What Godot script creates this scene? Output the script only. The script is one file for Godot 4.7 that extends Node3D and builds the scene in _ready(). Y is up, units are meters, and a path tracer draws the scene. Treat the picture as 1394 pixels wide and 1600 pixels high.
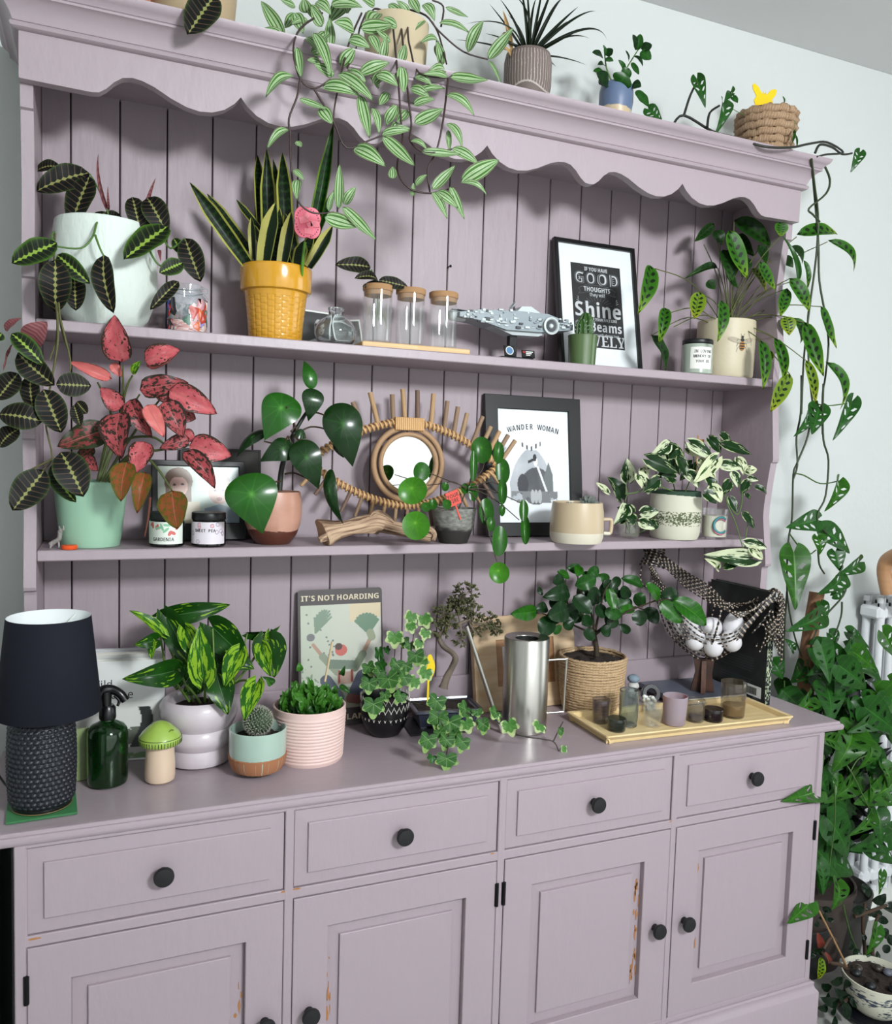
extends Node3D

# ---------------------------------------------------------------- the room and the dresser
var M := {}

func _ready():
	nz.noise_type = FastNoiseLite.TYPE_SIMPLEX_SMOOTH
	nz.frequency = 0.4
	# camera
	var cam := Camera3D.new()
	cam.name = "camera"
	cam.keep_aspect = Camera3D.KEEP_HEIGHT
	cam.fov = 64.5201
	cam.near = 0.05
	cam.position = Vector3(-0.7566, 1.4742, 1.8427)
	cam.rotation = Vector3(-0.0697, -0.4004, 0.0301)
	add_child(cam)
	cam.current = true
	# sky: a bright overcast day outside the windows
	var we := WorldEnvironment.new()
	we.name = "environment"
	var e := Environment.new()
	e.background_mode = Environment.BG_SKY
	var sky := Sky.new()
	var sm_ := ProceduralSkyMaterial.new()
	sm_.sky_top_color = Color(0.78, 0.83, 0.88)
	sm_.sky_horizon_color = Color(0.88, 0.9, 0.92)
	sm_.ground_bottom_color = Color(0.5, 0.5, 0.48)
	sm_.ground_horizon_color = Color(0.75, 0.76, 0.76)
	sm_.sun_angle_max = 0.0
	sky.sky_material = sm_
	e.sky = sky
	e.background_energy_multiplier = 1.0
	e.tonemap_mode = Environment.TONE_MAPPER_LINEAR
	e.tonemap_exposure = 1.08
	e.sdfgi_enabled = true
	e.ssao_enabled = true
	e.ssil_enabled = true
	we.environment = e
	add_child(we)
	# daylight through the windows and an added, unseen garden door for fill
	daylight("window_daylight", Vector3(0.35, 2.38, 2.93), Vector2(0.56, 0.36), Vector3(0.2, 1.6, 0.0), 8.4)
	daylight("added_door_fill", Vector3(0.8, 1.05, 2.93), Vector2(3.6, 1.8), Vector3(0.8, 1.0, 0.0), 2.1)  # fill light added low behind the camera, no such door known
	daylight("side_window_daylight", Vector3(3.72, 1.5, 1.5), Vector2(1.5, 1.7), Vector3(0.0, 1.3, 0.9), 1.7)
	materials()
	room()
	dresser()
	build_left_block()
	build_lamp()
	build_books()
	build_spray()
	build_mushroom()
	build_sign()
	build_wood_frame()
	build_watering_can()
	build_tray()
	build_behind_tray()
	build_egg_basket()
	build_side_books()
	build_mid_shelf()
	build_upper_shelf()
	build_leaf_kit()
	build_white_maranta()
	build_aglaonema()
	build_snake_plant()
	build_top_plants()
	build_calathea()
	build_green_cactus()
	build_peperomia()
	build_pilea()
	build_mug()
	build_marble_pothos()
	build_tube_cutting()
	build_golden_pothos()
	build_small_cactus()
	build_pink_pot()
	build_ivy()
	build_bonsai()
	build_ficus()
	build_monstera()
	build_floor_plants()
	build_right_side()

func daylight(called: String, where: Vector3, size: Vector2, towards: Vector3, energy: float):
	var l := AreaLight3D.new()
	l.name = called
	l.area_size = size
	l.light_energy = energy
	l.light_color = Color(0.97, 0.99, 1.0)
	l.area_range = 12.0
	l.area_attenuation = 2.0
	l.shadow_enabled = true
	add_child(l)
	l.position = where
	l.look_at(towards)

func materials():
	var brush := noise(0.02, 5, 4, 512)
	M.paint = relief(mat(Color(0.605, 0.55, 0.575), 0.42), brush, 0.05, Vector3(3, 1.2, 3))
	M.paint_top = relief(mat(Color(0.605, 0.55, 0.575), 0.3), brush, 0.035, Vector3(1.2, 3, 3))
	M.plank = relief(mat(Color(0.605, 0.55, 0.575), 0.5), brush, 0.05, Vector3(4, 0.8, 4))
	M.gap = mat(Color(0.2, 0.16, 0.17), 0.9)
	M.wood_bare = mat(Color(0.62, 0.42, 0.24), 0.7)
	M.knob = mat(Color(0.035, 0.037, 0.045), 0.5)
	M.hinge = mat(Color(0.06, 0.06, 0.07), 0.4, 0.6)
	M.wall = relief(mat(Color(0.75, 0.765, 0.755), 0.85), noise(0.05, 9, 4, 256), 0.03, Vector3(3, 3, 3))
	M.ceiling = mat(Color(0.82, 0.82, 0.82), 0.9)
	M.floor = mat(Color(0.62, 0.62, 0.6), 0.5)
	M.black = mat(Color(0.045, 0.047, 0.055), 0.45)
	M.white = mat(Color(0.86, 0.87, 0.85), 0.5)
	M.soil = mat(Color(0.14, 0.1, 0.08), 0.95)

func room():
	var x0 := -1.6
	var x1 := 3.8
	var z1 := 2.95
	var h := 2.69
	struct("floor", box(Vector3(x0 - 0.1, -0.1, -0.13), Vector3(x1 + 0.1, 0, z1 + 0.1)), M.floor)
	struct("ceiling", box(Vector3(x0 - 0.1, h, -0.13), Vector3(x1 + 0.1, h + 0.1, z1 + 0.1)), M.ceiling)
	struct("wall_back", box(Vector3(x0, 0, -0.13), Vector3(x1, h, -0.03)), M.wall)
	struct("wall_left", box(Vector3(x0 - 0.1, 0, -0.13), Vector3(x0, h, z1 + 0.1)), M.wall)
	# front wall, behind the photographer: added garden doors, sized for the fill light, and a window under the ceiling
	var fw := Shape.new()
	for q in [[x0, -1.05, 0.0, h], [-1.05, 2.65, 2.0, 2.18], [-1.05, 0.05, 2.18, h], [0.05, 0.65, 2.58, h], [0.65, 2.65, 2.18, h], [2.65, x1, 0.0, h]]:
		fw.merge(box(Vector3(q[0], q[2], z1), Vector3(q[1], q[3], z1 + 0.1), 0))
	struct("wall_front", fw, M.wall)
	struct("window_2", ring(Vector2(0.05, 2.18), Vector2(0.65, 2.58), Vector2(0.07, 2.2), Vector2(0.63, 2.56), z1 + 0.03, z1 + 0.08), M.white)
	for k in 3:
		var dx := -1.05 + 3.7 / 3.0 * k
		struct("door_%d" % (k + 1), ring(Vector2(dx, 0.0), Vector2(dx + 3.7 / 3.0, 2.0), Vector2(dx + 0.04, 0.1), Vector2(dx + 3.7 / 3.0 - 0.04, 1.96), z1 + 0.03, z1 + 0.08), M.white)  # frames of the added doors round the fill light
	opened("wall_right", x1, -0.13, z1 + 0.1, h, 0.75, 2.25, 0.65, 2.35)
	struct("baseboard_back", box(Vector3(x0, 0, -0.03), Vector3(x1, 0.12, -0.012), 0.004), M.white)

# the right wall with one window opening: four solid pieces and a frame
func opened(called: String, d: float, a0: float, a1: float, h: float, w0: float, w1: float, y0: float, y1: float):
	var s := Shape.new()
	for q in [[a0, w0, 0.0, h], [w1, a1, 0.0, h], [w0, w1, 0.0, y0], [w0, w1, y1, h]]:
		s.merge(box(Vector3(d, q[2], q[0]), Vector3(d + 0.1, q[3], q[1]), 0))
	struct(called, s, M.wall)
	var fr := ring(Vector2(w0, y0), Vector2(w1, y1), Vector2(w0 + 0.02, y0 + 0.02), Vector2(w1 - 0.02, y1 - 0.02), 0, 0.05)
	fr.merge(box(Vector3((w0 + w1) / 2 - 0.03, y0, 0), Vector3((w0 + w1) / 2 + 0.03, y1, 0.05)))
	struct("window_1", fr.moved(Transform3D(Basis(Vector3(0, 0, 1), Vector3.UP, Vector3(-1, 0, 0)), Vector3(d + 0.08, 0, 0))), M.white)

func dresser():
	var P := 0.44
	var d := thing("sideboard", "painted mauve sideboard base with four drawers and four panelled doors", "sideboard")
	# worktop
	var wt := moulded([Vector2(-0.014, 0.84), Vector2(-0.0085, 0.8395), Vector2(-0.007, 0.838), Vector2(-0.0065, 0.834), Vector2(-0.003, 0.8335), Vector2(-0.0005, 0.831), Vector2(0, 0.827), Vector2(-0.0005, 0.8225), Vector2(-0.003, 0.819), Vector2(-0.006, 0.8185)], -0.9506, 0.9506, -0.025, 0.4055)
	part("worktop", wt, M.paint_top, d)
	part("side_panel", box(Vector3(-0.8912, 0.02, -0.02), Vector3(-0.872, 0.8185, 0.3995)), M.paint, d)
	part("side_panel", box(Vector3(0.872, 0.02, -0.02), Vector3(0.8912, 0.8185, 0.3995)), M.paint, d)
	part("back_panel", box(Vector3(-0.872, 0.05, -0.02), Vector3(0.872, 0.8, -0.01)), M.gap, d)
	part("inner_panel", box(Vector3(-0.872, 0.15, 0.372), Vector3(0.872, 0.815, 0.377)), M.gap, d)
	var zf := 0.402
	for x in [[-0.8912, -0.8737], [-0.4483, -0.4317], [-0.0083, 0.0083], [0.4317, 0.4472], [0.8737, 0.8912]]:
		part("stile", box(Vector3(x[0], 0.165, 0.377), Vector3(x[1], 0.8185, zf)), M.paint, d)
	for y in [[0.812, 0.8185], [0.6436, 0.6624], [0.165, 0.187]]:
		part("rail", box(Vector3(-0.88, y[0], 0.377), Vector3(0.88, y[1], zf - 0.0004)), M.paint, d)
	part("plinth", moulded([Vector2(0.006, 0.176), Vector2(0.01, 0.173), Vector2(0.009, 0.167), Vector2(0.011, 0.16), Vector2(0.016, 0.154), Vector2(0.018, 0.15), Vector2(0.018, 0.0)], -0.89, 0.89, -0.02, 0.4), M.paint, d)
	var cells := [[-0.8724, -0.4496], [-0.4304, -0.0096], [0.0096, 0.4304], [0.4486, 0.8724]]
	for i in 4:
		var a: float = cells[i][0]
		var b: float = cells[i][1]
		var dr := part("drawer", fielded(a, b, 0.6641, 0.8104, 0.0255, zf - 0.02, zf - 0.0045, zf + 0.001), M.paint, d)
		knob(dr, Vector3((a + b) / 2.0, 0.7372, zf))
		var o0 := Vector2(a, 0.1888)
		var o1 := Vector2(b, 0.6418)
		var i0 := o0 + Vector2(0.066, 0.068)
		var i1 := o1 - Vector2(0.068, 0.064)
		var dm := part("door", ring(o0, o1, i0, i1, zf - 0.02, zf + 0.001), M.paint, d)
		var pn := part("panel", fielded(i0.x, i1.x, i0.y, i1.y, 0.026, zf - 0.016, zf - 0.013, zf - 0.006), M.paint, dm)
		var hinge_left := i % 2 == 0
		var kx := b - 0.032 if hinge_left else a + 0.032
		knob(dm, Vector3(kx, 0.418, zf))
		for y in [0.262, 0.572]:
			var hx := a - 0.0015 if hinge_left else b + 0.0015
			var hg := tube([Vector3(hx, y - 0.024, zf + 0.002), Vector3(hx, y + 0.024, zf + 0.002)], 0.0042, 0.0042, 10)
			hg.merge(box(Vector3(hx - 0.0045, y - 0.024, zf - 0.001), Vector3(hx + 0.0045, y + 0.024, zf + 0.0022), 0.0004))
			part("hinge", hg, M.hinge, dm)
		# paint worn through to the wood along the panel's edges
		var rr := RandomNumberGenerator.new()
		rr.seed = 11 + i
		var ex := i1.x - 0.004 if hinge_left else i0.x + 0.006
		var lots: int = [7, 9, 26, 12][i]
		for k in lots:
			var wy := rr.randf_range(0.29, 0.53) if i != 3 else rr.randf_range(0.28, 0.55)
			var wx := ex + rr.randf_range(-0.012, 0.003) if hinge_left else ex + rr.randf_range(-0.004, 0.008)
			var hh := rr.randf_range(0.004, 0.022)
			var ww := rr.randf_range(0.0008, 0.004)
			var pg := PackedVector2Array()
			for q in 9:
				var th := TAU * q / 9
				var j := rr.randf_range(0.5, 1.0)
				pg.append(Vector2(wx + cos(th) * ww * j, wy + sin(th) * hh * j))
			part("worn_patch", slab(pg, zf - 0.0125, zf - 0.0118), M.wood_bare, pn)
	for e in [[-0.862, 0.6575, 0.014, 0.0022], [-0.4485, 0.6605, 0.008, 0.0018], [-0.425, 0.6612, 0.009, 0.0016], [-0.02, 0.6608, 0.006, 0.0018], [0.43, 0.66, 0.005, 0.0016]]:
		var cg := PackedVector2Array()
		for q in 9:
			cg.append(Vector2(e[0] + cos(TAU * q / 9) * e[2] * (0.6 + 0.4 * hash2(q, e[0])), e[1] + sin(TAU * q / 9) * e[3] * (0.6 + 0.4 * hash2(q, e[1]))))
		part("worn_patch", slab(cg, zf - 0.001, zf - 0.0001), M.wood_bare, d)
	rack()

func build_left_block():
	var c := thing("added_black_block", "added plain black cabinet close against the sideboard's left end", "block", Vector3(-1.27, 0, 0.15))  # added black box with two front panels; what stands here is unknown
	part("body", box(Vector3(-0.3, 0.0, -0.17), Vector3(0.335, 0.8, 0.2), 0.003), M.black, c)
	part("door", box(Vector3(-0.29, 0.06, 0.2), Vector3(0.018, 0.79, 0.216), 0.002), M.black, c)  # front panels of the added box
	part("door", box(Vector3(0.022, 0.06, 0.2), Vector3(0.325, 0.79, 0.216), 0.002), M.black, c)

func knob(parent: Node3D, p: Vector3):
	var k := lathe([Vector2(0.0, 0.0), Vector2(0.0085, 0.0), Vector2(0.0085, 0.004), Vector2(0.0065, 0.009), Vector2(0.0075, 0.014), Vector2(0.0155, 0.0165), Vector2(0.0172, 0.019), Vector2(0.0172, 0.023), Vector2(0.0155, 0.0256), Vector2(0.008, 0.0264), Vector2(0.0, 0.0266)], 32, 50)
	var o := part("knob", k, M.knob, parent, "round matt black knob")
	o.transform = Transform3D(Basis(Vector3.RIGHT, PI / 2), p)

# a raised and fielded panel: flat edge at z1, sloped border, raised field at z2
func fielded(x0: float, x1: float, y0: float, y1: float, inset: float, z0: float, z1: float, z2: float) -> Shape:
	var s := Shape.new()
	var loops := []
	for e in [[0.0, z0], [0.0, z1 - 0.0008], [0.0008, z1], [inset - 0.0004, z1 + 0.0008], [inset, z2 - 0.0006], [inset + 0.0008, z2]]:
		var k: float = e[0]
		loops.append([Vector3(x0 + k, y0 + k, e[1]), Vector3(x1 - k, y0 + k, e[1]), Vector3(x1 - k, y1 - k, e[1]), Vector3(x0 + k, y1 - k, e[1])])
	for l in 5:
		for i in 4:
			var j := (i + 1) % 4
			var g: Vector3 = (loops[l][j] - loops[l][i]).cross(loops[l + 1][i] - loops[l][i]).normalized()
			var mid: Vector3 = (loops[l][i] + loops[l][j]) / 2.0 - Vector3((x0 + x1) / 2, (y0 + y1) / 2, z0 - 0.02)
			s.face([loops[l][i], loops[l][j], loops[l + 1][j], loops[l + 1][i]], g if g.dot(mid) > 0 else -g)
	s.face(loops[5], Vector3(0, 0, 1))
	return s

func rack():
	var r := thing("dresser_rack", "painted mauve dresser rack with scalloped frieze and tongue-and-groove back standing on the sideboard", "shelving", Vector3(0, 0.84, 0))
	var o := -0.84
	# side panels with a shaped front edge
	var pr := [[2.25, 0.2], [2.0595, 0.2], [2.057, 0.193], [2.02, 0.187], [1.95, 0.179], [1.915, 0.1775], [1.86, 0.184], [1.80, 0.193], [1.77, 0.195], [1.7675, 0.186], [1.71, 0.184], [1.64, 0.187], [1.55, 0.195], [1.49, 0.2005], [1.482, 0.199], [1.479, 0.193], [1.4738, 0.1925], [1.4345, 0.1865], [1.3657, 0.1781], [1.3364, 0.1772], [1.2804, 0.1847], [1.2298, 0.1931], [1.21, 0.195], [1.2035, 0.193], [1.201, 0.184], [1.194, 0.182], [1.15, 0.181], [1.05, 0.188], [0.95, 0.2], [0.84, 0.203]]
	var pg := PackedVector2Array([Vector2(-0.026, 2.25 + o)])
	for e in pr:
		pg.append(Vector2(e[1], e[0] + o))
	pg.append(Vector2(-0.026, 0.84 + o))
	var sp := slab(pg, -0.0104, 0.0104, 12.0)
	for sx in [-1.0, 1.0]:
		var m := part("side_panel", sp, M.paint, r)
		m.transform = Transform3D(Basis(Vector3(0, 0, 1), Vector3.UP, Vector3(-1, 0, 0)), Vector3(sx * 0.8812, 0, 0))
	# tongue-and-groove boards
	part("backing", box(Vector3(-0.872, 0.0, -0.024), Vector3(0.872, 1.4, -0.012)), M.gap, r)
	for k in 20:
		var a := maxf(-0.9098 + k * 0.0918 + 0.0013, -0.8706)
		var b := minf(-0.9098 + (k + 1) * 0.0918 - 0.0013, 0.8706)
		part("board", box(Vector3(a, 0.0, -0.012), Vector3(b, 1.4, 0.0), 0.0016), M.plank, r)
	part("bottom_rail", box(Vector3(-0.8706, 0.0, 0.0), Vector3(0.8706, 0.083, 0.012), 0.003), M.paint, r)
	for y in [1.6994, 1.2762]:
		part("shelf", box(Vector3(-0.8706, y - 0.0202 + o, 0.0), Vector3(0.8706, y + o, 0.1837), 0.002), M.paint, r)
	# scalloped frieze: three ogee units
	var half := [[0.0, 2.1386], [0.012, 2.124], [0.03, 2.11], [0.052, 2.101], [0.075, 2.0985], [0.098, 2.102], [0.125, 2.112], [0.155, 2.127], [0.175, 2.1335], [0.192, 2.1355], [0.208, 2.132], [0.222, 2.122], [0.235, 2.108], [0.247, 2.0995], [0.2589, 2.0975]]
	var low := []
	for u in [-1, 0, 1]:
		var cx: float = u * 0.5177
		for i in range(half.size() - 1, 0, -1):
			low.append(Vector2(cx - half[i][0], half[i][1] + o))
		for i in half.size():
			low.append(Vector2(cx + half[i][0], half[i][1] + o))
	var fp := PackedVector2Array([Vector2(-0.8916, 2.2 + o), Vector2(-0.8916, 2.0995 + o), Vector2(-0.84, 2.0985 + o)])
	fp.append_array(PackedVector2Array(low))
	fp.append_array(PackedVector2Array([Vector2(0.84, 2.0985 + o), Vector2(0.8916, 2.0995 + o), Vector2(0.8916, 2.2 + o)]))
	part("frieze", slab(fp, 0.201, 0.2213, 35.0), M.paint, r)
	part("top_board", box(Vector3(-0.8706, 2.2 + o, 0.0), Vector3(0.8706, 2.22 + o, 0.201)), M.paint, r)
	var cp := []
	for e in [[0.0, 2.178], [0.007, 2.1785], [0.0115, 2.181], [0.0135, 2.185], [0.0115, 2.1885], [0.007, 2.1905], [0.0085, 2.191], [0.0105, 2.196], [0.0135, 2.203], [0.0185, 2.211], [0.026, 2.2185], [0.032, 2.222], [0.034, 2.2225], [0.034, 2.2265], [0.0325, 2.2275], [0.0345, 2.2285], [0.0375, 2.2335], [0.0425, 2.2375], [0.0455, 2.2395], [0.0475, 2.243], [0.049, 2.2455], [0.05, 2.25]]:
		cp.append(Vector2(e[0], e[1] + o))
	part("cornice", moulded(cp, -0.8916, 0.8916, -0.012, 0.2213, 32.0), M.paint, r)

# ---------------------------------------------------------------- things on the worktop
func pot(called: String, label: String, where: Vector3, pr: Array, m: Material, group := "", inner := 0.004, depth := 0.02, seg := 44, ripple = null) -> Node3D:
	var p := thing(called, label, "potted plant", where, 0.0, group)
	var full := [Vector2(0, pr[0].y)]
	full.append_array(pr)
	var top: Vector2 = pr[-1]
	full.append(Vector2(top.x - inner * 0.35, top.y + inner * 0.3))
	full.append(Vector2(top.x - inner * 0.8, top.y + inner * 0.1))
	full.append(Vector2(top.x - inner, top.y - inner * 0.5))
	full.append(Vector2(top.x - inner - 0.002, top.y - depth - 0.004))
	part("pot", lathe(full, seg, 40.0, ripple), m, p)
	earth(p, top.y - depth, top.x - inner - 0.001)
	return p

func build_lamp():
	var p := Vector3(-0.8553, 0.8408, 0.3073)
	var l := thing("table_lamp", "table lamp with black dimpled ceramic base and tapered black fabric shade", "lamp", p + Vector3(0, 0.0042, 0))
	var body := func(u: float, v: float) -> Vector3:
		var th := u * TAU
		var y := 0.008 + v * 0.148
		var r := 0.0505 + 0.003 * sin(v * PI) - 0.004 * sm(0.93, 1.0, v) - 0.004 * sm(0.06, 0.0, v)
		var row := v * 18.0
		var a := u * 32.0 + 0.5 * fmod(floor(row), 2.0)
		var d := Vector2(fposmod(a, 1.0) - 0.5, fposmod(row, 1.0) - 0.5).length()
		r += 0.0027 * sqrt(maxf(0.0, 1.0 - d * d / 0.2))
		return Vector3(sin(th) * r, y, cos(th) * r)
	var bk := relief(mat(Color(0.085, 0.095, 0.125), 0.36), noise(0.1, 3), 0.01, Vector3(9, 9, 9))
	part("base", surf(body, 224, 126), bk, l)
	part("collar", lathe([Vector2(0.0, 0.156), Vector2(0.047, 0.156), Vector2(0.046, 0.166), Vector2(0.04, 0.17), Vector2(0.012, 0.172), Vector2(0.012, 0.2), Vector2(0, 0.2)]), mat(Color(0.03, 0.03, 0.035), 0.3), l)
	part("foot", lathe([Vector2(0, 0.0), Vector2(0.046, 0.0), Vector2(0.0475, 0.002), Vector2(0.0475, 0.008), Vector2(0, 0.008)]), mat(Color(0.03, 0.03, 0.035), 0.4), l)
	part("rim_line", lathe([Vector2(0.0476, 0.0015), Vector2(0.0482, 0.0022), Vector2(0.0476, 0.003)]), mat(Color(0.45, 0.38, 0.22), 0.4), l)
	var tilt := Transform3D(Basis(Vector3(0, 0, 1), 0.0), Vector3(0.012, 0.165, 0.0))
	var cloth := relief(mat(Color(0.1, 0.105, 0.14), 0.8), noise(0.35, 8, 2, 256), 0.01, Vector3(14, 14, 14))
	cloth.metallic_specular = 0.25
	var sh := part("shade", lathe([Vector2(0.0838, 0.0), Vector2(0.0846, 0.001), Vector2(0.0672, 0.166), Vector2(0.0664, 0.167)], 64, 60), cloth, l)
	sh.transform = tilt
	var li := part("shade_lining", lathe([Vector2(0.0655, 0.167), Vector2(0.0664, 0.1672), Vector2(0.0655, 0.1668), Vector2(0.0829, 0.0003)], 64, 80), mat(Color(0.86, 0.88, 0.88), 0.7), l, "white shade lining")
	li.transform = tilt
	var spider := Shape.new()
	for k in 3:
		var th := TAU * k / 3.0 + 0.4
		spider.merge(tube([Vector3(0.012 * sin(th), 0.13, 0.012 * cos(th)), Vector3(0.066 * sin(th), 0.158, 0.066 * cos(th))], 0.0012))
	spider.merge(tube([Vector3(0, 0.03, 0), Vector3(0, 0.13, 0)], 0.012, 0.012, 16))
	var so := part("fitting", spider, M.white, l)
	so.transform = tilt
	part("bulb", lathe([Vector2(0, 0.2), Vector2(0.013, 0.2), Vector2(0.014, 0.215), Vector2(0.026, 0.24), Vector2(0.028, 0.258), Vector2(0.02, 0.278), Vector2(0.0, 0.285)], 24), mat(Color(0.9, 0.9, 0.88), 0.2), l)
	stem(l, M.black, [[-905, 870, 290], [-930, 900, 260], [-935, 960, 225], [-930, 1000, 230]], 0.002, 0.002, "cord")
	var c := thing("coaster", "green square coaster under the black lamp", "coaster", Vector3(p.x, 0.8408, p.z), 0.06)
	part("plate", box(Vector3(-0.054, 0, -0.054), Vector3(0.054, 0.003, 0.054), 0.0008), mat(Color(0.2, 0.42, 0.26), 0.5), c, "green coaster body")
	part("edge", box(Vector3(-0.0545, 0.003, -0.0545), Vector3(0.0545, 0.0042, 0.0545), 0.0004), mat(Color(0.22, 0.46, 0.28), 0.6), c)

func build_books():
	# thin books on end behind the lamp
	var cols := [Color(0.83, 0.84, 0.83), Color(0.78, 0.78, 0.76), Color(0.8, 0.77, 0.72), Color(0.74, 0.76, 0.79)]
	var labels := ["white paperback standing front of the row behind the lamp, printed Wild at Home", "second pale paperback standing upright directly behind the one with printed cover", "third cream paperback from the front, upright behind the black lamp", "rearmost bluish paperback upright against the boards behind the black lamp"]
	for k in 4:
		var at0 := Vector3(-0.726, 0.8408, 0.118 - k * 0.024)
		var bk := thing("paperback", labels[k], "book", at0, -0.1, "paperbacks on end behind the lamp")
		var w := 0.17
		var h: float = [0.205, 0.212, 0.208, 0.21][k]
		var ci := mat(cols[k], 0.45)
		part("cover", box(Vector3(-w / 2, 0, 0.007), Vector3(w / 2, h, 0.0085), 0.0004), ci, bk)
		part("back_cover", box(Vector3(-w / 2, 0, -0.0095), Vector3(w / 2, h, -0.008), 0.0004), ci, bk)
		part("spine", box(Vector3(-w / 2 - 0.001, 0, -0.0095), Vector3(-w / 2, h, 0.0085), 0.0003), ci, bk)
		var pg := Shape.new()
		for q in 9:
			var z := -0.0078 + q * 0.00165
			pg.merge(box(Vector3(-w / 2, 0.001, z), Vector3(w / 2 - 0.002 - 0.001 * (q % 2), h - 0.002 - 0.0014 * ((q * 2) % 3), z + 0.0014), 0.0002))
		part("pages", pg, mat(Color(0.86, 0.85, 0.8), 0.8), bk)
		if k == 0:
			var ink := mat(Color(0.16, 0.17, 0.16), 0.6)
			words("Wild", 0.0155, ink, bk, at(Vector3(-0.034, 0.158, 0.0083)))
			words("at Home", 0.0155, ink, bk, at(Vector3(-0.016, 0.136, 0.0083)))
			var art := painted(64, 96, func(u, v):
				var c := Color(0.82, 0.82, 0.8)
				var g := nn(u, v, 0.05, 3)
				if v > 0.45 and g > 0.05: c = Color(0.35, 0.38, 0.33)
				if absf(u - 0.8 - 0.08 * sin(v * 5.0)) < 0.07 and v > 0.1 and v < 0.85: c = Color(0.16, 0.18, 0.17)
				if v > 0.8: c = Color(0.6, 0.6, 0.58)
				if v > 0.9 and g > -0.1: c = Color(0.4, 0.5, 0.36)
				return c)
			var am := mat(Color.WHITE, 0.45)
			am.albedo_texture = art
			part("cover_print", slab(PackedVector2Array([Vector2(-0.083, 0.004), Vector2(0.07, 0.004), Vector2(0.07, 0.122), Vector2(-0.083, 0.122)]), 0.0085, 0.0088), am, bk)
	var mg := thing("booklet", "slim yellowish green booklet standing between the lamp base and green spray bottle", "book", Vector3(-0.765, 0.8408, 0.2), 0.12)
	part("cover", box(Vector3(-0.06, 0, -0.003), Vector3(0.045, 0.1, 0.003), 0.0008), mat(Color(0.5, 0.56, 0.38), 0.5), mg)
	part("pages", box(Vector3(-0.059, 0.001, -0.002), Vector3(0.0458, 0.0995, 0.002), 0.0003), mat(Color(0.85, 0.84, 0.78), 0.8), mg)
	words("the i", 0.012, mat(Color(0.3, 0.36, 0.2), 0.6), mg, at(Vector3(0.02, 0.03, 0.0029)))

func build_spray():
	var p := Vector3(-0.7497, 0.8408, 0.2337)
	var s := thing("spray_bottle", "dark green spray bottle with black trigger head standing beside the lamp", "bottle", p)
	var g := glass(Color(0.25, 0.52, 0.26), 0.03, 0.03)
	g.refraction_enabled = true
	g.refraction_scale = 0.05
	var o := [Vector2(0, 0.0), Vector2(0.03, 0.0), Vector2(0.0345, 0.003), Vector2(0.0362, 0.009), Vector2(0.0362, 0.094), Vector2(0.0345, 0.104), Vector2(0.029, 0.112), Vector2(0.019, 0.117), Vector2(0.0125, 0.121), Vector2(0.0118, 0.13)]
	var i := [Vector2(0.0105, 0.13), Vector2(0.0112, 0.1215), Vector2(0.018, 0.1155), Vector2(0.0275, 0.1105), Vector2(0.0328, 0.103), Vector2(0.0345, 0.094), Vector2(0.0345, 0.01), Vector2(0.033, 0.0045), Vector2(0.0, 0.003)]
	var full := o.duplicate()
	full.append_array(i)
	part("body", lathe(full, 48, 40), g, s)
	var wt := glass(Color(0.55, 0.85, 0.5), 0.03, 0.02)
	wt.refraction_enabled = true
	wt.refraction_scale = 0.033
	part("water", lathe([Vector2(0, 0.0035), Vector2(0.0325, 0.005), Vector2(0.0341, 0.0105), Vector2(0.0341, 0.062), Vector2(0.0, 0.062)], 40), wt, s)
	var bk := mat(Color(0.02, 0.02, 0.023), 0.28)
	part("collar", lathe([Vector2(0, 0.124), Vector2(0.0145, 0.124), Vector2(0.015, 0.128), Vector2(0.0145, 0.145), Vector2(0.011, 0.15), Vector2(0.0, 0.15)], 36), bk, s)
	part("dip_tube", tube([Vector3(0, 0.008, 0), Vector3(0, 0.125, 0)], 0.0022), glass(Color(0.7, 0.8, 0.7), 0.3, 0.1), s)
	var hd := tube(smooth([Vector3(-0.016, 0.172, 0), Vector3(-0.006, 0.179, 0), Vector3(0.008, 0.178, 0.0), Vector3(0.022, 0.17, 0.004), Vector3(0.031, 0.157, 0.006)], 5), 0.0095, 0.0075, 14)
	hd.merge(tube([Vector3(-0.002, 0.148, 0), Vector3(-0.003, 0.176, 0)], 0.009, 0.0105, 14))
	part("trigger_head", hd, bk, s)
	part("trigger", tube(smooth([Vector3(0.012, 0.168, 0.003), Vector3(0.02, 0.158, 0.005), Vector3(0.017, 0.148, 0.006)], 4), 0.0035, 0.0025, 8), bk, s)

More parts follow.
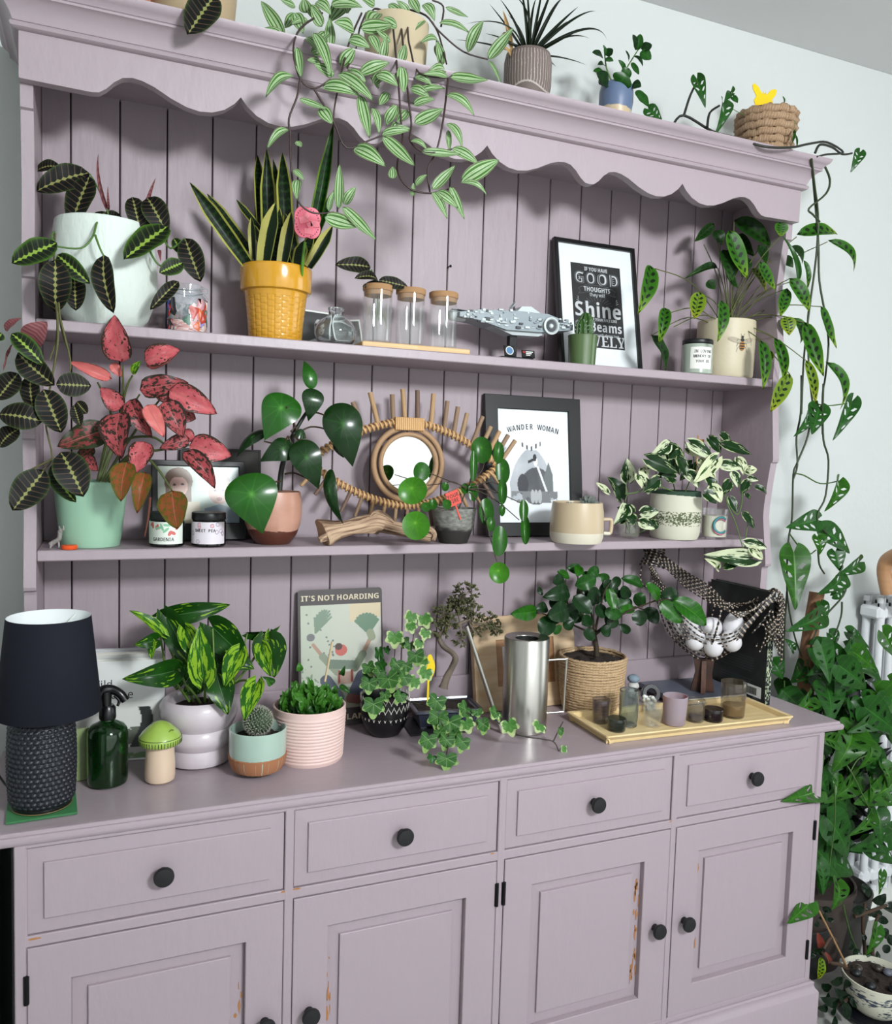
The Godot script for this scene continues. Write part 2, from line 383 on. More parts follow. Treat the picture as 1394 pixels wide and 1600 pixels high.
func build_mushroom():
	var p := Vector3(-0.6575, 0.8408, 0.2515)
	var s := thing("mushroom_ornament", "ceramic mushroom ornament with glossy lime green cap and cream stem", "ornament", p)
	var cream := mat(Color(0.78, 0.69, 0.6), 0.25)
	part("stem", lathe([Vector2(0, 0.0), Vector2(0.022, 0.0), Vector2(0.0265, 0.004), Vector2(0.028, 0.014), Vector2(0.0275, 0.035), Vector2(0.0262, 0.055), Vector2(0.0255, 0.072), Vector2(0, 0.075)], 40), cream, s)
	var lime := mat(Color(0.55, 0.66, 0.26), 0.15)
	lime.clearcoat_enabled = true
	part("cap", lathe([Vector2(0.0255, 0.071), Vector2(0.035, 0.072), Vector2(0.0385, 0.075), Vector2(0.0392, 0.083), Vector2(0.0385, 0.0865), Vector2(0.037, 0.089), Vector2(0.033, 0.095), Vector2(0.026, 0.102), Vector2(0.019, 0.1085), Vector2(0.012, 0.113), Vector2(0.005, 0.1155), Vector2(0, 0.116)], 48, 50), lime, s)
	var ink := mat(Color(0.1, 0.16, 0.05), 0.3)
	for k in 44:
		var th := TAU * k / 44.0
		var v := tube([Vector3(0.0388 * sin(th), 0.0745, 0.0388 * cos(th)), Vector3(0.0394 * sin(th), 0.0835, 0.0394 * cos(th))], 0.00055, 0.00055, 4)
		part("gill_line", v, ink, s)
	var rg := []
	for k in 33:
		rg.append(Vector3(0.0387 * sin(TAU * k / 32), 0.0868, 0.0387 * cos(TAU * k / 32)))
	part("rim_line", tube(rg, 0.0006, 0.0006, 4), ink, s)
	part("mouth_mark", tube([Vector3(0.014, 0.1015, 0.0255), Vector3(0.0165, 0.1032, 0.0228), Vector3(0.0195, 0.1033, 0.0205), Vector3(0.0225, 0.1015, 0.0195)], 0.0007, 0.0007, 4), ink, s)

func build_sign():
	# a printed tin sign leaning on the boards
	var tp := Vector3(-0.3453, 1.1572, 0.006)
	var tr := Vector3(-0.1444, 1.1577, 0.006)
	var h := 0.317
	var w := 0.203
	var lean := 0.125
	var s := thing("tin_sign", "printed tin sign leaning on the boards, lettered IT'S NOT HOARDING IF IT'S PLANTS", "sign", Vector3((tp.x + tr.x) / 2.0, 0.841, 0.056))
	s.rotation = Vector3(-lean, 0, 0.003)
	var pg := PackedVector2Array()
	for c in [[w / 2 - 0.008, 0.008, -PI / 2], [w / 2 - 0.008, h - 0.008, 0.0], [-w / 2 + 0.008, h - 0.008, PI / 2], [-w / 2 + 0.008, 0.008, PI]]:
		for k in 5:
			var th: float = c[2] + PI / 2 * k / 4
			pg.append(Vector2(c[0] + cos(th) * 0.008, c[1] + sin(th) * 0.008))
	part("plate", slab(pg, -0.001, 0.0), mat(Color(0.2, 0.17, 0.16), 0.45), s)
	# the printed picture: a gardener in dungarees lying back with a plant in each hand
	var seg := func(p: Vector2, a: Vector2, b: Vector2) -> float:
		var t := clampf((p - a).dot(b - a) / (b - a).length_squared(), 0, 1)
		return (p - a - (b - a) * t).length()
	var art := painted(180, 256, func(u, v):
		var p := Vector2(u, v * 1.38)
		var g := nn(u, v, 0.03, 5)
		var c := Color(0.66, 0.69, 0.62).lerp(Color(0.72, 0.72, 0.68), u)
		if v < 0.16 + 0.1 * g and u > 0.6: c = Color(0.76, 0.7, 0.58)
		if v > 0.6 and nn(u, v, 0.25, 1) > 0.3: c = Color(0.45, 0.52, 0.43)
		if v > 0.8: c = c.lerp(Color(0.4, 0.4, 0.32), 0.6)
		for k in 26:
			var q := Vector2(0.05 + 0.36 * hash2(k, 1), 0.08 + 0.75 * hash2(k, 2))
			if (p - q).length() < 0.013: c = Color(0.42, 0.44, 0.42)
		var skin := Color(0.62, 0.5, 0.42)
		if seg.call(p, Vector2(0.15, 0.52), Vector2(0.26, 0.68)) < 0.022: c = skin
		if seg.call(p, Vector2(0.26, 0.68), Vector2(0.44, 0.9)) < 0.045: c = Color(0.5, 0.53, 0.45)
		if seg.call(p, Vector2(0.86, 0.48), Vector2(0.76, 0.68)) < 0.026: c = skin
		if seg.call(p, Vector2(0.76, 0.68), Vector2(0.66, 0.86)) < 0.05: c = Color(0.42, 0.46, 0.38)
		if (p - Vector2(0.49, 0.61)).length() < 0.075: c = Color(0.7, 0.36, 0.32)
		if (p - Vector2(0.46, 0.56)).length() < 0.045: c = Color(0.28, 0.2, 0.17)
		if p.x > 0.32 and p.x < 0.66 and p.y > 0.72 + (p.x - 0.32) * 0.12 and p.y < 0.86 + (p.x - 0.5) * 0.1: c = Color(0.4, 0.46, 0.4)
		if p.x > 0.44 and p.x < 0.64 and p.y > 0.9 and p.y < 1.06: c = Color(0.62, 0.52, 0.46)
		if (absf(p.x - 0.46) < 0.012 or absf(p.x - 0.62) < 0.012) and p.y > 0.88 and p.y < 1.04: c = Color(0.5, 0.2, 0.18)
		if seg.call(p, Vector2(0.3, 1.0), Vector2(0.45, 1.24)) < 0.075: c = Color(0.27, 0.3, 0.36)
		if seg.call(p, Vector2(0.76, 0.98), Vector2(0.65, 1.22)) < 0.09: c = Color(0.25, 0.27, 0.34)
		if seg.call(p, Vector2(0.6, 1.26), Vector2(0.7, 1.28)) < 0.06: c = Color(0.4, 0.24, 0.22)
		if (p - Vector2(0.12, 0.42)).length() < 0.05: c = Color(0.4, 0.4, 0.4)
		for k in 9:
			var a := -2.7 + 0.28 * k
			if seg.call(p, Vector2(0.18, 0.36), Vector2(0.22 + 0.16 * cos(a * 0.7), 0.24 + 0.17 * sin(a))) < 0.012: c = Color(0.42, 0.5, 0.42)
			if seg.call(p, Vector2(0.84, 0.4), Vector2(0.82 + 0.15 * cos(a), 0.3 + 0.15 * sin(a))) < 0.022: c = Color(0.36, 0.47, 0.38)
		if seg.call(p, Vector2(0.86, 0.4), Vector2(0.88, 0.46)) < 0.05: c = Color(0.52, 0.55, 0.45)
		return c)
	var am := mat(Color.WHITE, 0.4)
	am.albedo_texture = art
	part("picture", slab(PackedVector2Array([Vector2(-w / 2 + 0.006, 0.04), Vector2(w / 2 - 0.004, 0.04), Vector2(w / 2 - 0.004, h - 0.036), Vector2(-w / 2 + 0.006, h - 0.036)]), 0.0, 0.0004), am, s)
	var ink := mat(Color(0.78, 0.73, 0.63), 0.5)
	words("IT'S NOT HOARDING", 0.0125, ink, s, at(Vector3(0, h - 0.02, 0.0004)), "Droid Sans", true, 1.12)
	words("IF IT'S PLANTS", 0.0125, ink, s, at(Vector3(0, 0.019, 0.0004)), "Droid Sans", true, 1.35)

func build_wood_frame():
	var s := thing("wooden_picture_frame", "pale wooden picture frame leaning on the boards behind the steel watering can", "picture frame", Vector3(0.238, 0.8415, 0.072))
	s.rotation = Vector3(-0.2, 0, 0)
	var w := 0.146
	var h := 0.235
	var pine := wood_mat(Color(0.8, 0.7, 0.57), Color(0.72, 0.6, 0.46), 31)
	part("frame", ring(Vector2(-w, 0), Vector2(w, h), Vector2(-0.083, 0.06), Vector2(0.083, h - 0.06), -0.018, 0.0), pine, s)
	part("inner_frame", ring(Vector2(-0.0835, 0.0595), Vector2(0.0835, h - 0.0595), Vector2(-0.064, 0.077), Vector2(0.064, h - 0.077), -0.016, -0.004), wood_mat(Color(0.62, 0.45, 0.3), Color(0.52, 0.36, 0.22), 32), s, "darker wooden inner frame")
	var pm := mat(Color.WHITE, 0.3)
	pm.albedo_texture = painted(48, 48, func(u, v): return Color(0.62, 0.66, 0.7).lerp(Color(0.45, 0.47, 0.48), sm(0.5, 0.8, v + 0.3 * nn(u, v, 0.06))))
	part("picture", box(Vector3(-0.066, 0.075, -0.015), Vector3(0.066, h - 0.075, -0.013), 0.0003), pm, s)
	part("backing", box(Vector3(-w + 0.01, 0.01, -0.022), Vector3(w - 0.01, h - 0.01, -0.018), 0.0005), mat(Color(0.3, 0.22, 0.15), 0.8), s)

func wood_mat(a: Color, b: Color, seed_: int, rough := 0.55, sc := Vector3(6, 6, 6)) -> StandardMaterial3D:
	var t := painted(192, 96, func(u, v):
		var g := 0.45 + 0.22 * sin((v * 3.0 + nn(u * 0.5, v, 0.03, seed_)) * TAU) + nn(u * 0.35, v * 5.0, 0.06, seed_ + 1) * 0.6
		return a.lerp(b, clampf(g, 0, 1)))
	var m := mat(Color.WHITE, rough)
	m.albedo_texture = t
	m.uv1_triplanar = true
	m.uv1_scale = sc
	return m

func build_watering_can():
	var p := Vector3(0.1518, 0.8408, 0.2035)
	var s := thing("watering_can", "brushed steel cylindrical watering can with long straight spout and wire handle", "watering can", p)
	var st := mat(Color(0.72, 0.71, 0.68), 0.3, 1.0)
	relief(st, noise(0.6, 4, 2, 256), 0.004, Vector3(2, 40, 2))
	part("body", lathe([Vector2(0, 0), Vector2(0.0515, 0.0), Vector2(0.0525, 0.0012), Vector2(0.0525, 0.217), Vector2(0.0515, 0.2185), Vector2(0.046, 0.2178), Vector2(0.04, 0.216), Vector2(0.028, 0.2155), Vector2(0.0275, 0.214), Vector2(0.0275, 0.12), Vector2(0, 0.12)], 64, 35), st, s)
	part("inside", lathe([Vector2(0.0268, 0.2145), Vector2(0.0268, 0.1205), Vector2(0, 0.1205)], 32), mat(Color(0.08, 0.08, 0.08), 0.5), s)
	var b := Vector3(-0.0682, 0.0123, -0.0035)
	var t := Vector3(-0.1546, 0.2513, -0.0035)
	part("spout", tube(smooth([Vector3(-0.045, 0.012, 0.01), Vector3(-0.058, 0.008, 0.01), Vector3(-0.07, 0.02, 0.01), t], 6), 0.0052, 0.0046, 14), st, s)
	part("handle", tube(smooth([Vector3(0.05, 0.162, 0.012), Vector3(0.092, 0.164, 0.022), Vector3(0.0955, 0.16, 0.0225), Vector3(0.094, 0.1, 0.022), Vector3(0.0925, 0.042, 0.0225), Vector3(0.089, 0.038, 0.022), Vector3(0.05, 0.036, 0.012)], 3), 0.0028, 0.0028, 10), st, s)

func build_tray():
	var tr := thing("wooden_tray", "pale wooden tray with raised rim holding small glasses", "tray", Vector3(0.5455, 0.8408, 0.278), -0.035)
	var ash := wood_mat(Color(0.87, 0.78, 0.6), Color(0.78, 0.68, 0.48), 41, 0.5, Vector3(4, 4, 4))
	var w := 0.257
	var d := 0.083
	part("base", box(Vector3(-w + 0.012, 0, -d + 0.012), Vector3(w - 0.012, 0.007, d - 0.012), 0.001), ash, tr)
	for e in [[0, 1], [0, -1], [1, 1], [1, -1]]:
		var pg := PackedVector2Array([Vector2(0.0, 0.0), Vector2(0.012, 0.0), Vector2(0.013, 0.007), Vector2(0.022, 0.0165), Vector2(0.0215, 0.0195), Vector2(0.017, 0.02), Vector2(0.012, 0.0185), Vector2(0.01, 0.0075), Vector2(0.0, 0.007)])
		var l := (w if e[0] == 0 else d) + 0.004
		var r := slab(pg, -l, l)
		for i in r.v.size():
			var k := r.v[i].x / 0.022 # mitre the corners
			r.v[i].z += signf(r.v[i].z) * 0.006 * (k - 0.5)
		var yaw := (PI / 2 if e[1] > 0 else -PI / 2) if e[0] == 0 else (0.0 if e[1] > 0 else PI)
		var o := part("rim", r, ash, tr)
		o.transform = Transform3D(Basis(Vector3.UP, -yaw), Vector3(0, 0, e[1] * (d - 0.013)) if e[0] == 0 else Vector3(e[1] * (w - 0.013), 0, 0))
	# [x px row-centre data is resolved to metres]
	var y := 0.847
	cup("tumbler", "smoky purple ribbed tumbler, left end of the tray", Vector3(0.3396, 0.8478, 0.2398), 0.0195, 0.0215, 0.058, Color(0.2, 0.16, 0.19), 0.32, 30)
	cup("tea_light_glass", "low dark green ribbed tea light glass at the tray's front left corner", Vector3(0.3432, 0.8478, 0.3006), 0.0205, 0.0215, 0.03, Color(0.1, 0.16, 0.14), 0.5, 36)
	cup("crystal_glass", "tall clear glass with diamond-cut pattern on the tray", Vector3(0.3885, 0.8478, 0.2822), 0.021, 0.0225, 0.088, Color(0.8, 0.84, 0.82), 0.05, -14)
	cup("clear_glass", "small plain clear glass between the cut tumbler and the frosted mauve one", Vector3(0.4437, 0.8478, 0.3019), 0.0195, 0.0225, 0.053, Color(0.82, 0.84, 0.8), 0.04, 0)
	cup("frosted_glass", "frosted mauve candle glass in the middle of the tray", Vector3(0.5049, 0.8478, 0.3051), 0.0255, 0.0295, 0.07, Color(0.6, 0.54, 0.57), 0.75, 0, 0.5)
	cup("grey_glass", "small grey tinted glass half behind the frosted mauve one", Vector3(0.5695, 0.8478, 0.3031), 0.02, 0.0215, 0.055, Color(0.35, 0.32, 0.3), 0.25, 24)
	cup("tea_light_glass", "low dark purple ribbed tea light glass beside the tall amber one", Vector3(0.6153, 0.8478, 0.3138), 0.0225, 0.0235, 0.031, Color(0.12, 0.09, 0.11), 0.6, 40)
	cup("amber_glass", "tall ribbed amber brown candle glass at the right of the tray", Vector3(0.6874, 0.8478, 0.3005), 0.0285, 0.0305, 0.088, Color(0.3, 0.25, 0.18), 0.3, 44)

func cup(called: String, label: String, p: Vector3, r0: float, r1: float, h: float, c: Color, al: float, ribs: int, rough := 0.04):
	var s := thing(called, label, "glass", p, 0.0, "little glasses on the wooden tray")
	var rp = null
	if ribs > 0:
		rp = func(r, y, th): return r + (0.0005 * absf(sin(th * ribs / 2.0)) if y > 0.004 and r > r0 * 0.8 else 0.0)
	if ribs < 0:
		rp = func(r, y, th): return r + (0.0011 * (absf(sin(th * -ribs / 2.0 + y * 190.0)) + absf(sin(th * -ribs / 2.0 - y * 190.0)) - 1.0) if y > 0.008 and r > r0 * 0.93 and y < 0.08 else 0.0)
	var out := [Vector2(0, 0), Vector2(r0 - 0.0025, 0.0), Vector2(r0, 0.0025)]
	var k := 16 if ribs < 0 else 4
	for i in range(1, k + 1):
		out.append(Vector2(lerpf(r0, r1, float(i) / k), lerpf(0.0025, h - 0.0008, float(i) / k)))
	out.append(Vector2(r1 - 0.0005, h))
	for i in range(0, k + 1):
		out.append(Vector2(lerpf(r1, r0, float(i) / k) - 0.0016, lerpf(h - 0.0008, 0.006, float(i) / k)))
	out.append(Vector2(0, 0.005))
	var m := glass(c, al, rough)
	if rough > 0.25:
		m.transparency = BaseMaterial3D.TRANSPARENCY_ALPHA
		m.roughness = 0.5
		m.albedo_color.a = 0.92
		m.subsurf_scatter_enabled = true
		m.subsurf_scatter_strength = 0.3
	if ribs < 0:
		m.refraction_enabled = true
		m.refraction_scale = 0.05
	part("glass", lathe(out, 96 if ribs else 48, 35, rp), m, s)
	if called == "amber_glass" or called == "tea_light_glass" or called == "grey_glass":
		var wax := mat(Color(0.75, 0.62, 0.42) if called == "amber_glass" else Color(0.4, 0.36, 0.36), 0.5)
		var wh := 0.03 if called == "amber_glass" else 0.014
		part("candle", lathe([Vector2(0, 0.0055), Vector2(r0 - 0.004, 0.0055), Vector2(r0 - 0.0035, 0.007), Vector2(r0 - 0.0035, wh), Vector2(r0 - 0.005, wh + 0.001), Vector2(0, wh)], 32), wax, s)

func build_behind_tray():
	var p := Vector3(0.5509, 0.8408, 0.074)
	var s := thing("pebble_ornament", "small ornament of stacked pale blue and white pebbles beside the rope basket", "ornament", p)
	for e in [[0.0, 0.012, 0.015, 0.0125, Color(0.7, 0.72, 0.72)], [0.002, 0.033, 0.0155, 0.0105, Color(0.8, 0.8, 0.78)], [0.001, 0.052, 0.0165, 0.0115, Color(0.5, 0.57, 0.62)]]:
		var f := func(u: float, v: float) -> Vector3:
			var d := Vector3(sin(u * TAU) * sin(v * PI), -cos(v * PI), cos(u * TAU) * sin(v * PI))
			var k := 1.0 + 0.08 * nn(d.x, d.y + d.z, 0.012, e[1] * 100)
			return Vector3(e[0] + d.x * e[2] * k, e[1] + d.y * e[3] * k, d.z * e[2] * k)
		part("pebble", surf(f, 24, 14), relief(mat(e[4], 0.7), noise(0.08, 5), 0.03, Vector3(20, 20, 20)), s)
	var q := Vector3(0.5696, 0.8408, 0.1269)
	var t := thing("tape_roll", "black tape roll standing on edge behind the frosted glass", "roll", q + Vector3(0, 0.0245, 0))
	var tl := lathe([Vector2(0.014, -0.008), Vector2(0.0235, -0.008), Vector2(0.0245, -0.007), Vector2(0.0245, 0.007), Vector2(0.0235, 0.008), Vector2(0.014, 0.008), Vector2(0.014, -0.008)], 40)
	var to := part("ring", tl, mat(Color(0.03, 0.03, 0.035), 0.3), t)
	to.rotation = Vector3(1.25, 0, 0.25)
	var bowl := thing("pebble_jar", "little clear jar filled with white pebbles behind the plain clear glass", "jar", Vector3(0.5141, 0.8408, 0.1929))
	part("jar", lathe([Vector2(0, 0.0), Vector2(0.019, 0.0), Vector2(0.02, 0.002), Vector2(0.02, 0.036), Vector2(0.0188, 0.036), Vector2(0.0188, 0.003), Vector2(0, 0.003)], 36), glass(Color(0.8, 0.85, 0.85), 0.05), bowl)
	for k in 22:
		var th := k * 2.4
		var rr := 0.004 + 0.0105 * sqrt(fposmod(k * 0.37, 1.0))
		var c := Vector3(sin(th) * rr, 0.008 + 0.034 * k / 22.0, cos(th) * rr)
		var sp := SphereMesh.new()
		sp.radius = 0.0062; sp.height = 0.0105; sp.radial_segments = 14; sp.rings = 7
		var o := part("pebble", sp, M.white, bowl)
		o.position = c
		o.rotation = Vector3(k, k * 2, 0)

func build_egg_basket():
	# a hen-shaped basket of beaded wire on a wooden foot, with eggs in its belly
	var c := Vector3(0.72, 0.8665, 0.15)
	var s := thing("hen_basket", "hen-shaped egg basket of black and white beaded wire on a brown wooden foot", "basket", c, -0.63)
	part("foot", slab(PackedVector2Array([Vector2(-0.03, 0.0), Vector2(0.03, 0.0), Vector2(0.022, 0.05), Vector2(0.026, 0.088), Vector2(-0.026, 0.088), Vector2(-0.02, 0.05)]), -0.008, 0.008), wood_mat(Color(0.27, 0.15, 0.09), Color(0.17, 0.09, 0.06), 51), s)
	part("brace", slab(PackedVector2Array([Vector2(-0.03, 0.0), Vector2(0.03, 0.0), Vector2(0.014, 0.084), Vector2(-0.014, 0.084)]), -0.006, 0.006).moved(at(Vector3.ZERO, PI / 2)), wood_mat(Color(0.34, 0.2, 0.12), Color(0.22, 0.12, 0.08), 52), s)
	var beads := mat(Color.WHITE, 0.35)
	beads.albedo_texture = painted(4, 64, func(u, v): return Color(0.66, 0.6, 0.54) if fposmod(v * 2.0, 1.0) > 0.7 else Color(0.07, 0.045, 0.045))
	var strand := func(pts: Array, r := 0.0021):
		var q := smooth(pts, 6)
		var l := 0.0
		for i in q.size() - 1:
			l += q[i].distance_to(q[i + 1])
		var n := maxi(6, int(l / 0.0035))
		var cv := Curve3D.new()
		cv.bake_interval = 0.004
		for e in q:
			cv.add_point(e)
		var ev := []
		for i in n + 1:
			ev.append(cv.sample_baked(cv.get_baked_length() * i / n))
		var t := tube(ev, r, r, 6, func(v, _th): return 1.0 + 0.25 * sin(v * l / 0.0045 * 1.6))
		for i in t.t.size():
			t.t[i].y *= l / 0.026
		part("beaded_strand", t, beads, s)
	# the bowl: hoops from the breast (left) over the belly to the tail (right)
	var L := func(px: float, py: float, dz: float) -> Vector3: # shape points measured in the basket's own plane
		return Vector3(px if px < 0.05 else 0.05 + (px - 0.05) * 0.6, py - 0.0245 + maxf(0.0, px - 0.15) * 0.22, dz)
	for side in [1.0, -1.0]:
		for k in 7:
			var f := k / 6.0
			var dz: float = side * (0.012 + 0.062 * sin(f * PI * 0.5))
			var top := 0.262 - 0.012 * f
			strand.call([L.call(-0.165 + 0.02 * f, 0.385 - 0.03 * f, side * 0.012), L.call(-0.142 + 0.028 * f, 0.32 - 0.02 * f, side * 0.02 * (0.4 + f)), L.call(-0.125 + 0.055 * f, 0.25 - 0.01 * f, dz * 0.8), L.call(-0.085 + 0.05 * f, 0.165 + 0.045 * f, dz), L.call(0.0, 0.108 + 0.085 * f, dz * (0.45 + 0.55 * f)), L.call(0.085 - 0.02 * f, 0.145 + 0.055 * f, dz), L.call(0.135, 0.2 + 0.035 * f, dz * 0.8), L.call(0.205 + 0.02 * f, 0.245 + 0.03 * f, dz * 0.5), L.call(0.262, 0.262 - 0.02 * f, dz * 0.4), L.call(0.285 - 0.01 * k, 0.2 - 0.012 * f, dz * 0.3), L.call(0.288 - 0.012 * k, 0.09 + 0.02 * k, dz * 0.3)])
		for k in 5:
			var f := k / 4.0
			strand.call([L.call(-0.17 + 0.035 * f, 0.395, side * 0.01 * (1 - f)), L.call(-0.115 + 0.05 * f, 0.355 - 0.01 * f, side * 0.018), L.call(-0.05 + 0.06 * f, 0.3, side * (0.03 + 0.01 * f)), L.call(0.03 + 0.03 * f, 0.262 - 0.01 * f, side * 0.06), L.call(0.1, 0.255 - 0.012 * f, side * 0.066), L.call(0.18, 0.262 + 0.008 * f, side * 0.04), L.call(0.25, 0.283 + 0.004 * f, side * 0.02), L.call(0.282 - 0.015 * f, 0.25, side * 0.014), L.call(0.277 - 0.02 * f, 0.15 + 0.03 * f, side * 0.012)])
		for k in 4:
			strand.call([L.call(0.15 + 0.02 * k, 0.2 + 0.012 * k, side * 0.05), L.call(0.19 + 0.012 * k, 0.215 + 0.01 * k, side * 0.045), L.call(0.21 + 0.012 * k, 0.185, side * 0.04), L.call(0.19 + 0.018 * k, 0.14 + 0.01 * k, side * 0.03)])
	strand.call([L.call(0.005, 0.108, 0.0), L.call(0.01, 0.15, 0.05), L.call(0.022, 0.215, 0.078), L.call(0.03, 0.258, 0.068)], 0.0024)
	strand.call([L.call(0.005, 0.108, 0.0), L.call(0.01, 0.15, -0.05), L.call(0.022, 0.215, -0.078), L.call(0.03, 0.258, -0.068)], 0.0024)
	for k in 9: # coils of the head and comb
		var y := 0.355 + 0.008 * k
		strand.call([L.call(-0.178 + 0.004 * k, y, 0.0), L.call(-0.15, y + 0.004, 0.018), L.call(-0.115, y - 0.006, 0.004), L.call(-0.15, y + 0.002, -0.018), L.call(-0.178 + 0.004 * k, y, 0.0)], 0.0024)
	strand.call([L.call(-0.172, 0.35, 0), L.call(-0.175, 0.32, 0), L.call(-0.165, 0.298, 0.004), L.call(-0.15, 0.3, 0.004), L.call(-0.148, 0.312, 0)])
	var em := mat(Color(0.82, 0.81, 0.82), 0.55)
	var spots := [[-0.04, 0.218, 0.02, 0.3], [0.012, 0.205, 0.03, 1.2], [0.068, 0.212, 0.018, -0.3], [0.062, 0.172, 0.032, 0.9], [0.018, 0.16, 0.036, 0.2], [-0.025, 0.172, 0.03, -0.6], [-0.062, 0.196, -0.01, 0.8], [0.03, 0.185, -0.03, 0.4], [-0.01, 0.15, 0.0, 1.3]]
	var where := ["left in the hen basket below the leaf", "in the middle dip of the hen basket", "right, topmost in the hen basket", "under the topmost egg at the right", "low at the centre front, against the upright wire", "low left of the upright wire", "far left against the breast wires", "at the back of the basket, half hidden", "at the very bottom of the basket"]
	var eg := lathe([Vector2(0, -0.034), Vector2(0.009, -0.0325), Vector2(0.018, -0.027), Vector2(0.0238, -0.017), Vector2(0.0258, -0.006), Vector2(0.0248, 0.006), Vector2(0.0212, 0.018), Vector2(0.0155, 0.028), Vector2(0.008, 0.0348), Vector2(0, 0.037)], 28, 60).mesh()
	for k in spots.size():
		var q: Array = spots[k]
		var e := part("egg", eg, em)
		tag(e, "white egg " + where[k], "egg", "eggs in the hen basket")
		e.transform = Transform3D(Basis(Vector3(0, 0, 1), q[3]) * Basis(Vector3.RIGHT, 0.4 * q[3]), c + Vector3(q[0], q[1] - 0.0245, q[2]).rotated(Vector3.UP, -0.63))

func build_side_books():
	var b := thing("hardback_book", "tall black hardback leaning on the rack's side panel behind the hen basket", "book", Vector3(0.861, 0.8408, 0.128))
	var h := 0.303
	var dark := mat(Color(0.035, 0.045, 0.042), 0.35)
	dark.albedo_texture = painted(96, 128, func(u, v):
		var g := nn(u, v, 0.05, 9)
		var c := Color(0.09, 0.11, 0.1).lerp(Color(0.17, 0.22, 0.19), clampf(g * 2.0, 0, 1))
		if v > 0.62 and fposmod(v * 42.0, 1.0) < 0.3 and u > 0.25 and u < 0.8: c = Color(0.2, 0.22, 0.22)
		return c)
	dark.albedo_color = Color(1, 1, 1)
	part("cover", box(Vector3(-0.0125, 0, -0.113), Vector3(-0.0105, h, 0.113), 0.0006), dark, b)
	part("back_cover", box(Vector3(0.0045, 0, -0.113), Vector3(0.0065, h, 0.113), 0.0006), dark, b)
	part("pages", box(Vector3(-0.0105, 0.003, -0.11), Vector3(0.0045, h - 0.003, 0.109), 0.0005), mat(Color(0.8, 0.78, 0.72), 0.8), b)
	var sp := mat(Color.WHITE, 0.4)
	sp.albedo_texture = painted(32, 192, func(u, v):
		var c := Color(0.07, 0.09, 0.08)
		if hash2(floor(u * 7.0), floor(v * 70.0)) > 0.62 and v > 0.25: c = Color(0.62, 0.66, 0.55)
		if v > 0.3 and v < 0.36: c = Color(0.75, 0.76, 0.72)
		return c)
	part("spine", box(Vector3(-0.0125, 0, 0.111), Vector3(0.0065, h, 0.114), 0.0008), sp, b, "patterned green and white spine")
	var wl := part("barcode_label", box(Vector3(-0.0131, 0.014, 0.035), Vector3(-0.0125, 0.044, 0.1), 0.0002), M.white, b, "white label with a barcode")
	for k in 16:
		part("bar", box(Vector3(-0.0134, 0.019, 0.05 + k * 0.0022), Vector3(-0.0131, 0.038, 0.05 + k * 0.0022 + 0.0006 + 0.0008 * hash2(k, 4)), 0.0), M.black, wl)
	for k in 2:
		var f := thing("flat_book", ["grey blue book lying flat under the hen basket's foot", "dark magazine lying flat beneath the grey blue book"][1 - k], "book", Vector3(0.742 - 0.012 * k, 0.8408 + 0.0115 * k, 0.115), 0.05 - 0.1 * k)
		var cm := mat([Color(0.1, 0.11, 0.13), Color(0.36, 0.38, 0.43)][k], 0.4)
		var th := 0.011 if k == 0 else 0.013
		part("cover", box(Vector3(-0.125, th - 0.0015, -0.085), Vector3(0.1, th, 0.085), 0.0006), cm, f)
		part("back_cover", box(Vector3(-0.125, 0, -0.085), Vector3(0.1, 0.0015, 0.085), 0.0006), cm, f)
		part("pages", box(Vector3(-0.124, 0.0015, -0.083), Vector3(0.098, th - 0.0015, 0.083), 0.0004), mat(Color(0.8, 0.79, 0.75), 0.8), f)
		part("spine", box(Vector3(-0.1265, 0, -0.085), Vector3(-0.125, th, 0.085), 0.0005), cm, f)
# ---------------------------------------------------------------- things on the two shelves
func jar_candle(called: String, label: String, p: Vector3, r: float, h: float, lid: float, body: Material, print_: Callable, lab: Vector3, group: String) -> Node3D:
	var s := thing(called, label, "candle", p, 0.0, group)
	part("jar", lathe([Vector2(0, 0), Vector2(r * 0.93, 0.0), Vector2(r, 0.0025), Vector2(r, h - lid - 0.004), Vector2(r * 0.96, h - lid - 0.001), Vector2(0, h - lid - 0.001)], 44), body, s)
	if lid > 0.0:
		part("lid", lathe([Vector2(0, h - lid), Vector2(r * 0.98, h - lid), Vector2(r * 1.0, h - lid + 0.001), Vector2(r * 1.0, h - 0.0015), Vector2(r * 0.97, h), Vector2(0, h)], 44), M.black, s, "black lid")
	var m := mat(Color.WHITE, 0.5)
	m.albedo_texture = painted(160, 80, print_)
	# the label wraps the front of the jar: lab = lower edge, upper edge, half angle
	var lw := surf(func(u, v):
		var th: float = (u - 0.5) * 2.0 * lab.z - 0.38
		return Vector3(sin(th) * (r + 0.0005), lerpf(lab.y, lab.x, v), cos(th) * (r + 0.0005)), 24, 1)
	part("paper_label", lw, m, s)
	return s

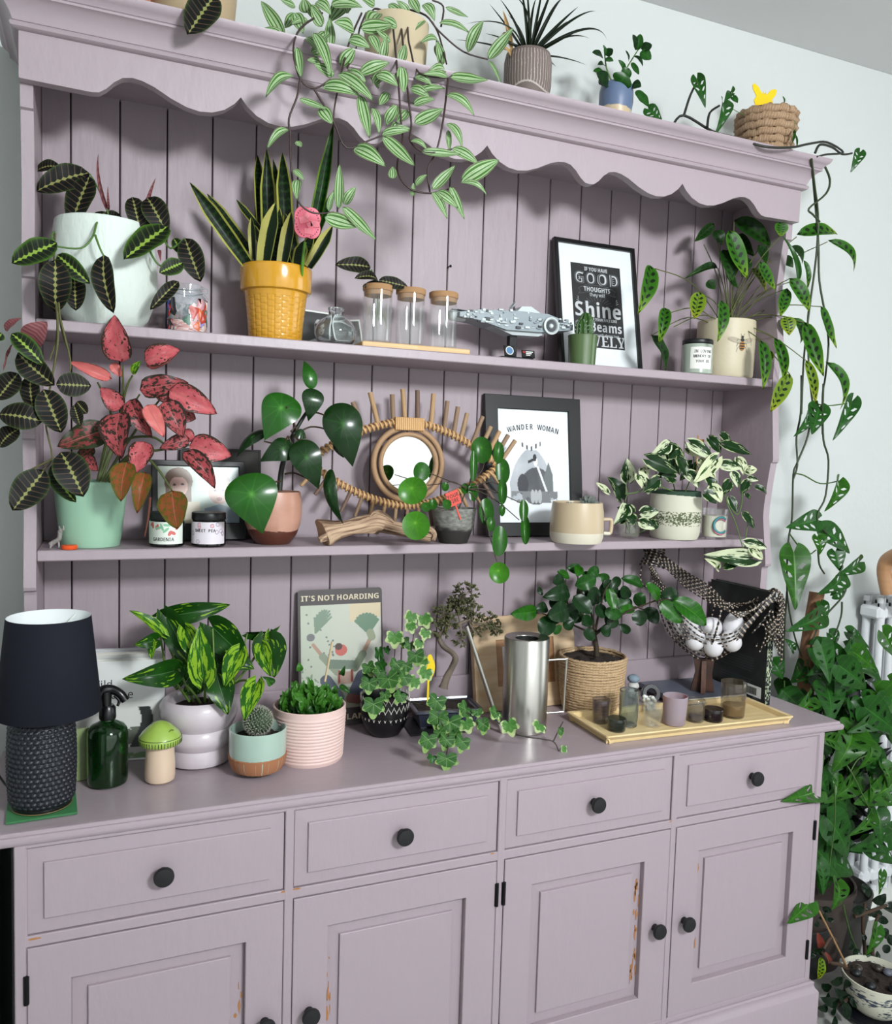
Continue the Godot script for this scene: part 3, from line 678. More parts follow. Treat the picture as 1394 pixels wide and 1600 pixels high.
func build_mid_shelf():
	var y := 1.277
	# two little candle jars
	var dark := mat(Color(0.03, 0.03, 0.035), 0.12)
	var j1 := jar_candle("candle_jar", "small black lidded candle jar labelled with red petals and green leaves", Vector3(-0.6394, 1.277, 0.1343), 0.0335, 0.068, 0.015, dark, func(u, v):
		var c := Color(0.84, 0.87, 0.83)
		for k in 14:
			var q := Vector2(0.22 + 0.6 * hash2(k, 3), 0.1 + 0.75 * hash2(k, 5))
			var d := Vector2((u - q.x) * 2.2, v - q.y).rotated(k * 1.3)
			if absf(q.x - 0.52) > 0.1 and Vector2(d.x, d.y * 0.55).length() < 0.075: c = Color(0.76, 0.38, 0.36)
			if absf(q.x - 0.52) <= 0.1 and q.y < 0.55 and Vector2(d.x * 1.6, d.y * 0.5).length() < 0.09: c = Color(0.5, 0.72, 0.58)
		return c, Vector3(0.006, 0.05, 1.35), "small candle jars before the children's photo")
	curved_words("GARDENIA", 0.0068, M.black, j1, 0.0338, 0.0155, -0.3, 0.9)
	var j2 := jar_candle("candle_jar", "small black lidded candle jar with pale label printed SWEET PEA", Vector3(-0.5599, 1.277, 0.1445), 0.0335, 0.068, 0.015, dark, func(u, v):
		var c := Color(0.83, 0.8, 0.83)
		for k in 15:
			var q := Vector2(0.05 + 0.9 * hash2(k, 7), 0.08 + 0.85 * hash2(k, 9))
			var d := Vector2((u - q.x) * 2.2, v - q.y).length()
			if absf(q.y - 0.45) > 0.2 or absf(q.x - 0.5) > 0.27:
				if absf(d - 0.085) < 0.012: c = Color(0.55, 0.46, 0.55)
				elif d < 0.07 and k % 3 == 0: c = Color(0.84, 0.66, 0.68)
		return c, Vector3(0.006, 0.05, 1.35), "small candle jars before the children's photo")
	curved_words("SWEET PEA", 0.0062, M.black, j2, 0.0338, 0.033, -0.36, 0.9)
	# a black frame with a photo of two children
	var f := thing("photo_frame", "black photo frame with a colour photo of two small children", "photo frame", Vector3(-0.568, y + 0.0024, 0.064))
	f.rotation = Vector3(-0.16, 0.03, 0)
	part("frame", ring(Vector2(-0.096, 0), Vector2(0.096, 0.17), Vector2(-0.084, 0.036), Vector2(0.084, 0.158), -0.012, 0.0), M.black, f)
	var pm := mat(Color.WHITE, 0.25)
	pm.albedo_texture = painted(160, 110, func(u, v):
		var p := Vector2(u * 1.42, v)
		var c := Color(0.72, 0.75, 0.7).lerp(Color(0.62, 0.7, 0.68), u)
		var face := Color(0.72, 0.58, 0.53)
		if (p - Vector2(0.36, 0.27)).length() < 0.24 or (absf(p.x - 0.36) < 0.22 and p.y > 0.25 and p.y < 0.62): c = Color(0.42, 0.33, 0.27)
		if Vector2((p.x - 0.36) * 1.1, p.y - 0.36).length() < 0.175 and p.y > 0.2: c = face
		for e in [[0.29, 0.33], [0.43, 0.32]]:
			if Vector2(p.x - e[0], (p.y - e[1]) * 1.5).length() < 0.028: c = Color(0.24, 0.19, 0.18)
		if Vector2((p.x - 0.36) * 0.6, p.y - 0.46).length() < 0.026: c = Color(0.6, 0.35, 0.35)
		if p.y > 0.62 and p.x > 0.0 and p.x < 0.72: c = Color(0.76, 0.72, 0.62)
		if p.y > 0.66 and p.x < 0.2: c = Color(0.6, 0.5, 0.16)
		if Vector2((p.x - 1.06) * 1.05, p.y - 0.46).length() < 0.2: c = face.darkened(0.06)
		if Vector2(p.x - 1.06, (p.y - 0.26) * 1.5).length() < 0.19 and p.y < 0.33: c = Color(0.5, 0.42, 0.34)
		for e in [[0.99, 0.42], [1.13, 0.42]]:
			if Vector2(p.x - e[0], (p.y - e[1]) * 1.5).length() < 0.026: c = Color(0.22, 0.17, 0.16)
		if Vector2((p.x - 1.06) * 0.6, p.y - 0.57).length() < 0.03: c = Color(0.5, 0.28, 0.28)
		if p.y > 0.66 + 0.3 * absf(p.x - 1.06) and p.x > 0.8: c = Color(0.5, 0.56, 0.6)
		return c)
	part("photograph", box(Vector3(-0.085, 0.035, -0.008), Vector3(0.085, 0.159, -0.006), 0.0), pm, f)
	part("backing", box(Vector3(-0.094, 0.004, -0.014), Vector3(0.094, 0.166, -0.01), 0.0005), M.black, f)
	var cb := thing("canvas_board", "dull grey board standing behind the children's photo frame", "picture", Vector3(-0.52, y + 0.001, 0.036))
	cb.rotation = Vector3(-0.12, 0, 0)
	part("board", box(Vector3(-0.085, 0, -0.006), Vector3(0.085, 0.196, 0.0), 0.001), relief(mat(Color(0.2, 0.19, 0.18), 0.7), noise(0.3, 2), 0.02, Vector3(10, 10, 10)), cb)
	part("edge_strip", ring(Vector2(-0.086, -0.0), Vector2(0.086, 0.197), Vector2(-0.081, 0.005), Vector2(0.081, 0.192), -0.007, 0.001), mat(Color(0.15, 0.14, 0.14), 0.6), cb)
	# tiny glass figure and an orange lid
	var fg := thing("glass_figure", "tiny clear glass animal figure at the left end of the middle shelf", "figurine", Vector3(-0.838, y, 0.15))
	var gl := glass(Color(0.75, 0.72, 0.7), 0.25, 0.05)
	var body := tube(smooth([Vector3(-0.012, 0.006, 0), Vector3(-0.004, 0.012, 0), Vector3(0.004, 0.018, 0), Vector3(0.005, 0.03, 0)], 4), 0.005, 0.004, 10)
	body.merge(tube([Vector3(0.005, 0.03, 0), Vector3(0.008, 0.036, 0.002)], 0.005, 0.0035, 10))
	part("body", body, gl, fg)
	for e in [[0.004, 0.042, 0.002], [0.011, 0.043, 0.001]]:
		part("ear", tube([Vector3(e[0] + 0.001, 0.034, 0), Vector3(e[0], e[1], e[2])], 0.0022, 0.001, 7), gl, fg)
	for e in [[-0.012, -0.004], [-0.011, 0.004], [0.003, -0.004], [0.004, 0.004]]:
		part("leg", tube([Vector3(e[0] * 0.8, 0.012, e[1] * 0.6), Vector3(e[0], 0.0, e[1])], 0.002, 0.0016, 7), gl, fg)
	var ol := thing("bottle_cap", "small bright orange screw cap lying by the mint green pot", "cap", Vector3(-0.816, y, 0.17))
	part("cap", lathe([Vector2(0, 0.0), Vector2(0.0135, 0.0), Vector2(0.014, 0.0006), Vector2(0.014, 0.0065), Vector2(0.013, 0.0075), Vector2(0, 0.0078)], 40, 40, func(r, _y, th): return r + (0.0003 * sin(th * 40.0) if r > 0.0138 else 0.0)), mat(Color(0.85, 0.3, 0.08), 0.35), ol)
	# the eye mirror of rattan
	eye_mirror()
	driftwood()
	# framed print on the right
	var w := thing("framed_print", "wide black frame with print lettered WANDER WOMAN leaning behind the mug", "picture", Vector3(0.2475, y + 0.0016, 0.062))
	w.rotation = Vector3(-0.125, 0.0, 0.0)
	var W := 0.1375
	var H := 0.354
	part("frame", ring(Vector2(-W, 0), Vector2(W, H), Vector2(-W + 0.036, 0.0345), Vector2(W - 0.036, H - 0.0345), -0.012, 0.0), mat(Color(0.035, 0.038, 0.045), 0.5), w)
	var wp := mat(Color.WHITE, 0.35)
	wp.albedo_texture = painted(144, 200, func(u, v):
		var c := Color(0.86, 0.88, 0.9)
		var x: float = u - 0.5
		var g := nn(u, v, 0.06, 2)
		if v > 0.36 and v < 0.8 and absf(x + 0.04) < 0.3 * sqrt(clampf((v - 0.34) / 0.3, 0, 1)) + 0.02 * g and v > 0.36: c = Color(0.62, 0.64, 0.66).lerp(Color(0.72, 0.73, 0.75), g + 0.4)
		if Vector2((x - 0.02) * 1.0, (v - 0.67) * 1.25).length() < 0.2 + 0.03 * g: c = Color(0.24, 0.25, 0.27).lerp(Color(0.38, 0.39, 0.4), clampf(g + 0.3, 0, 1))
		if Vector2((x + 0.16) * 1.2, v - 0.66).length() < 0.09: c = Color(0.2, 0.2, 0.22)
		if absf(x - 0.2) < 0.06 and v > 0.46 + absf(x - 0.2) * 2.0 and v < 0.74: c = Color(0.4, 0.42, 0.42)
		if v > 0.72 and v < 0.82 and absf(x) < 0.32 and nn(u, v, 0.2, 4) > -0.12: c = Color(0.45, 0.46, 0.47)
		for k in 3:
			if Vector2((x + 0.03 - 0.05 * k) * 2.2, v - 0.765).length() < 0.062: c = Color(0.66, 0.67, 0.68)
		if absf(x - 0.1 - (v - 0.6) * 0.55) < 0.016 and v > 0.5 and v < 0.72: c = Color(0.84, 0.84, 0.85)
		if Vector2((x - 0.02) * 1.6, v - 0.46).length() < 0.045: c = Color(0.86, 0.86, 0.87)
		if Vector2((x - 0.01) * 1.3, v - 0.425).length() < 0.03 or (absf(v - 0.44 + x * 0.3) < 0.012 and x > -0.08 and x < 0.03): c = Color(0.14, 0.14, 0.15)
		if absf(fposmod(x * 16.0, 1.0) - 0.5) < 0.22 and v < 0.372 - 0.35 * absf(x + 0.05) and v > 0.345 - 0.35 * absf(x + 0.05) - 0.012 and absf(x + 0.05) < 0.15: c = Color(0.25, 0.26, 0.28)
		return c)
	part("print", box(Vector3(-W + 0.034, 0.032, -0.0095), Vector3(W - 0.034, H - 0.032, -0.006), 0.0), wp, w)
	var text := "WANDER WOMAN"
	for i in text.length():
		var t := (i - 5.5) / 5.5
		if text[i] != " ":
			words(text[i], 0.0135, M.black, w, Transform3D(Basis(Vector3(0, 0, 1), -t * 0.22), Vector3(t * 0.068, H - 0.077 - 0.009 * t * t, -0.006)), "Droid Sans", true, 0.8)
	part("backing", box(Vector3(-W + 0.004, 0.004, -0.0135), Vector3(W - 0.004, H - 0.004, -0.0105), 0.001), M.black, w)
	# initial candle at the right
	var cg := thing("candle_glass", "clear glass candle with a teal and pink letter C beside the striped pot", "candle", Vector3(0.7255, 1.277, 0.1562))
	part("glass", lathe([Vector2(0, 0), Vector2(0.0325, 0), Vector2(0.0335, 0.0015), Vector2(0.035, 0.079), Vector2(0.034, 0.0795), Vector2(0.0325, 0.079), Vector2(0.031, 0.006), Vector2(0, 0.006)], 44), glass(Color(0.85, 0.87, 0.85), 0.04), cg)
	part("wax", lathe([Vector2(0, 0.0065), Vector2(0.0308, 0.0065), Vector2(0.032, 0.06), Vector2(0.03, 0.061), Vector2(0, 0.061)], 40), mat(Color(0.78, 0.77, 0.7), 0.5), cg)
	for e in [[0.0295, Color(0.75, 0.45, 0.52), -0.0025, 0.0352], [0.028, Color(0.24, 0.5, 0.52), 0.001, 0.0356]]:
		var arc := []
		for k in 25:
			var a := 0.75 + (TAU - 1.5) * k / 24.0
			var th: float = -0.2 + cos(a) * 0.019 / 0.034 + e[2] * 8.0
			arc.append(Vector3(sin(th) * e[3], 0.037 + sin(a) * 0.02 + e[2], cos(th) * e[3]))
		var at_ := tube(arc, 0.0036, 0.003, 6)
		for i in at_.v.size(): # pressed flat on the glass
			var q := Vector2(at_.v[i].x, at_.v[i].z)
			var k2: float = (e[3] - 0.0004 + (q.length() - e[3]) * 0.12) / q.length()
			at_.v[i].x *= k2; at_.v[i].z *= k2
		part("letter", at_, mat(e[1], 0.4), cg)

func eye_mirror():
	var c := Vector3(-0.1103, 1.4516, 0.08)
	var m := thing("rattan_mirror", "eye-shaped rattan mirror with stick lashes leaning on the boards", "mirror", Vector3(c.x, c.y, c.z))
	m.rotation = Vector3(-0.05, 0, 0)
	var cane := relief(mat(Color(0.62, 0.49, 0.36), 0.55), noise(0.12, 6), 0.04, Vector3(20, 20, 20))
	var wrap := relief(mat(Color(0.78, 0.62, 0.42), 0.5), noise(0.2, 7), 0.03, Vector3(20, 20, 20))
	var rg := func(r: float, t: float, z: float) -> Shape:
		var q := []
		for k in 49:
			q.append(Vector3(cos(TAU * k / 48) * r, sin(TAU * k / 48) * r, z))
		return tube(q, t, t, 10)
	part("glass", lathe([Vector2(0, 0.002), Vector2(0.066, 0.002), Vector2(0.066, -0.002), Vector2(0, -0.002)], 48).moved(Transform3D(Basis(Vector3.RIGHT, PI / 2), Vector3(0, 0, 0.004))), mat(Color(0.84, 0.85, 0.82), 0.02, 1.0), m, "round mirror glass")
	part("inner_ring", rg.call(0.068, 0.0055, 0.008), cane, m)
	part("outer_ring", rg.call(0.0835, 0.0068, 0.004), cane, m)
	part("backing", lathe([Vector2(0, -0.004), Vector2(0.07, -0.004), Vector2(0.07, 0.001), Vector2(0, 0.001)], 40).moved(Transform3D(Basis(Vector3.RIGHT, PI / 2), Vector3.ZERO)), mat(Color(0.3, 0.22, 0.14), 0.8), m)
	var lid := func(u: float) -> Vector3: # upper edge of the eye, -1..1
		return Vector3(u * 0.238, 0.0985 * (1.0 - pow(absf(u), 1.8)) - 0.002, 0.0)
	var low := func(u: float) -> Vector3:
		return Vector3(u * 0.238, -0.0985 * (1.0 - pow(absf(u), 1.8)) + 0.002, 0.0)
	for e in [[lid, "upper_lid"], [low, "lower_lid"]]:
		var q := []
		for k in 41:
			q.append(e[0].call(-1.06 + 2.12 * k / 40.0))
		part(e[1], tube(q, 0.006, 0.006, 8), cane, m)
		var coil := []
		var n := 420
		for k in n + 1:
			var u := -0.98 + 1.96 * k / n
			var p: Vector3 = e[0].call(u)
			var d: Vector3 = (e[0].call(u + 0.01) - e[0].call(u - 0.01)).normalized()
			var nrm := Vector3(-d.y, d.x, 0)
			var th := TAU * u * 24.0
			coil.append(p + (nrm * cos(th) + Vector3(0, 0, 1) * sin(th)) * 0.0078)
		part("wrapping", tube(coil, 0.0029, 0.0029, 6), wrap, m)
	var band := Shape.new()
	for k in 15:
		band.merge(box(Vector3(-0.0355 + k * 0.0047, 0.076, -0.006), Vector3(-0.0355 + k * 0.0047 + 0.0044, 0.106, 0.0165), 0.0018))
	part("binding", band, wrap, m)
	var up := [[-0.93, -0.75], [-0.45, -0.42], [-0.3, -0.3], [-0.15, -0.06], [-0.03, -0.1], [0.1, -0.02], [0.24, 0.08], [0.38, 0.12], [0.48, 0.18], [0.56, 0.28], [0.68, 0.42], [0.77, 0.5], [0.85, 0.55], [0.92, 0.62], [0.98, 0.7]]
	for e in up:
		var p: Vector3 = lid.call(e[0])
		var d := Vector3(sin(e[1] * 0.9), cos(e[1] * 0.9), 0)
		part("lash", tube([p + Vector3(0, 0, 0.0), p + d * 0.03, p + d * (0.064 + 0.014 * hash2(e[0], 1.0))], 0.0062 - 0.001 * hash2(e[0], 3), 0.0058, 8), wood_lash(e[0]), m)
	for k in 17:
		var u := -0.9 + 1.8 * k / 16.0
		var p: Vector3 = low.call(u)
		var d := Vector3(sin(u * 0.8), -cos(u * 0.8), 0)
		part("lash", tube([p, p + d * 0.028, p + d * (0.046 + 0.012 * hash2(u, 2.0))], 0.0046, 0.0042, 8), wood_lash(u), m)

var lash_mats := []
func wood_lash(k: float) -> Material:
	if lash_mats.is_empty():
		for c in [Color(0.52, 0.42, 0.33), Color(0.6, 0.49, 0.37), Color(0.42, 0.33, 0.28), Color(0.66, 0.53, 0.38)]:
			lash_mats.append(relief(mat(c, 0.65), noise(0.1, 11), 0.04, Vector3(25, 25, 25)))
	return lash_mats[int(hash2(k, 7.0) * 3.99)]

func driftwood():
	var d := thing("driftwood", "gnarled piece of pale driftwood lying in front of the rattan mirror", "driftwood", Vector3(-0.21, 1.277, 0.15))
	var path := smooth([Vector3(-0.118, 0.022, 0.01), Vector3(-0.085, 0.03, 0.005), Vector3(-0.04, 0.037, 0.0), Vector3(0.0, 0.046, 0.0), Vector3(0.035, 0.036, 0.0), Vector3(0.085, 0.025, 0.008), Vector3(0.128, 0.016, 0.016)], 8)
	var tx := painted(128, 128, func(u, v):
		var g := nn(u * 8.0, v * 0.9, 0.05, 2) + 0.5 * nn(u * 20.0, v * 2.0, 0.05, 4)
		return Color(0.72, 0.61, 0.5).lerp(Color(0.42, 0.31, 0.24), clampf(g * 1.3 + 0.25, 0, 1)))
	var wm := mat(Color.WHITE, 0.75)
	wm.albedo_texture = tx
	wm.heightmap_enabled = true
	wm.heightmap_texture = tx
	wm.heightmap_scale = 0.5
	var s := tube(path, 0.022, 0.015, 26, func(v, th):
		var k := 1.0 + 0.22 * sin(th * 2.0 + v * 5.0) + 0.3 * nn(cos(th) * 0.3 + v * 1.5, sin(th) * 0.3, 0.05, 3) + 0.12 * nn(cos(th) * 0.5 + v * 0.6, sin(th) * 0.5, 0.12, 5) + 0.16 * sin(th * 5.0 + v * 9.0 + 2.0 * nn(v, th, 0.04))
		k += 0.5 * exp(-pow((v - 0.5) * 9.0, 2.0)) * maxf(0.0, cos(th - 1.2)) + 0.3 * exp(-pow((v - 0.04) * 12.0, 2.0))
		return k * (0.75 if v > 0.6 else 1.0))
	for i in s.v.size():
		s.v[i].y = maxf(s.v[i].y, 0.0)
	part("trunk", s, wm, d)
	var b := tube(smooth([Vector3(-0.01, 0.045, 0.0), Vector3(0.0, 0.06, 0.002), Vector3(0.016, 0.062, 0.004), Vector3(0.04, 0.045, 0.006)], 6), 0.011, 0.006, 12, func(v, th): return 1.0 + 0.3 * sin(th * 3.0 + v * 6.0))
	part("knot", b, wm, d)
	part("branch_stub", tube(smooth([Vector3(-0.1, 0.024, 0.015), Vector3(-0.112, 0.02, 0.026), Vector3(-0.13, 0.012, 0.03)], 5), 0.012, 0.006, 12, func(v, th): return 1.0 + 0.25 * sin(th * 4.0 + v * 5.0)), wm, d)
	part("splinter", tube(smooth([Vector3(0.08, 0.03, 0.012), Vector3(0.115, 0.034, 0.02), Vector3(0.132, 0.022, 0.024), Vector3(0.128, 0.008, 0.03)], 5), 0.009, 0.004, 10, func(v, th): return 1.0 + 0.25 * sin(th * 4.0)), wm, d)

func build_upper_shelf():
	var y := 1.7002
	# decoupage jar tied with twine
	var jp := Vector3(-0.6018, 1.7002, 0.105)
	var j := thing("decorated_jar", "glass jar covered in bright collage scraps with twine bow round its neck", "jar", jp)
	part("glass", lathe([Vector2(0, 0), Vector2(0.036, 0), Vector2(0.0385, 0.003), Vector2(0.0385, 0.066), Vector2(0.036, 0.076), Vector2(0.03, 0.081), Vector2(0.029, 0.09), Vector2(0.031, 0.091), Vector2(0.031, 0.098), Vector2(0.029, 0.099), Vector2(0.0275, 0.098), Vector2(0.0275, 0.081), Vector2(0.034, 0.074), Vector2(0.036, 0.065), Vector2(0.036, 0.005), Vector2(0, 0.004)], 44), glass(Color(0.75, 0.82, 0.85), 0.12, 0.04), j)
	var cols := [Color(0.66, 0.2, 0.14), Color(0.76, 0.36, 0.14), Color(0.25, 0.27, 0.55), Color(0.78, 0.7, 0.68), Color(0.24, 0.4, 0.33), Color(0.72, 0.5, 0.52), Color(0.5, 0.5, 0.75), Color(0.1, 0.1, 0.12)]
	for k in 44:
		var th := hash2(k, 1) * TAU
		var hh := 0.012 + 0.056 * hash2(k, 2)
		if hh > 0.03 and absf(wrapf(th + 0.3, -PI, PI)) < 0.5:
			continue
		var r0 := 0.006 + 0.008 * hash2(k, 3)
		var rr := 0.0388 + 0.00012 * (k % 7)
		var f := func(u: float, v: float) -> Vector3:
			var a := u * TAU
			var q: float = r0 * v * (1.0 + 0.3 * sin(a * 3.0 + k))
			var t2 := th + q * cos(a) / rr
			return Vector3(sin(t2) * rr, clampf(hh + q * sin(a) * 1.3, 0.002, 0.07), cos(t2) * rr)
		part("paper_scrap", surf(f, 12, 1), mat(cols[k % cols.size()], 0.4), j)
	var band := surf(func(u, v): return Vector3(sin(u * TAU) * 0.0387, lerpf(0.002, 0.026, v), cos(u * TAU) * 0.0387), 40, 1)
	var bm := mat(Color.WHITE, 0.5)
	bm.albedo_texture = painted(96, 32, func(u, v): return [Color(0.8, 0.72, 0.7), Color(0.74, 0.55, 0.54), Color(0.82, 0.78, 0.76), Color(0.6, 0.42, 0.42)][int(hash2(floor(u * 30.0 + nn(u, v, 0.2) * 2.0), floor(v * 6.0)) * 3.99)])
	part("paper_band", band, bm, j)
	var tw := mat(Color(0.55, 0.58, 0.58), 0.8)
	var nk := []
	for k in 25:
		nk.append(Vector3(sin(TAU * k / 24) * 0.0298, 0.0855 + 0.001 * sin(k), cos(TAU * k / 24) * 0.0298))
	part("twine", tube(nk, 0.0011, 0.0011, 5), tw, j)
	for e in [[Vector3(0.014, 0.088, 0.028), Vector3(0.034, 0.092, 0.026), Vector3(0.036, 0.082, 0.027), Vector3(0.014, 0.085, 0.028)], [Vector3(0.014, 0.086, 0.028), Vector3(0.03, 0.079, 0.028), Vector3(0.04, 0.07, 0.026)]]:
		part("bow", tube(smooth(e, 5), 0.0009, 0.0009, 5), tw, j)
	# black and white snapshots
	for k in 2:
		var pp: Vector3 = [Vector3(-0.3205, 1.7002, 0.03), Vector3(-0.2374, 1.7002, 0.03)][k]
		var ph := thing("photograph", ["black and white portrait snapshot standing between yellow pot and ribbed vase", "grey snapshot with white border half hidden behind the ribbed glass vase"][k], "photo", pp + Vector3(0, 0.0003, 0), 0.0)
		ph.rotation = Vector3(-0.2, 0, [-0.05, 0.12][k])
		var hh: float = [0.092, 0.078][k]
		part("border", box(Vector3(-0.034, 0, -0.0012), Vector3(0.034, hh, 0.0), 0.0002), M.white, ph)
		var pm := mat(Color.WHITE, 0.3)
		pm.albedo_texture = painted(48, 64, func(u, v):
			var c := Color(0.12, 0.12, 0.12)
			if k == 0:
				if Vector2((u - 0.62) * 1.4, v - 0.42).length() < 0.24: c = Color(0.5, 0.5, 0.5).lerp(Color(0.75, 0.75, 0.75), u)
				for q in [[0.52, 0.36], [0.74, 0.36]]:
					if Vector2(u - q[0], v - q[1]).length() < 0.045: c = Color(0.15, 0.15, 0.15)
				if Vector2((u - 0.63) * 0.6, v - 0.56).length() < 0.03: c = Color(0.3, 0.3, 0.3)
				if v > 0.7 + 0.4 * absf(u - 0.6): c = Color(0.6, 0.6, 0.62)
			else:
				c = Color(0.3, 0.31, 0.3).lerp(Color(0.5, 0.5, 0.5), clampf(nn(u, v, 0.05) + 0.5, 0, 1))
			return c)
		part("print", box(Vector3(-0.03, 0.006, 0.0), Vector3(0.03, hh - 0.004, 0.0004), 0.0), pm, ph)
	# ribbed glass vase
	var v := thing("glass_vase", "round ribbed clear glass vase beside the yellow pot", "vase", Vector3(-0.2976, 1.7002, 0.12))
	var rib := glass(Color(0.95, 0.97, 0.97), 0.02, 0.02)
	rib.refraction_enabled = true
	rib.refraction_scale = 0.045
	var vr := func(r, yy, th): return r + (0.0016 * absf(sin(th * 9.0)) * clampf((r - 0.016) / 0.02, 0, 1))
	part("glass", lathe([Vector2(0, 0), Vector2(0.024, 0), Vector2(0.032, 0.003), Vector2(0.041, 0.014), Vector2(0.0445, 0.027), Vector2(0.0425, 0.04), Vector2(0.034, 0.053), Vector2(0.021, 0.062), Vector2(0.0155, 0.066), Vector2(0.0155, 0.074), Vector2(0.0172, 0.077), Vector2(0.0172, 0.081), Vector2(0.0155, 0.082), Vector2(0.014, 0.08), Vector2(0.0138, 0.066), Vector2(0.019, 0.06), Vector2(0.032, 0.05), Vector2(0.0395, 0.039), Vector2(0.0415, 0.027), Vector2(0.038, 0.015), Vector2(0.03, 0.006), Vector2(0, 0.005)], 108, 50, vr), rib, v)
	# three tube jars on their wooden stand
	var st := thing("bamboo_stand", "narrow pale bamboo stand under the three corked tube jars", "stand", Vector3(-0.1244, y, 0.125), -0.02)
	part("board", box(Vector3(-0.125, 0, -0.034), Vector3(0.125, 0.012, 0.04), 0.002), wood_mat(Color(0.84, 0.71, 0.52), Color(0.76, 0.61, 0.42), 61), st)
	var clear := glass(Color(0.8, 0.84, 0.83), 0.035, 0.015)
	var cork := relief(mat(Color(0.64, 0.49, 0.34), 0.8), noise(0.25, 12), 0.06, Vector3(30, 30, 30))
	var proto: Node3D = null
	var px := [-0.2071, -0.1309, -0.0521]
	var lb := ["corked glass tube jar with water and a leafy cutting", "empty corked glass tube jar in the middle of the bamboo stand", "empty corked glass tube jar at the spaceship end of the bamboo stand"]
	for k in 3:
		var t: Node3D
		if k == 0:
			t = thing("tube_jar", lb[0], "jar", Vector3(px[0], y + 0.012, 0.128), 0.0, "tube jars on the bamboo stand")
			proto = t
			part("glass", lathe([Vector2(0, 0), Vector2(0.029, 0), Vector2(0.0312, 0.003), Vector2(0.0318, 0.006), Vector2(0.0318, 0.113), Vector2(0.031, 0.114), Vector2(0.0302, 0.113), Vector2(0.0302, 0.006), Vector2(0.028, 0.0035), Vector2(0, 0.0035)], 48), clear, t)
			part("cork", lathe([Vector2(0, 0.103), Vector2(0.0298, 0.103), Vector2(0.03, 0.112), Vector2(0.0325, 0.1135), Vector2(0.033, 0.115), Vector2(0.033, 0.124), Vector2(0.032, 0.1255), Vector2(0, 0.1255)], 44), cork, t)
		else:
			t = proto.duplicate()
			t.name = numbered("tube_jar")
			add_child(t)
			t.position.x = px[k]
			t.set_meta("label", lb[k])
	part("water", lathe([Vector2(0, 0.004), Vector2(0.0285, 0.0045), Vector2(0.0301, 0.0065), Vector2(0.0301, 0.082), Vector2(0, 0.082)], 40), glass(Color(0.75, 0.8, 0.78), 0.04, 0.02), proto)
	spaceship()
	# chalkboard print in a black frame
	var c := thing("framed_print", "black framed chalkboard print lettered GOOD THOUGHTS and Shine with white mount", "picture", Vector3(0.4085, y + 0.0022, 0.085))
	c.rotation = Vector3(-0.185, 0.0, 0.0)
	var W := 0.1215
	var H := 0.335
	part("frame", ring(Vector2(-W, 0), Vector2(W, H), Vector2(-W + 0.0105, 0.0105), Vector2(W - 0.0105, H - 0.0105), -0.014, 0.0), mat(Color(0.02, 0.021, 0.025), 0.35), c)
	part("mount", box(Vector3(-W + 0.009, 0.009, -0.014), Vector3(W - 0.009, H - 0.009, -0.008), 0.0), mat(Color(0.84, 0.86, 0.87), 0.4), c, "white card mount")
	part("chalkboard", box(Vector3(-0.0745, 0.058, -0.008), Vector3(0.0745, H - 0.058, -0.0075), 0.0), relief(mat(Color(0.075, 0.078, 0.085), 0.6), noise(0.05, 4), 0.01, Vector3(8, 8, 8)), c, "dark print like a chalkboard")
	part("backing", box(Vector3(-W + 0.004, 0.004, -0.0155), Vector3(W - 0.004, H - 0.004, -0.0142), 0.001), M.black, c)
	var chalk := mat(Color(0.72, 0.73, 0.74), 0.7)
	var grey := mat(Color(0.4, 0.41, 0.42), 0.7)
	var z := -0.0074
	var lines := [["IF YOU HAVE", 0.0098, 0.0, H - 0.071, chalk, true, 0.85], ["GOOD", 0.032, 0.0, H - 0.096, chalk, true, 1.05], ["THOUGHTS", 0.012, 0.0, H - 0.124, chalk, true, 0.92], ["they will", 0.009, 0.0, H - 0.138, chalk, false, 1.0], ["Shine", 0.038, 0.0, H - 0.179, chalk, true, 1.0], ["OUT OF YOUR FACE LIKE", 0.0072, 0.006, H - 0.203, chalk, true, 0.85], ["SUN", 0.022, -0.05, H - 0.221, grey, true, 0.7], ["Beams", 0.024, 0.02, H - 0.223, chalk, true, 0.9], ["and you will always look", 0.0062, 0.012, H - 0.243, chalk, false, 1.0], ["LOVELY", 0.027, 0.0, H - 0.26, chalk, true, 0.98], ["Roald Dahl", 0.005, 0.012, H - 0.274, chalk, false, 1.0]]
	for e in lines:
		if e[0] != "Roald Dahl":
			words(e[0], e[1], e[4], c, at(Vector3(e[2], e[3], z)), "Droid Serif" if e[0] == "LOVELY" else "Droid Sans", e[5], e[6])
	var inner := words("GOOD", 0.032, mat(Color(0.26, 0.27, 0.28), 0.7), c, at(Vector3(0.0004, H - 0.096, z + 0.0003)), "Droid Sans", false, 1.1)
	for k in 11: # rays above Shine
		var a := PI * (k + 0.5) / 11.0
		var p0 := Vector3(cos(a) * 0.026, H - 0.166 + sin(a) * 0.013, z)
		part("chalk_ray", tube([p0, p0 + Vector3(cos(a) * 0.018, sin(a) * 0.013, 0)], 0.0005, 0.0005, 4), grey, c)
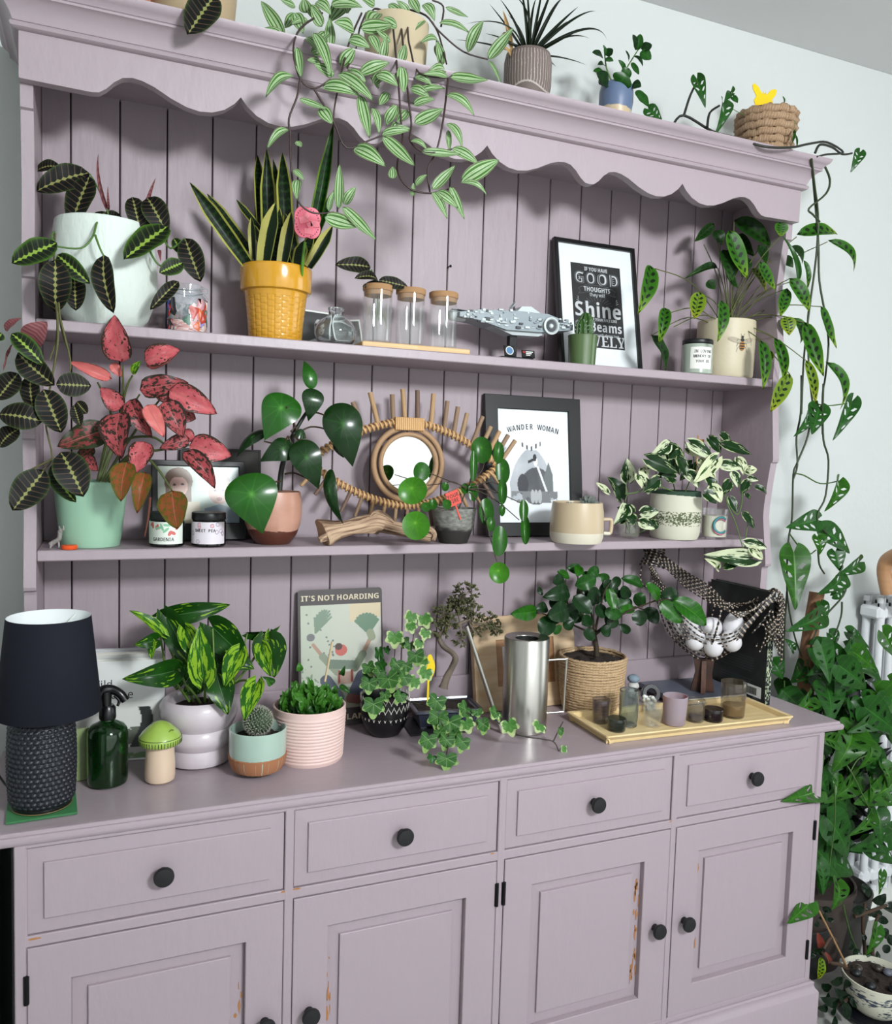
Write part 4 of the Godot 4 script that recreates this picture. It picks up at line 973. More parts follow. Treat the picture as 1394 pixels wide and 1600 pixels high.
	for sx in [-1.0, 1.0]: # ribbon round THOUGHTS and flourishes
		part("chalk_ribbon", tube(smooth([Vector3(sx * 0.036, H - 0.131, z), Vector3(sx * 0.04, H - 0.118, z), Vector3(sx * 0.055, H - 0.124, z), Vector3(sx * 0.05, H - 0.131, z), Vector3(sx * 0.056, H - 0.138, z), Vector3(sx * 0.038, H - 0.134, z)], 3), 0.0005, 0.0005, 4), grey, c)
		for k in 3:
			part("chalk_dash", tube([Vector3(sx * 0.056, H - 0.158 + 0.004 * k, z), Vector3(sx * (0.059 + 0.002 * (2 - k)), H - 0.155 + 0.005 * k, z)], 0.0006, 0.0006, 4), chalk, c)
			part("chalk_dash", tube([Vector3(sx * 0.05, H - 0.1 + 0.005 * k, z), Vector3(sx * 0.055, H - 0.101 + 0.006 * k, z)], 0.0006, 0.0006, 4), chalk, c)
	for e in [[H - 0.1145, 0.036], [H - 0.1325, 0.036], [H - 0.2095, 0.03]]:
		part("chalk_line", tube([Vector3(-e[1], e[0], z), Vector3(0, e[0] + 0.0025, z), Vector3(e[1], e[0], z)], 0.0005, 0.0005, 4), grey, c)
	# memorial candle
	var cd := jar_candle("candle_jar", "white candle jar with black lid, lettered IN LOVING MEMORY, in front of the bee pot", Vector3(0.6506, 1.7002, 0.145), 0.0385, 0.088, 0.011, mat(Color(0.6, 0.64, 0.59), 0.2), func(u, v): return Color(0.86, 0.86, 0.83), Vector3(0.012, 0.067, 0.75), "")
	var ang := -0.3
	var tx := ["IN LOVING", "MEMORY OF", "YOUR BS"]
	for k in 3:
		curved_words(tx[k], 0.0072, M.black, cd, 0.0389, 0.056 - 0.0125 * k, ang, 0.85)
	# a small nail left in the boards
	var nl := thing("nail", "small bent nail in the boards above the tube jars", "nail", Vector3(0.0074, 1.9265, 0))
	part("shank", tube([Vector3(0, 0, -0.002), Vector3(0, 0, 0.008), Vector3(0.003, 0.001, 0.012)], 0.0014, 0.0014, 7), M.hinge, nl)
	part("head", tube([Vector3(0.003, 0.001, 0.012), Vector3(0.0034, 0.0012, 0.0135)], 0.0032, 0.0032, 10), M.hinge, nl)

func spaceship():
	# a generic toy-brick starship on a black stand
	var p := Vector3(0.138, 1.7002, 0.1)
	var s := thing("model_spaceship", "grey toy-brick model spaceship mounted on a black display stand", "model", p)
	var g := [mat(Color(0.66, 0.69, 0.7), 0.4), mat(Color(0.52, 0.56, 0.58), 0.4), mat(Color(0.73, 0.76, 0.76), 0.4), mat(Color(0.2, 0.22, 0.24), 0.4)]
	var blk := mat(Color(0.02, 0.02, 0.025), 0.3)
	part("stand_base", box(Vector3(-0.042, 0, -0.034), Vector3(0.042, 0.009, 0.034), 0.001), blk, s)
	part("stand_post", box(Vector3(-0.01, 0.009, -0.008), Vector3(0.01, 0.075, 0.008), 0.001), blk, s)
	for e in [[-0.034, 0.004], [0.012, 0.046]]:
		var w: float = 0.026 if e[0] < 0 else 0.034
		var pl := box(Vector3(0, 0, 0), Vector3(w, 0.026 if e[0] < 0 else 0.018, 0.004), 0.0006)
		var o := part("plaque", pl, blk, s)
		o.position = Vector3(e[0], 0.009, 0.03)
		o.rotation.x = -0.25
		if e[0] < 0:
			part("emblem", lathe([Vector2(0, 0), Vector2(0.0085, 0), Vector2(0.0085, 0.0005), Vector2(0, 0.0005)], 24).moved(Transform3D(Basis(Vector3.RIGHT, PI / 2), Vector3(0.013, 0.013, 0.004))), mat(Color(0.3, 0.45, 0.6), 0.4), o, "round pale blue emblem")
			part("emblem_ring", lathe([Vector2(0.0085, 0), Vector2(0.0102, 0), Vector2(0.0102, 0.0007), Vector2(0.0085, 0.0007)], 24).moved(Transform3D(Basis(Vector3.RIGHT, PI / 2), Vector3(0.013, 0.013, 0.004))), M.white, o)
		else:
			part("red_badge", box(Vector3(0.002, 0.01, 0.004), Vector3(0.008, 0.015, 0.0046), 0.0), mat(Color(0.6, 0.08, 0.08), 0.4), o)
			for k in 3:
				part("print_line", box(Vector3(0.01, 0.0125 - 0.004 * k, 0.004), Vector3(0.029 - 0.004 * k, 0.0145 - 0.004 * k, 0.0045), 0.0), M.white, o)
	# hull: a long flattened wedge of bricks, nose to the left, round engines at the right
	var hull := Shape.new()
	var y0 := 0.094
	part("hull", slab(PackedVector2Array([Vector2(-0.15, y0 + 0.006), Vector2(-0.1, y0 + 0.016), Vector2(0.0, y0 + 0.022), Vector2(0.08, y0 + 0.022), Vector2(0.148, y0 + 0.004), Vector2(0.148, y0 - 0.01), Vector2(0.06, y0 - 0.022), Vector2(-0.03, y0 - 0.024), Vector2(-0.1, y0 - 0.008), Vector2(-0.15, y0 - 0.004)]), -0.034, 0.03), g[1], s)
	part("belly", slab(PackedVector2Array([Vector2(-0.09, y0 - 0.008), Vector2(0.11, y0 - 0.012), Vector2(0.06, y0 - 0.031), Vector2(-0.01, y0 - 0.033)]), -0.024, 0.02), g[0], s)
	part("bridge", slab(PackedVector2Array([Vector2(0.0, y0 + 0.02), Vector2(0.015, y0 + 0.036), Vector2(0.04, y0 + 0.038), Vector2(0.075, y0 + 0.02)]), -0.02, 0.016), g[2], s)
	part("nose", lathe([Vector2(0, -0.02), Vector2(0.011, -0.02), Vector2(0.013, -0.014), Vector2(0.013, 0.014), Vector2(0.009, 0.02), Vector2(0, 0.02)], 20).moved(Transform3D(Basis(Vector3(0, 0, 1), PI / 2), Vector3(-0.145, y0 + 0.002, 0))), g[2], s)
	var eng := lathe([Vector2(0, 0.0), Vector2(0.017, 0.0), Vector2(0.02, 0.003), Vector2(0.0205, 0.008), Vector2(0.0165, 0.009), Vector2(0.015, 0.006), Vector2(0.006, 0.0055), Vector2(0.004, 0.009), Vector2(0, 0.009)], 28)
	var eo := part("engine", eng, g[2], s, "round engine disc")
	eo.transform = Transform3D(Basis(Vector3.RIGHT, PI / 2), Vector3(0.085, y0 - 0.006, 0.03))
	part("engine_core", lathe([Vector2(0.006, 0.0056), Vector2(0.0145, 0.0062), Vector2(0.0145, 0.0066), Vector2(0.006, 0.0062)], 24).moved(Transform3D(Basis(Vector3.RIGHT, PI / 2), Vector3(0.085, y0 - 0.006, 0.03))), g[3], s)
	var dish := part("dish", lathe([Vector2(0, 0), Vector2(0.006, 0.001), Vector2(0.011, 0.0045), Vector2(0.0105, 0.0055), Vector2(0.0055, 0.002), Vector2(0, 0.001)], 20), g[2], s)
	dish.transform = Transform3D(Basis(Vector3(0, 0, 1), 0.9), Vector3(0.0, y0 + 0.036, 0.004))
	part("dish_arm", tube([Vector3(0.006, y0 + 0.02, 0.004), Vector3(0.001, y0 + 0.036, 0.004)], 0.0015), g[3], s)
	var rr := RandomNumberGenerator.new()
	rr.seed = 5
	for k in 150:
		var x := rr.randf_range(-0.145, 0.142)
		var t := (x + 0.15) / 0.3
		var top := y0 + 0.006 + 0.014 * sin(t * PI)
		var yy := rr.randf_range(y0 - 0.006 - 0.014 * sin(t * PI), top)
		var w := rr.randf_range(0.003, 0.013)
		var h := rr.randf_range(0.002, 0.006)
		var zz := 0.03 if absf(x - 0.085) > 0.024 else 0.022
		if k % 3 == 0:
			yy = top - 0.002
			zz = rr.randf_range(-0.03, 0.028)
		part("brick", box(Vector3(x - w / 2, yy, zz - 0.004), Vector3(x + w / 2, yy + h, zz + rr.randf_range(0.001, 0.005)), 0.0004), g[[0, 1, 2, 2, 3][k % 5]], s)
	for k in 14:
		var x := -0.14 + 0.02 * k
		part("stud", lathe([Vector2(0, 0), Vector2(0.0022, 0), Vector2(0.0022, 0.0016), Vector2(0, 0.0016)], 10).moved(at(Vector3(x, y0 + 0.008 + 0.014 * sin((x + 0.15) / 0.3 * PI), 0.02))), g[k % 3], s)
	for e in [[-0.12, 0.5], [-0.132, -0.3]]:
		part("gun", tube([Vector3(e[0], y0 + 0.01, 0.02), Vector3(e[0] - 0.034, y0 + 0.012, 0.02 + 0.006 * e[1])], 0.0018, 0.0014, 8), g[3], s)
# ---------------------------------------------------------------- plants
var LM := {}
var LS := {}
var GRN: StandardMaterial3D
var DGR: StandardMaterial3D

func build_leaf_kit():
	GRN = mat(Color(0.28, 0.42, 0.16), 0.5)
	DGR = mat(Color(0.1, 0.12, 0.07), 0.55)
	# outlines
	var oval := func(t): return pow(sin(PI * pow(t, 0.85)), 0.62)
	var lance := func(t): return pow(sin(PI * pow(t, 0.72)), 0.8)
	var slim := func(t): return pow(sin(PI * pow(clampf(t * 0.97 + 0.03, 0, 1), 0.5)), 0.75)
	var strap := func(t): return clampf(0.72 + 0.35 * sin(PI * t * 0.8), 0, 1) * pow(clampf((1.0 - t) * 3.2, 0, 1), 0.75)
	var egg := func(t): return pow(sin(PI * pow(t, 0.62)), 0.7)
	LS.oval = [strip_leaf(oval, 0.22, 0.1, 0.12).mesh(), strip_leaf(oval, 0.36, 0.14, 0.1).mesh(), strip_leaf(oval, 0.05, 0.1, 0.15).mesh()]
	LS.lance = [strip_leaf(lance, 0.2, 0.13, 0.06).mesh(), strip_leaf(lance, 0.38, 0.16, 0.05).mesh(), strip_leaf(lance, -0.1, 0.14, 0.06).mesh()]
	LS.slim = [strip_leaf(slim, 0.35, 0.03, 0.0).mesh(), strip_leaf(slim, 0.6, 0.03, 0.0).mesh(), strip_leaf(slim, 0.1, 0.03, 0.0).mesh()]
	LS.strap = [strip_leaf(strap, 0.12, 0.07, 0.03, 6, 20).mesh(), strip_leaf(strap, -0.12, 0.08, 0.03, 6, 20).mesh()]
	LS.egg = [strip_leaf(egg, 0.25, 0.16, 0.15).mesh(), strip_leaf(egg, 0.45, 0.25, 0.1).mesh(), strip_leaf(egg, 0.1, 0.1, 0.2).mesh()]
	var heart := func(t): return pow(sin(PI * pow(t * 0.996 + 0.004, 0.52)), 0.75)
	LS.heart = [strip_leaf(heart, 0.22, 0.12, 0.06, 8, 14, null, 0.0, 0.24).mesh(), strip_leaf(heart, 0.42, 0.2, 0.1, 8, 14, null, 0.0, 0.22).mesh(), strip_leaf(heart, 0.06, 0.1, 0.14, 8, 14, null, 0.0, 0.26).mesh()]
	var disc := func(th): return 0.5 * (1.0 + 0.06 * cos(th) - 0.04 * cos(2.0 * th))
	LS.disc = [fan_leaf(disc, 0.25, 0.3, 36, 5).mesh(), fan_leaf(disc, 0.5, 0.1, 36, 5).mesh()]
	var drop := func(th):
		var a := absf(th)
		return 0.5 + 0.14 * exp(-a * a * 2.5) + 0.3 * exp(-a * 4.0)
	LS.drop = [fan_leaf(drop, -0.35, 0.25, 40, 6).mesh(), fan_leaf(drop, -0.25, 0.6, 40, 6).mesh(), fan_leaf(drop, -0.5, 0.3, 40, 6).mesh()]
	var ivy := func(th):
		var a := absf(th)
		var r := 0.5 + 0.42 * exp(-pow(a * 2.3, 2.0)) + 0.27 * exp(-pow((a - 1.1) * 2.8, 2.0)) + 0.18 * exp(-pow((a - 2.1) * 2.8, 2.0))
		return r * (1.0 - 0.6 * exp(-pow((PI - a) * 3.0, 2.0)))
	LS.ivy = [fan_leaf(ivy, 0.15, 0.25, 60, 4, 0.12).mesh(), fan_leaf(ivy, 0.3, 0.5, 60, 4, 0.1).mesh(), fan_leaf(ivy, 0.1, 0.0, 60, 4, 0.15).mesh()]
	var hole := func(u, v): # long oval holes between the side veins
		var q := absf(u - 0.5) * 2.0
		var k := fposmod(v * 4.6 + (0.35 if u > 0.5 else 0.1), 1.0)
		return q > 0.2 and q < 0.7 and v > 0.14 and v < 0.84 and absf(k - 0.5) < 0.21 * sin(PI * (q - 0.2) / 0.5) and not (u > 0.5 and v > 0.6 and v < 0.75)
	LS.holed = []
	for e in [[0.22, 0.12, 0.08], [0.42, 0.2, 0.06], [0.05, 0.1, 0.1]]:
		LS.holed.append(strip_leaf(heart, e[0], e[1], e[2], 20, 56, hole, -0.16, 0.18).mesh())
	# colours
	var q := func(u): return absf(u - 0.5) * 2.0
	LM.maranta = leaf_mat(painted(64, 128, func(u, v):
		var e: float = absf(u - 0.5) * 2.0
		var c := Color(0.075, 0.105, 0.06).lerp(Color(0.03, 0.045, 0.035), clampf(1.3 - absf(e - 0.45) * 2.6, 0, 1))
		c = c.lerp(Color(0.17, 0.24, 0.09), sm(0.82, 1.0, e))
		var vein := fposmod(v * 9.0 + 0.9 * e, 1.0)
		if absf(vein - 0.5) < 0.075: c = c.lerp(Color(0.5, 0.36, 0.27), 0.7 * (1.0 - 0.4 * e))
		if e < 0.03 + 0.1 * pow(absf(sin(v * 9.0 * PI + 0.4)), 2.0): c = Color(0.5, 0.5, 0.3)
		return c), 0.55, 0.12)
	LM.maranta_bright = leaf_mat(painted(64, 128, func(u, v):
		var e: float = absf(u - 0.5) * 2.0
		var c := Color(0.1, 0.17, 0.06).lerp(Color(0.05, 0.09, 0.04), clampf(1.2 - absf(e - 0.4) * 3.0, 0, 1))
		c = c.lerp(Color(0.24, 0.38, 0.1), sm(0.7, 1.0, e))
		if absf(fposmod(v * 9.0 + 0.9 * e, 1.0) - 0.5) < 0.08: c = c.lerp(Color(0.34, 0.36, 0.18), 0.8 * (1.0 - 0.5 * e))
		if e < 0.05 + 0.14 * pow(absf(sin(v * 9.0 * PI + 0.4)), 2.0): c = Color(0.5, 0.6, 0.24)
		return c), 0.5, 0.2)
	LM.maranta_under = leaf_mat(painted(32, 64, func(u, v): return Color(0.36, 0.2, 0.22).lerp(Color(0.5, 0.3, 0.3), 0.5 + 0.5 * sin(v * 50.0 + 6.0 * absf(u - 0.5)))), 0.6, 0.2)
	var pink := func(seed_: int, share: float, base: Color, blot: Color, dark: Color):
		return leaf_mat(painted(64, 128, func(u, v):
			var e: float = absf(u - 0.5) * 2.0
			var g := nn(u, v, 0.16, seed_) + 0.6 * nn(u, v, 0.4, seed_ + 1)
			var c := base.lerp(blot, clampf(0.5 + nn(u, v, 0.07, seed_ + 2), 0, 1))
			if g > share - 0.5 * sm(0.45, 1.0, e) or e > 0.9 + 0.1 * nn(u, v, 0.2): c = dark.lerp(base, 0.15)
			if e < 0.035: c = Color(0.6, 0.34, 0.32)
			return c), 0.42, 0.2)
	LM.aglo = pink.call(3, 0.46, Color(0.62, 0.25, 0.28), Color(0.72, 0.38, 0.39), Color(0.13, 0.13, 0.08))
	LM.aglo_dark = pink.call(7, 0.2, Color(0.55, 0.22, 0.24), Color(0.6, 0.29, 0.3), Color(0.1, 0.11, 0.075))
	LM.aglo_pale = pink.call(11, 0.9, Color(0.72, 0.36, 0.36), Color(0.76, 0.42, 0.4), Color(0.4, 0.22, 0.18))
	LM.aglo_green = pink.call(15, 0.05, Color(0.48, 0.2, 0.2), Color(0.4, 0.22, 0.2), Color(0.1, 0.19, 0.09))
	LM.aglo_old = pink.call(19, 0.2, Color(0.52, 0.26, 0.13), Color(0.44, 0.26, 0.14), Color(0.27, 0.31, 0.09))
	LM.tradescantia = leaf_mat(painted(64, 64, func(u, v):
		var e: float = absf(u - 0.5) * 2.0
		var c := Color(0.24, 0.4, 0.17)
		if e > 0.1 and e < 0.4: c = Color(0.74, 0.8, 0.68)
		if e > 0.66 and e < 0.8: c = Color(0.66, 0.75, 0.58)
		if e > 0.22 and e < 0.27: c = Color(0.5, 0.63, 0.42)
		if e > 0.92: c = Color(0.5, 0.44, 0.42)
		return c.lerp(Color(0.3, 0.44, 0.22), 0.25 + 0.2 * nn(u, v, 0.1))), 0.4, 0.3)
	LM.snake = leaf_mat(painted(64, 256, func(u, v):
		var e: float = absf(u - 0.5) * 2.0
		var c := Color(0.05, 0.1, 0.045)
		if sin(v * 90.0 + 3.0 * nn(u, v, 0.2)) + nn(u, v, 0.3) > 0.55: c = Color(0.11, 0.2, 0.085)
		if e > 0.74: c = Color(0.56, 0.56, 0.24)
		return c), 0.4, 0.12)
	LM.snake_pale = leaf_mat(painted(64, 128, func(u, v):
		var c := Color(0.06, 0.12, 0.05)
		if u < 0.42 + 0.05 * nn(0.5, v, 0.05): c = Color(0.62, 0.6, 0.32)
		if u > 0.93: c = Color(0.5, 0.52, 0.25)
		return c), 0.4, 0.15)
	LM.snake_green = leaf_mat(painted(64, 256, func(u, v):
		var e: float = absf(u - 0.5) * 2.0
		var c := Color(0.08, 0.24, 0.05)
		if sin(v * 120.0 + 4.0 * nn(u, v, 0.2)) + nn(u, v, 0.3) > 0.6: c = Color(0.04, 0.13, 0.035)
		if e > 0.78: c = Color(0.38, 0.5, 0.14)
		return c), 0.4, 0.2)
	var calathea := func(base: Color, edge: Color):
		return leaf_mat(painted(64, 128, func(u, v):
			var e: float = absf(u - 0.5) * 2.0
			var c := base.lerp(edge, clampf(sm(0.5, 1.0, v) + 0.3 * sm(0.7, 1.0, e), 0, 1))
			var k := fposmod(v * 6.5 + 0.25 * e * 2.0 + (0.5 if u > 0.5 else 0.0), 1.0)
			var big := 1.0
			if e > 0.12 and e < 0.62 and absf(k - 0.5) < 0.3 * (1.0 - absf(e - 0.37) * 2.6) * big: c = Color(0.045, 0.11, 0.03)
			if e < 0.04: c = Color(0.12, 0.2, 0.05)
			return c), 0.42, 0.35)
	LM.calathea = calathea.call(Color(0.15, 0.34, 0.05), Color(0.4, 0.52, 0.1))
	LM.calathea_dark = calathea.call(Color(0.07, 0.19, 0.04), Color(0.13, 0.28, 0.05))
	LM.calathea_yellow = calathea.call(Color(0.36, 0.46, 0.08), Color(0.52, 0.54, 0.12))
	var potho := func(seed_: int, a: Color, b: Color, cut: float, f: float):
		return leaf_mat(painted(96, 96, func(u, v):
			var c := a.lerp(a.darkened(0.25), 0.5 + nn(u, v, 0.05, seed_ + 5))
			var w: float = v - 0.35 * absf(u - 0.5)
			var g := nn((u - 0.5) * 1.3, w * 0.5, f * 0.5, seed_) + 0.6 * nn(u * 2.0, w * 0.8, f, seed_ + 1)
			if g > cut: c = b
			if absf(u - 0.5) < 0.012: c = a.lightened(0.2)
			return c), 0.3, 0.25)
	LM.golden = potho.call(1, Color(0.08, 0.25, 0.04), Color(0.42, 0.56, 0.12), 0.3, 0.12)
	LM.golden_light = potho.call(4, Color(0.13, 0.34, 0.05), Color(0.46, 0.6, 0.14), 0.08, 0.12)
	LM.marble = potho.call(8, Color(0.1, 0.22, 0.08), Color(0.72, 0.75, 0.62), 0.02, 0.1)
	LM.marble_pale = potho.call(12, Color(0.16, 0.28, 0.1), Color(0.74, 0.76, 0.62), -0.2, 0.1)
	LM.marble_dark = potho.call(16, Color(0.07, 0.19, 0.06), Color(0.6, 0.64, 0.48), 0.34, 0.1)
	var veined := func(a: Color, vein: Color, n: float, rough: float, back: float):
		return leaf_mat(painted(64, 96, func(u, v):
			var e: float = absf(u - 0.5) * 2.0
			var c := a.lerp(a.darkened(0.3), 0.5 + 0.7 * nn(u, v, 0.06, n))
			if absf(fposmod(v * n - 0.9 * e, 1.0) - 0.5) < 0.05: c = c.lerp(vein, 0.45)
			if e < 0.04: c = c.lerp(vein, 0.8)
			return c), rough, back)
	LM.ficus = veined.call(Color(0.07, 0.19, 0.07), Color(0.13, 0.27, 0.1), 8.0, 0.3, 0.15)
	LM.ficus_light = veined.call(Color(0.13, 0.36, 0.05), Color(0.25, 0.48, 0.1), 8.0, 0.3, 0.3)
	var peltate := func(a: Color, vein: Color):
		return leaf_mat(painted(96, 96, func(u, v):
			var d := Vector2(u - 0.5, v - 0.4)
			var th := atan2(d.x, d.y)
			var c := a.lerp(a.darkened(0.25), 0.5 + 0.6 * nn(u, v, 0.04, 3))
			for k in 9:
				var w: float = absf(wrapf(th - (k - 4) * 0.66, -PI, PI)) * d.length()
				if w < 0.022: c = c.lerp(vein, 0.26 * (1.0 - w / 0.022) * (1.0 - d.length()))
			return c.lerp(vein, 0.7 * exp(-pow(d.length() / 0.06, 2.0)))), 0.25, 0.15)
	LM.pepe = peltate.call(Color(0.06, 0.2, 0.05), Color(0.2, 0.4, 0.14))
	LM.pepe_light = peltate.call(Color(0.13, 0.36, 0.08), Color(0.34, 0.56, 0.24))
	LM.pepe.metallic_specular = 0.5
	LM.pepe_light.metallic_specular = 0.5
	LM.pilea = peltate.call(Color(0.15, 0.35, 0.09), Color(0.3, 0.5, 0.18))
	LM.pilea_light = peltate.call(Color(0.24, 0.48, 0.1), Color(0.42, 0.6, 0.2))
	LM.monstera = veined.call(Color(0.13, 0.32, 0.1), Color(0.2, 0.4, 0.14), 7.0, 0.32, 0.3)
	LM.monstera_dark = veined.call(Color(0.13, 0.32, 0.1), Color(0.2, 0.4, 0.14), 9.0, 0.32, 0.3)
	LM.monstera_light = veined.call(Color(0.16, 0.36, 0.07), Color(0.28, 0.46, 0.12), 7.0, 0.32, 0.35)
	LM.jade = veined.call(Color(0.05, 0.125, 0.06), Color(0.08, 0.17, 0.08), 3.0, 0.22, 0.05)
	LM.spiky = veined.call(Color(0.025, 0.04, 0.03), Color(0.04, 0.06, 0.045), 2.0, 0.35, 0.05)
	LM.grass = veined.call(Color(0.07, 0.11, 0.06), Color(0.13, 0.18, 0.09), 2.0, 0.45, 0.1)
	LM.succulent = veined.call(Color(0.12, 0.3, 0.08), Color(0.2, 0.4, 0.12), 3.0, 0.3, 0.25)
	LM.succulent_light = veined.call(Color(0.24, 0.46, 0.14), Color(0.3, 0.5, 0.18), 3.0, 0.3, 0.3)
	LM.ivy = leaf_mat(painted(96, 96, func(u, v):
		var d := Vector2(u - 0.5, v - 0.32)
		var th := atan2(d.x, d.y)
		var c := Color(0.13, 0.28, 0.1).lerp(Color(0.22, 0.38, 0.16), clampf(0.5 + nn(u, v, 0.06, 3), 0, 1))
		for a in [0.0, 1.0, -1.0, 2.0, -2.0]:
			if absf(wrapf(th - a, -PI, PI)) * d.length() < 0.012: c = Color(0.38, 0.5, 0.28)
		if d.length() > 0.47 + 0.12 * nn(u, v, 0.12, 6) or nn(u, v, 0.07, 9) > 0.55: c = Color(0.46, 0.57, 0.32)
		return c), 0.5, 0.3)
	LM.ivy_pale = leaf_mat(painted(96, 96, func(u, v):
		var d := Vector2(u - 0.5, v - 0.32)
		var c := Color(0.22, 0.4, 0.16).lerp(Color(0.3, 0.47, 0.22), clampf(0.5 + nn(u, v, 0.06, 13), 0, 1))
		if d.length() > 0.38 + 0.14 * nn(u, v, 0.1, 16): c = Color(0.62, 0.68, 0.48)
		return c), 0.45, 0.3)

func build_white_maranta():
	var p := Vector3(-0.7558, 1.7002, 0.115)
	var m := relief(mat(Color(0.8, 0.84, 0.81), 0.6), noise(0.03, 21), 0.12, Vector3(9, 3, 9))
	m.albedo_texture = painted(64, 64, func(u, v): return Color(1, 1, 1).lerp(Color(0.72, 0.7, 0.62), sm(0.42, 0.8, nn(u, v, 0.04, 2)) * 0.8))
	var t := pot("maranta_plant", "dark herringbone-veined maranta in a big white rounded pot at the shelf's left end", p, [Vector2(0.0640, 0.0000), Vector2(0.0697, 0.0069), Vector2(0.0799, 0.0191), Vector2(0.0912, 0.0496), Vector2(0.0968, 0.0825), Vector2(0.0967, 0.1128), Vector2(0.0943, 0.1431), Vector2(0.0896, 0.1793), Vector2(0.0878, 0.1926)], m)
	var ms: Array = LS.oval
	leaves(t, ms, [LM.maranta, LM.maranta_bright], [
		[-782,1987,120,-872,1936,140,51,-12,0],[-831,1995,100,-875,1984,100,28,11,0],[-781,1975,140,-812,1880,160,54,8,0],[-707,1943,160,-693,1873,180,37,-8,0],[-681,1943,170,-647,1877,190,47,0,0],[-646,1887,200,-724,1805,260,50,-2,1],
		[-614,1872,190,-586,1792,200,47,5,0],[-633,1874,170,-615,1845,170,22,9,1],[-618,1824,200,-661,1798,210,33,-13,1],[-626,1788,200,-677,1728,220,26,-15,0],[-756,1813,240,-743,1711,250,41,11,0],[-832,1824,240,-902,1779,250,47,-2,1],
		[-832,1804,240,-780,1757,260,33,8,1],[-834,1793,250,-835,1704,240,53,-16,0],[-805,1779,220,-803,1713,220,39,-2,0],[-724,1909,130,-765,1903,130,28,7,0],[-689,1917,140,-668,1895,140,30,-9,0],[-753,1917,130,-776,1890,140,25,14,0],
		[-713,1902,150,-736,1876,170,25,13,0]])
	leaves(t, LS.slim, [LM.maranta_under], [
		[-750,1920,130,-769,2020,142,8,-12],[-748,1921,130,-750,1962,142,5,11],[-683,1932,130,-665,1991,142,8,8],[-661,1842,200,-659,1819,212,7,-8]])
	var hub := "hub"
	for e in [[[-747,1878,130],[-750,1917,130],[-765,1955,130],[-781,1983,130]], [[-753,1876,160],[-767,1879,200],[-775,1845,230],[-794,1820,240],[-832,1818,240]], [[-771,1848,230],[-764,1826,240],[-757,1811,240]], [[-701,1877,160],[-660,1880,170],[-640,1852,180],[-614,1872,190]], [[-684,1865,180],[-674,1831,200],[-656,1812,200],[-620,1819,200]], [[-716,1877,150],[-707,1912,150],[-707,1944,150]], [[-698,1879,150],[-683,1915,150],[-680,1947,150]], [[-690,1873,180],[-665,1874,190],[-646,1887,200]], [[-832,1818,240],[-842,1838,220],[-839,1857,180]]]:
		stem(t, GRN, e, 0.0022, 0.0016)
	# the long shoots that hang over the shelf edge, with the lower leaves
	for e in [[[-838,1851,190],[-837,1800,240],[-834,1744,240],[-832,1700,250],[-833,1655,260],[-843,1617,270]], [[-835,1797,230],[-828,1703,250],[-824,1670,260],[-811,1626,260]], [[-831,1702,260],[-830,1649,270],[-839,1589,270],[-850,1516,270],[-840,1450,260],[-856,1426,270]], [[-827,1693,260],[-811,1624,270],[-811,1600,270]], [[-839,1447,270],[-880,1424,270]]]:
		stem(t, mat(Color(0.3, 0.3, 0.14), 0.6), e, 0.0022, 0.0014)
	leaves(t, ms, [LM.maranta, LM.maranta_bright], [
		[-898,1655,300,-850,1606,310,32,-12,1],[-890,1625,290,-835,1573,290,44,11,0],[-833,1577,270,-777,1578,260,43,8,0],[-851,1566,290,-824,1493,290,49,-8,0],[-853,1511,290,-921,1522,280,47,0,0],[-891,1592,270,-924,1545,270,42,-2,0],
		[-872,1590,270,-869,1530,270,34,5,0],[-890,1497,270,-922,1466,270,36,9,0],[-850,1428,290,-898,1360,310,55,-13,0],[-825,1460,280,-789,1384,300,58,-15,0],[-840,1438,260,-803,1371,270,31,11,1],[-805,1543,260,-795,1507,260,22,-2,0],
		[-801,1550,250,-784,1529,250,22,8,0],[-914,1656,280,-922,1644,280,18,-16,1]])
	leaves(t, LS.egg, [LM.maranta_under], [
		[-910,1662,270,-886,1684,282,16,-12],[-873,1644,270,-847,1681,282,42,11],[-899,1641,270,-913,1592,282,5,8]])
	# one leaf of it lies over the far top of the rack's cornice is a separate plant, built with the cream pot

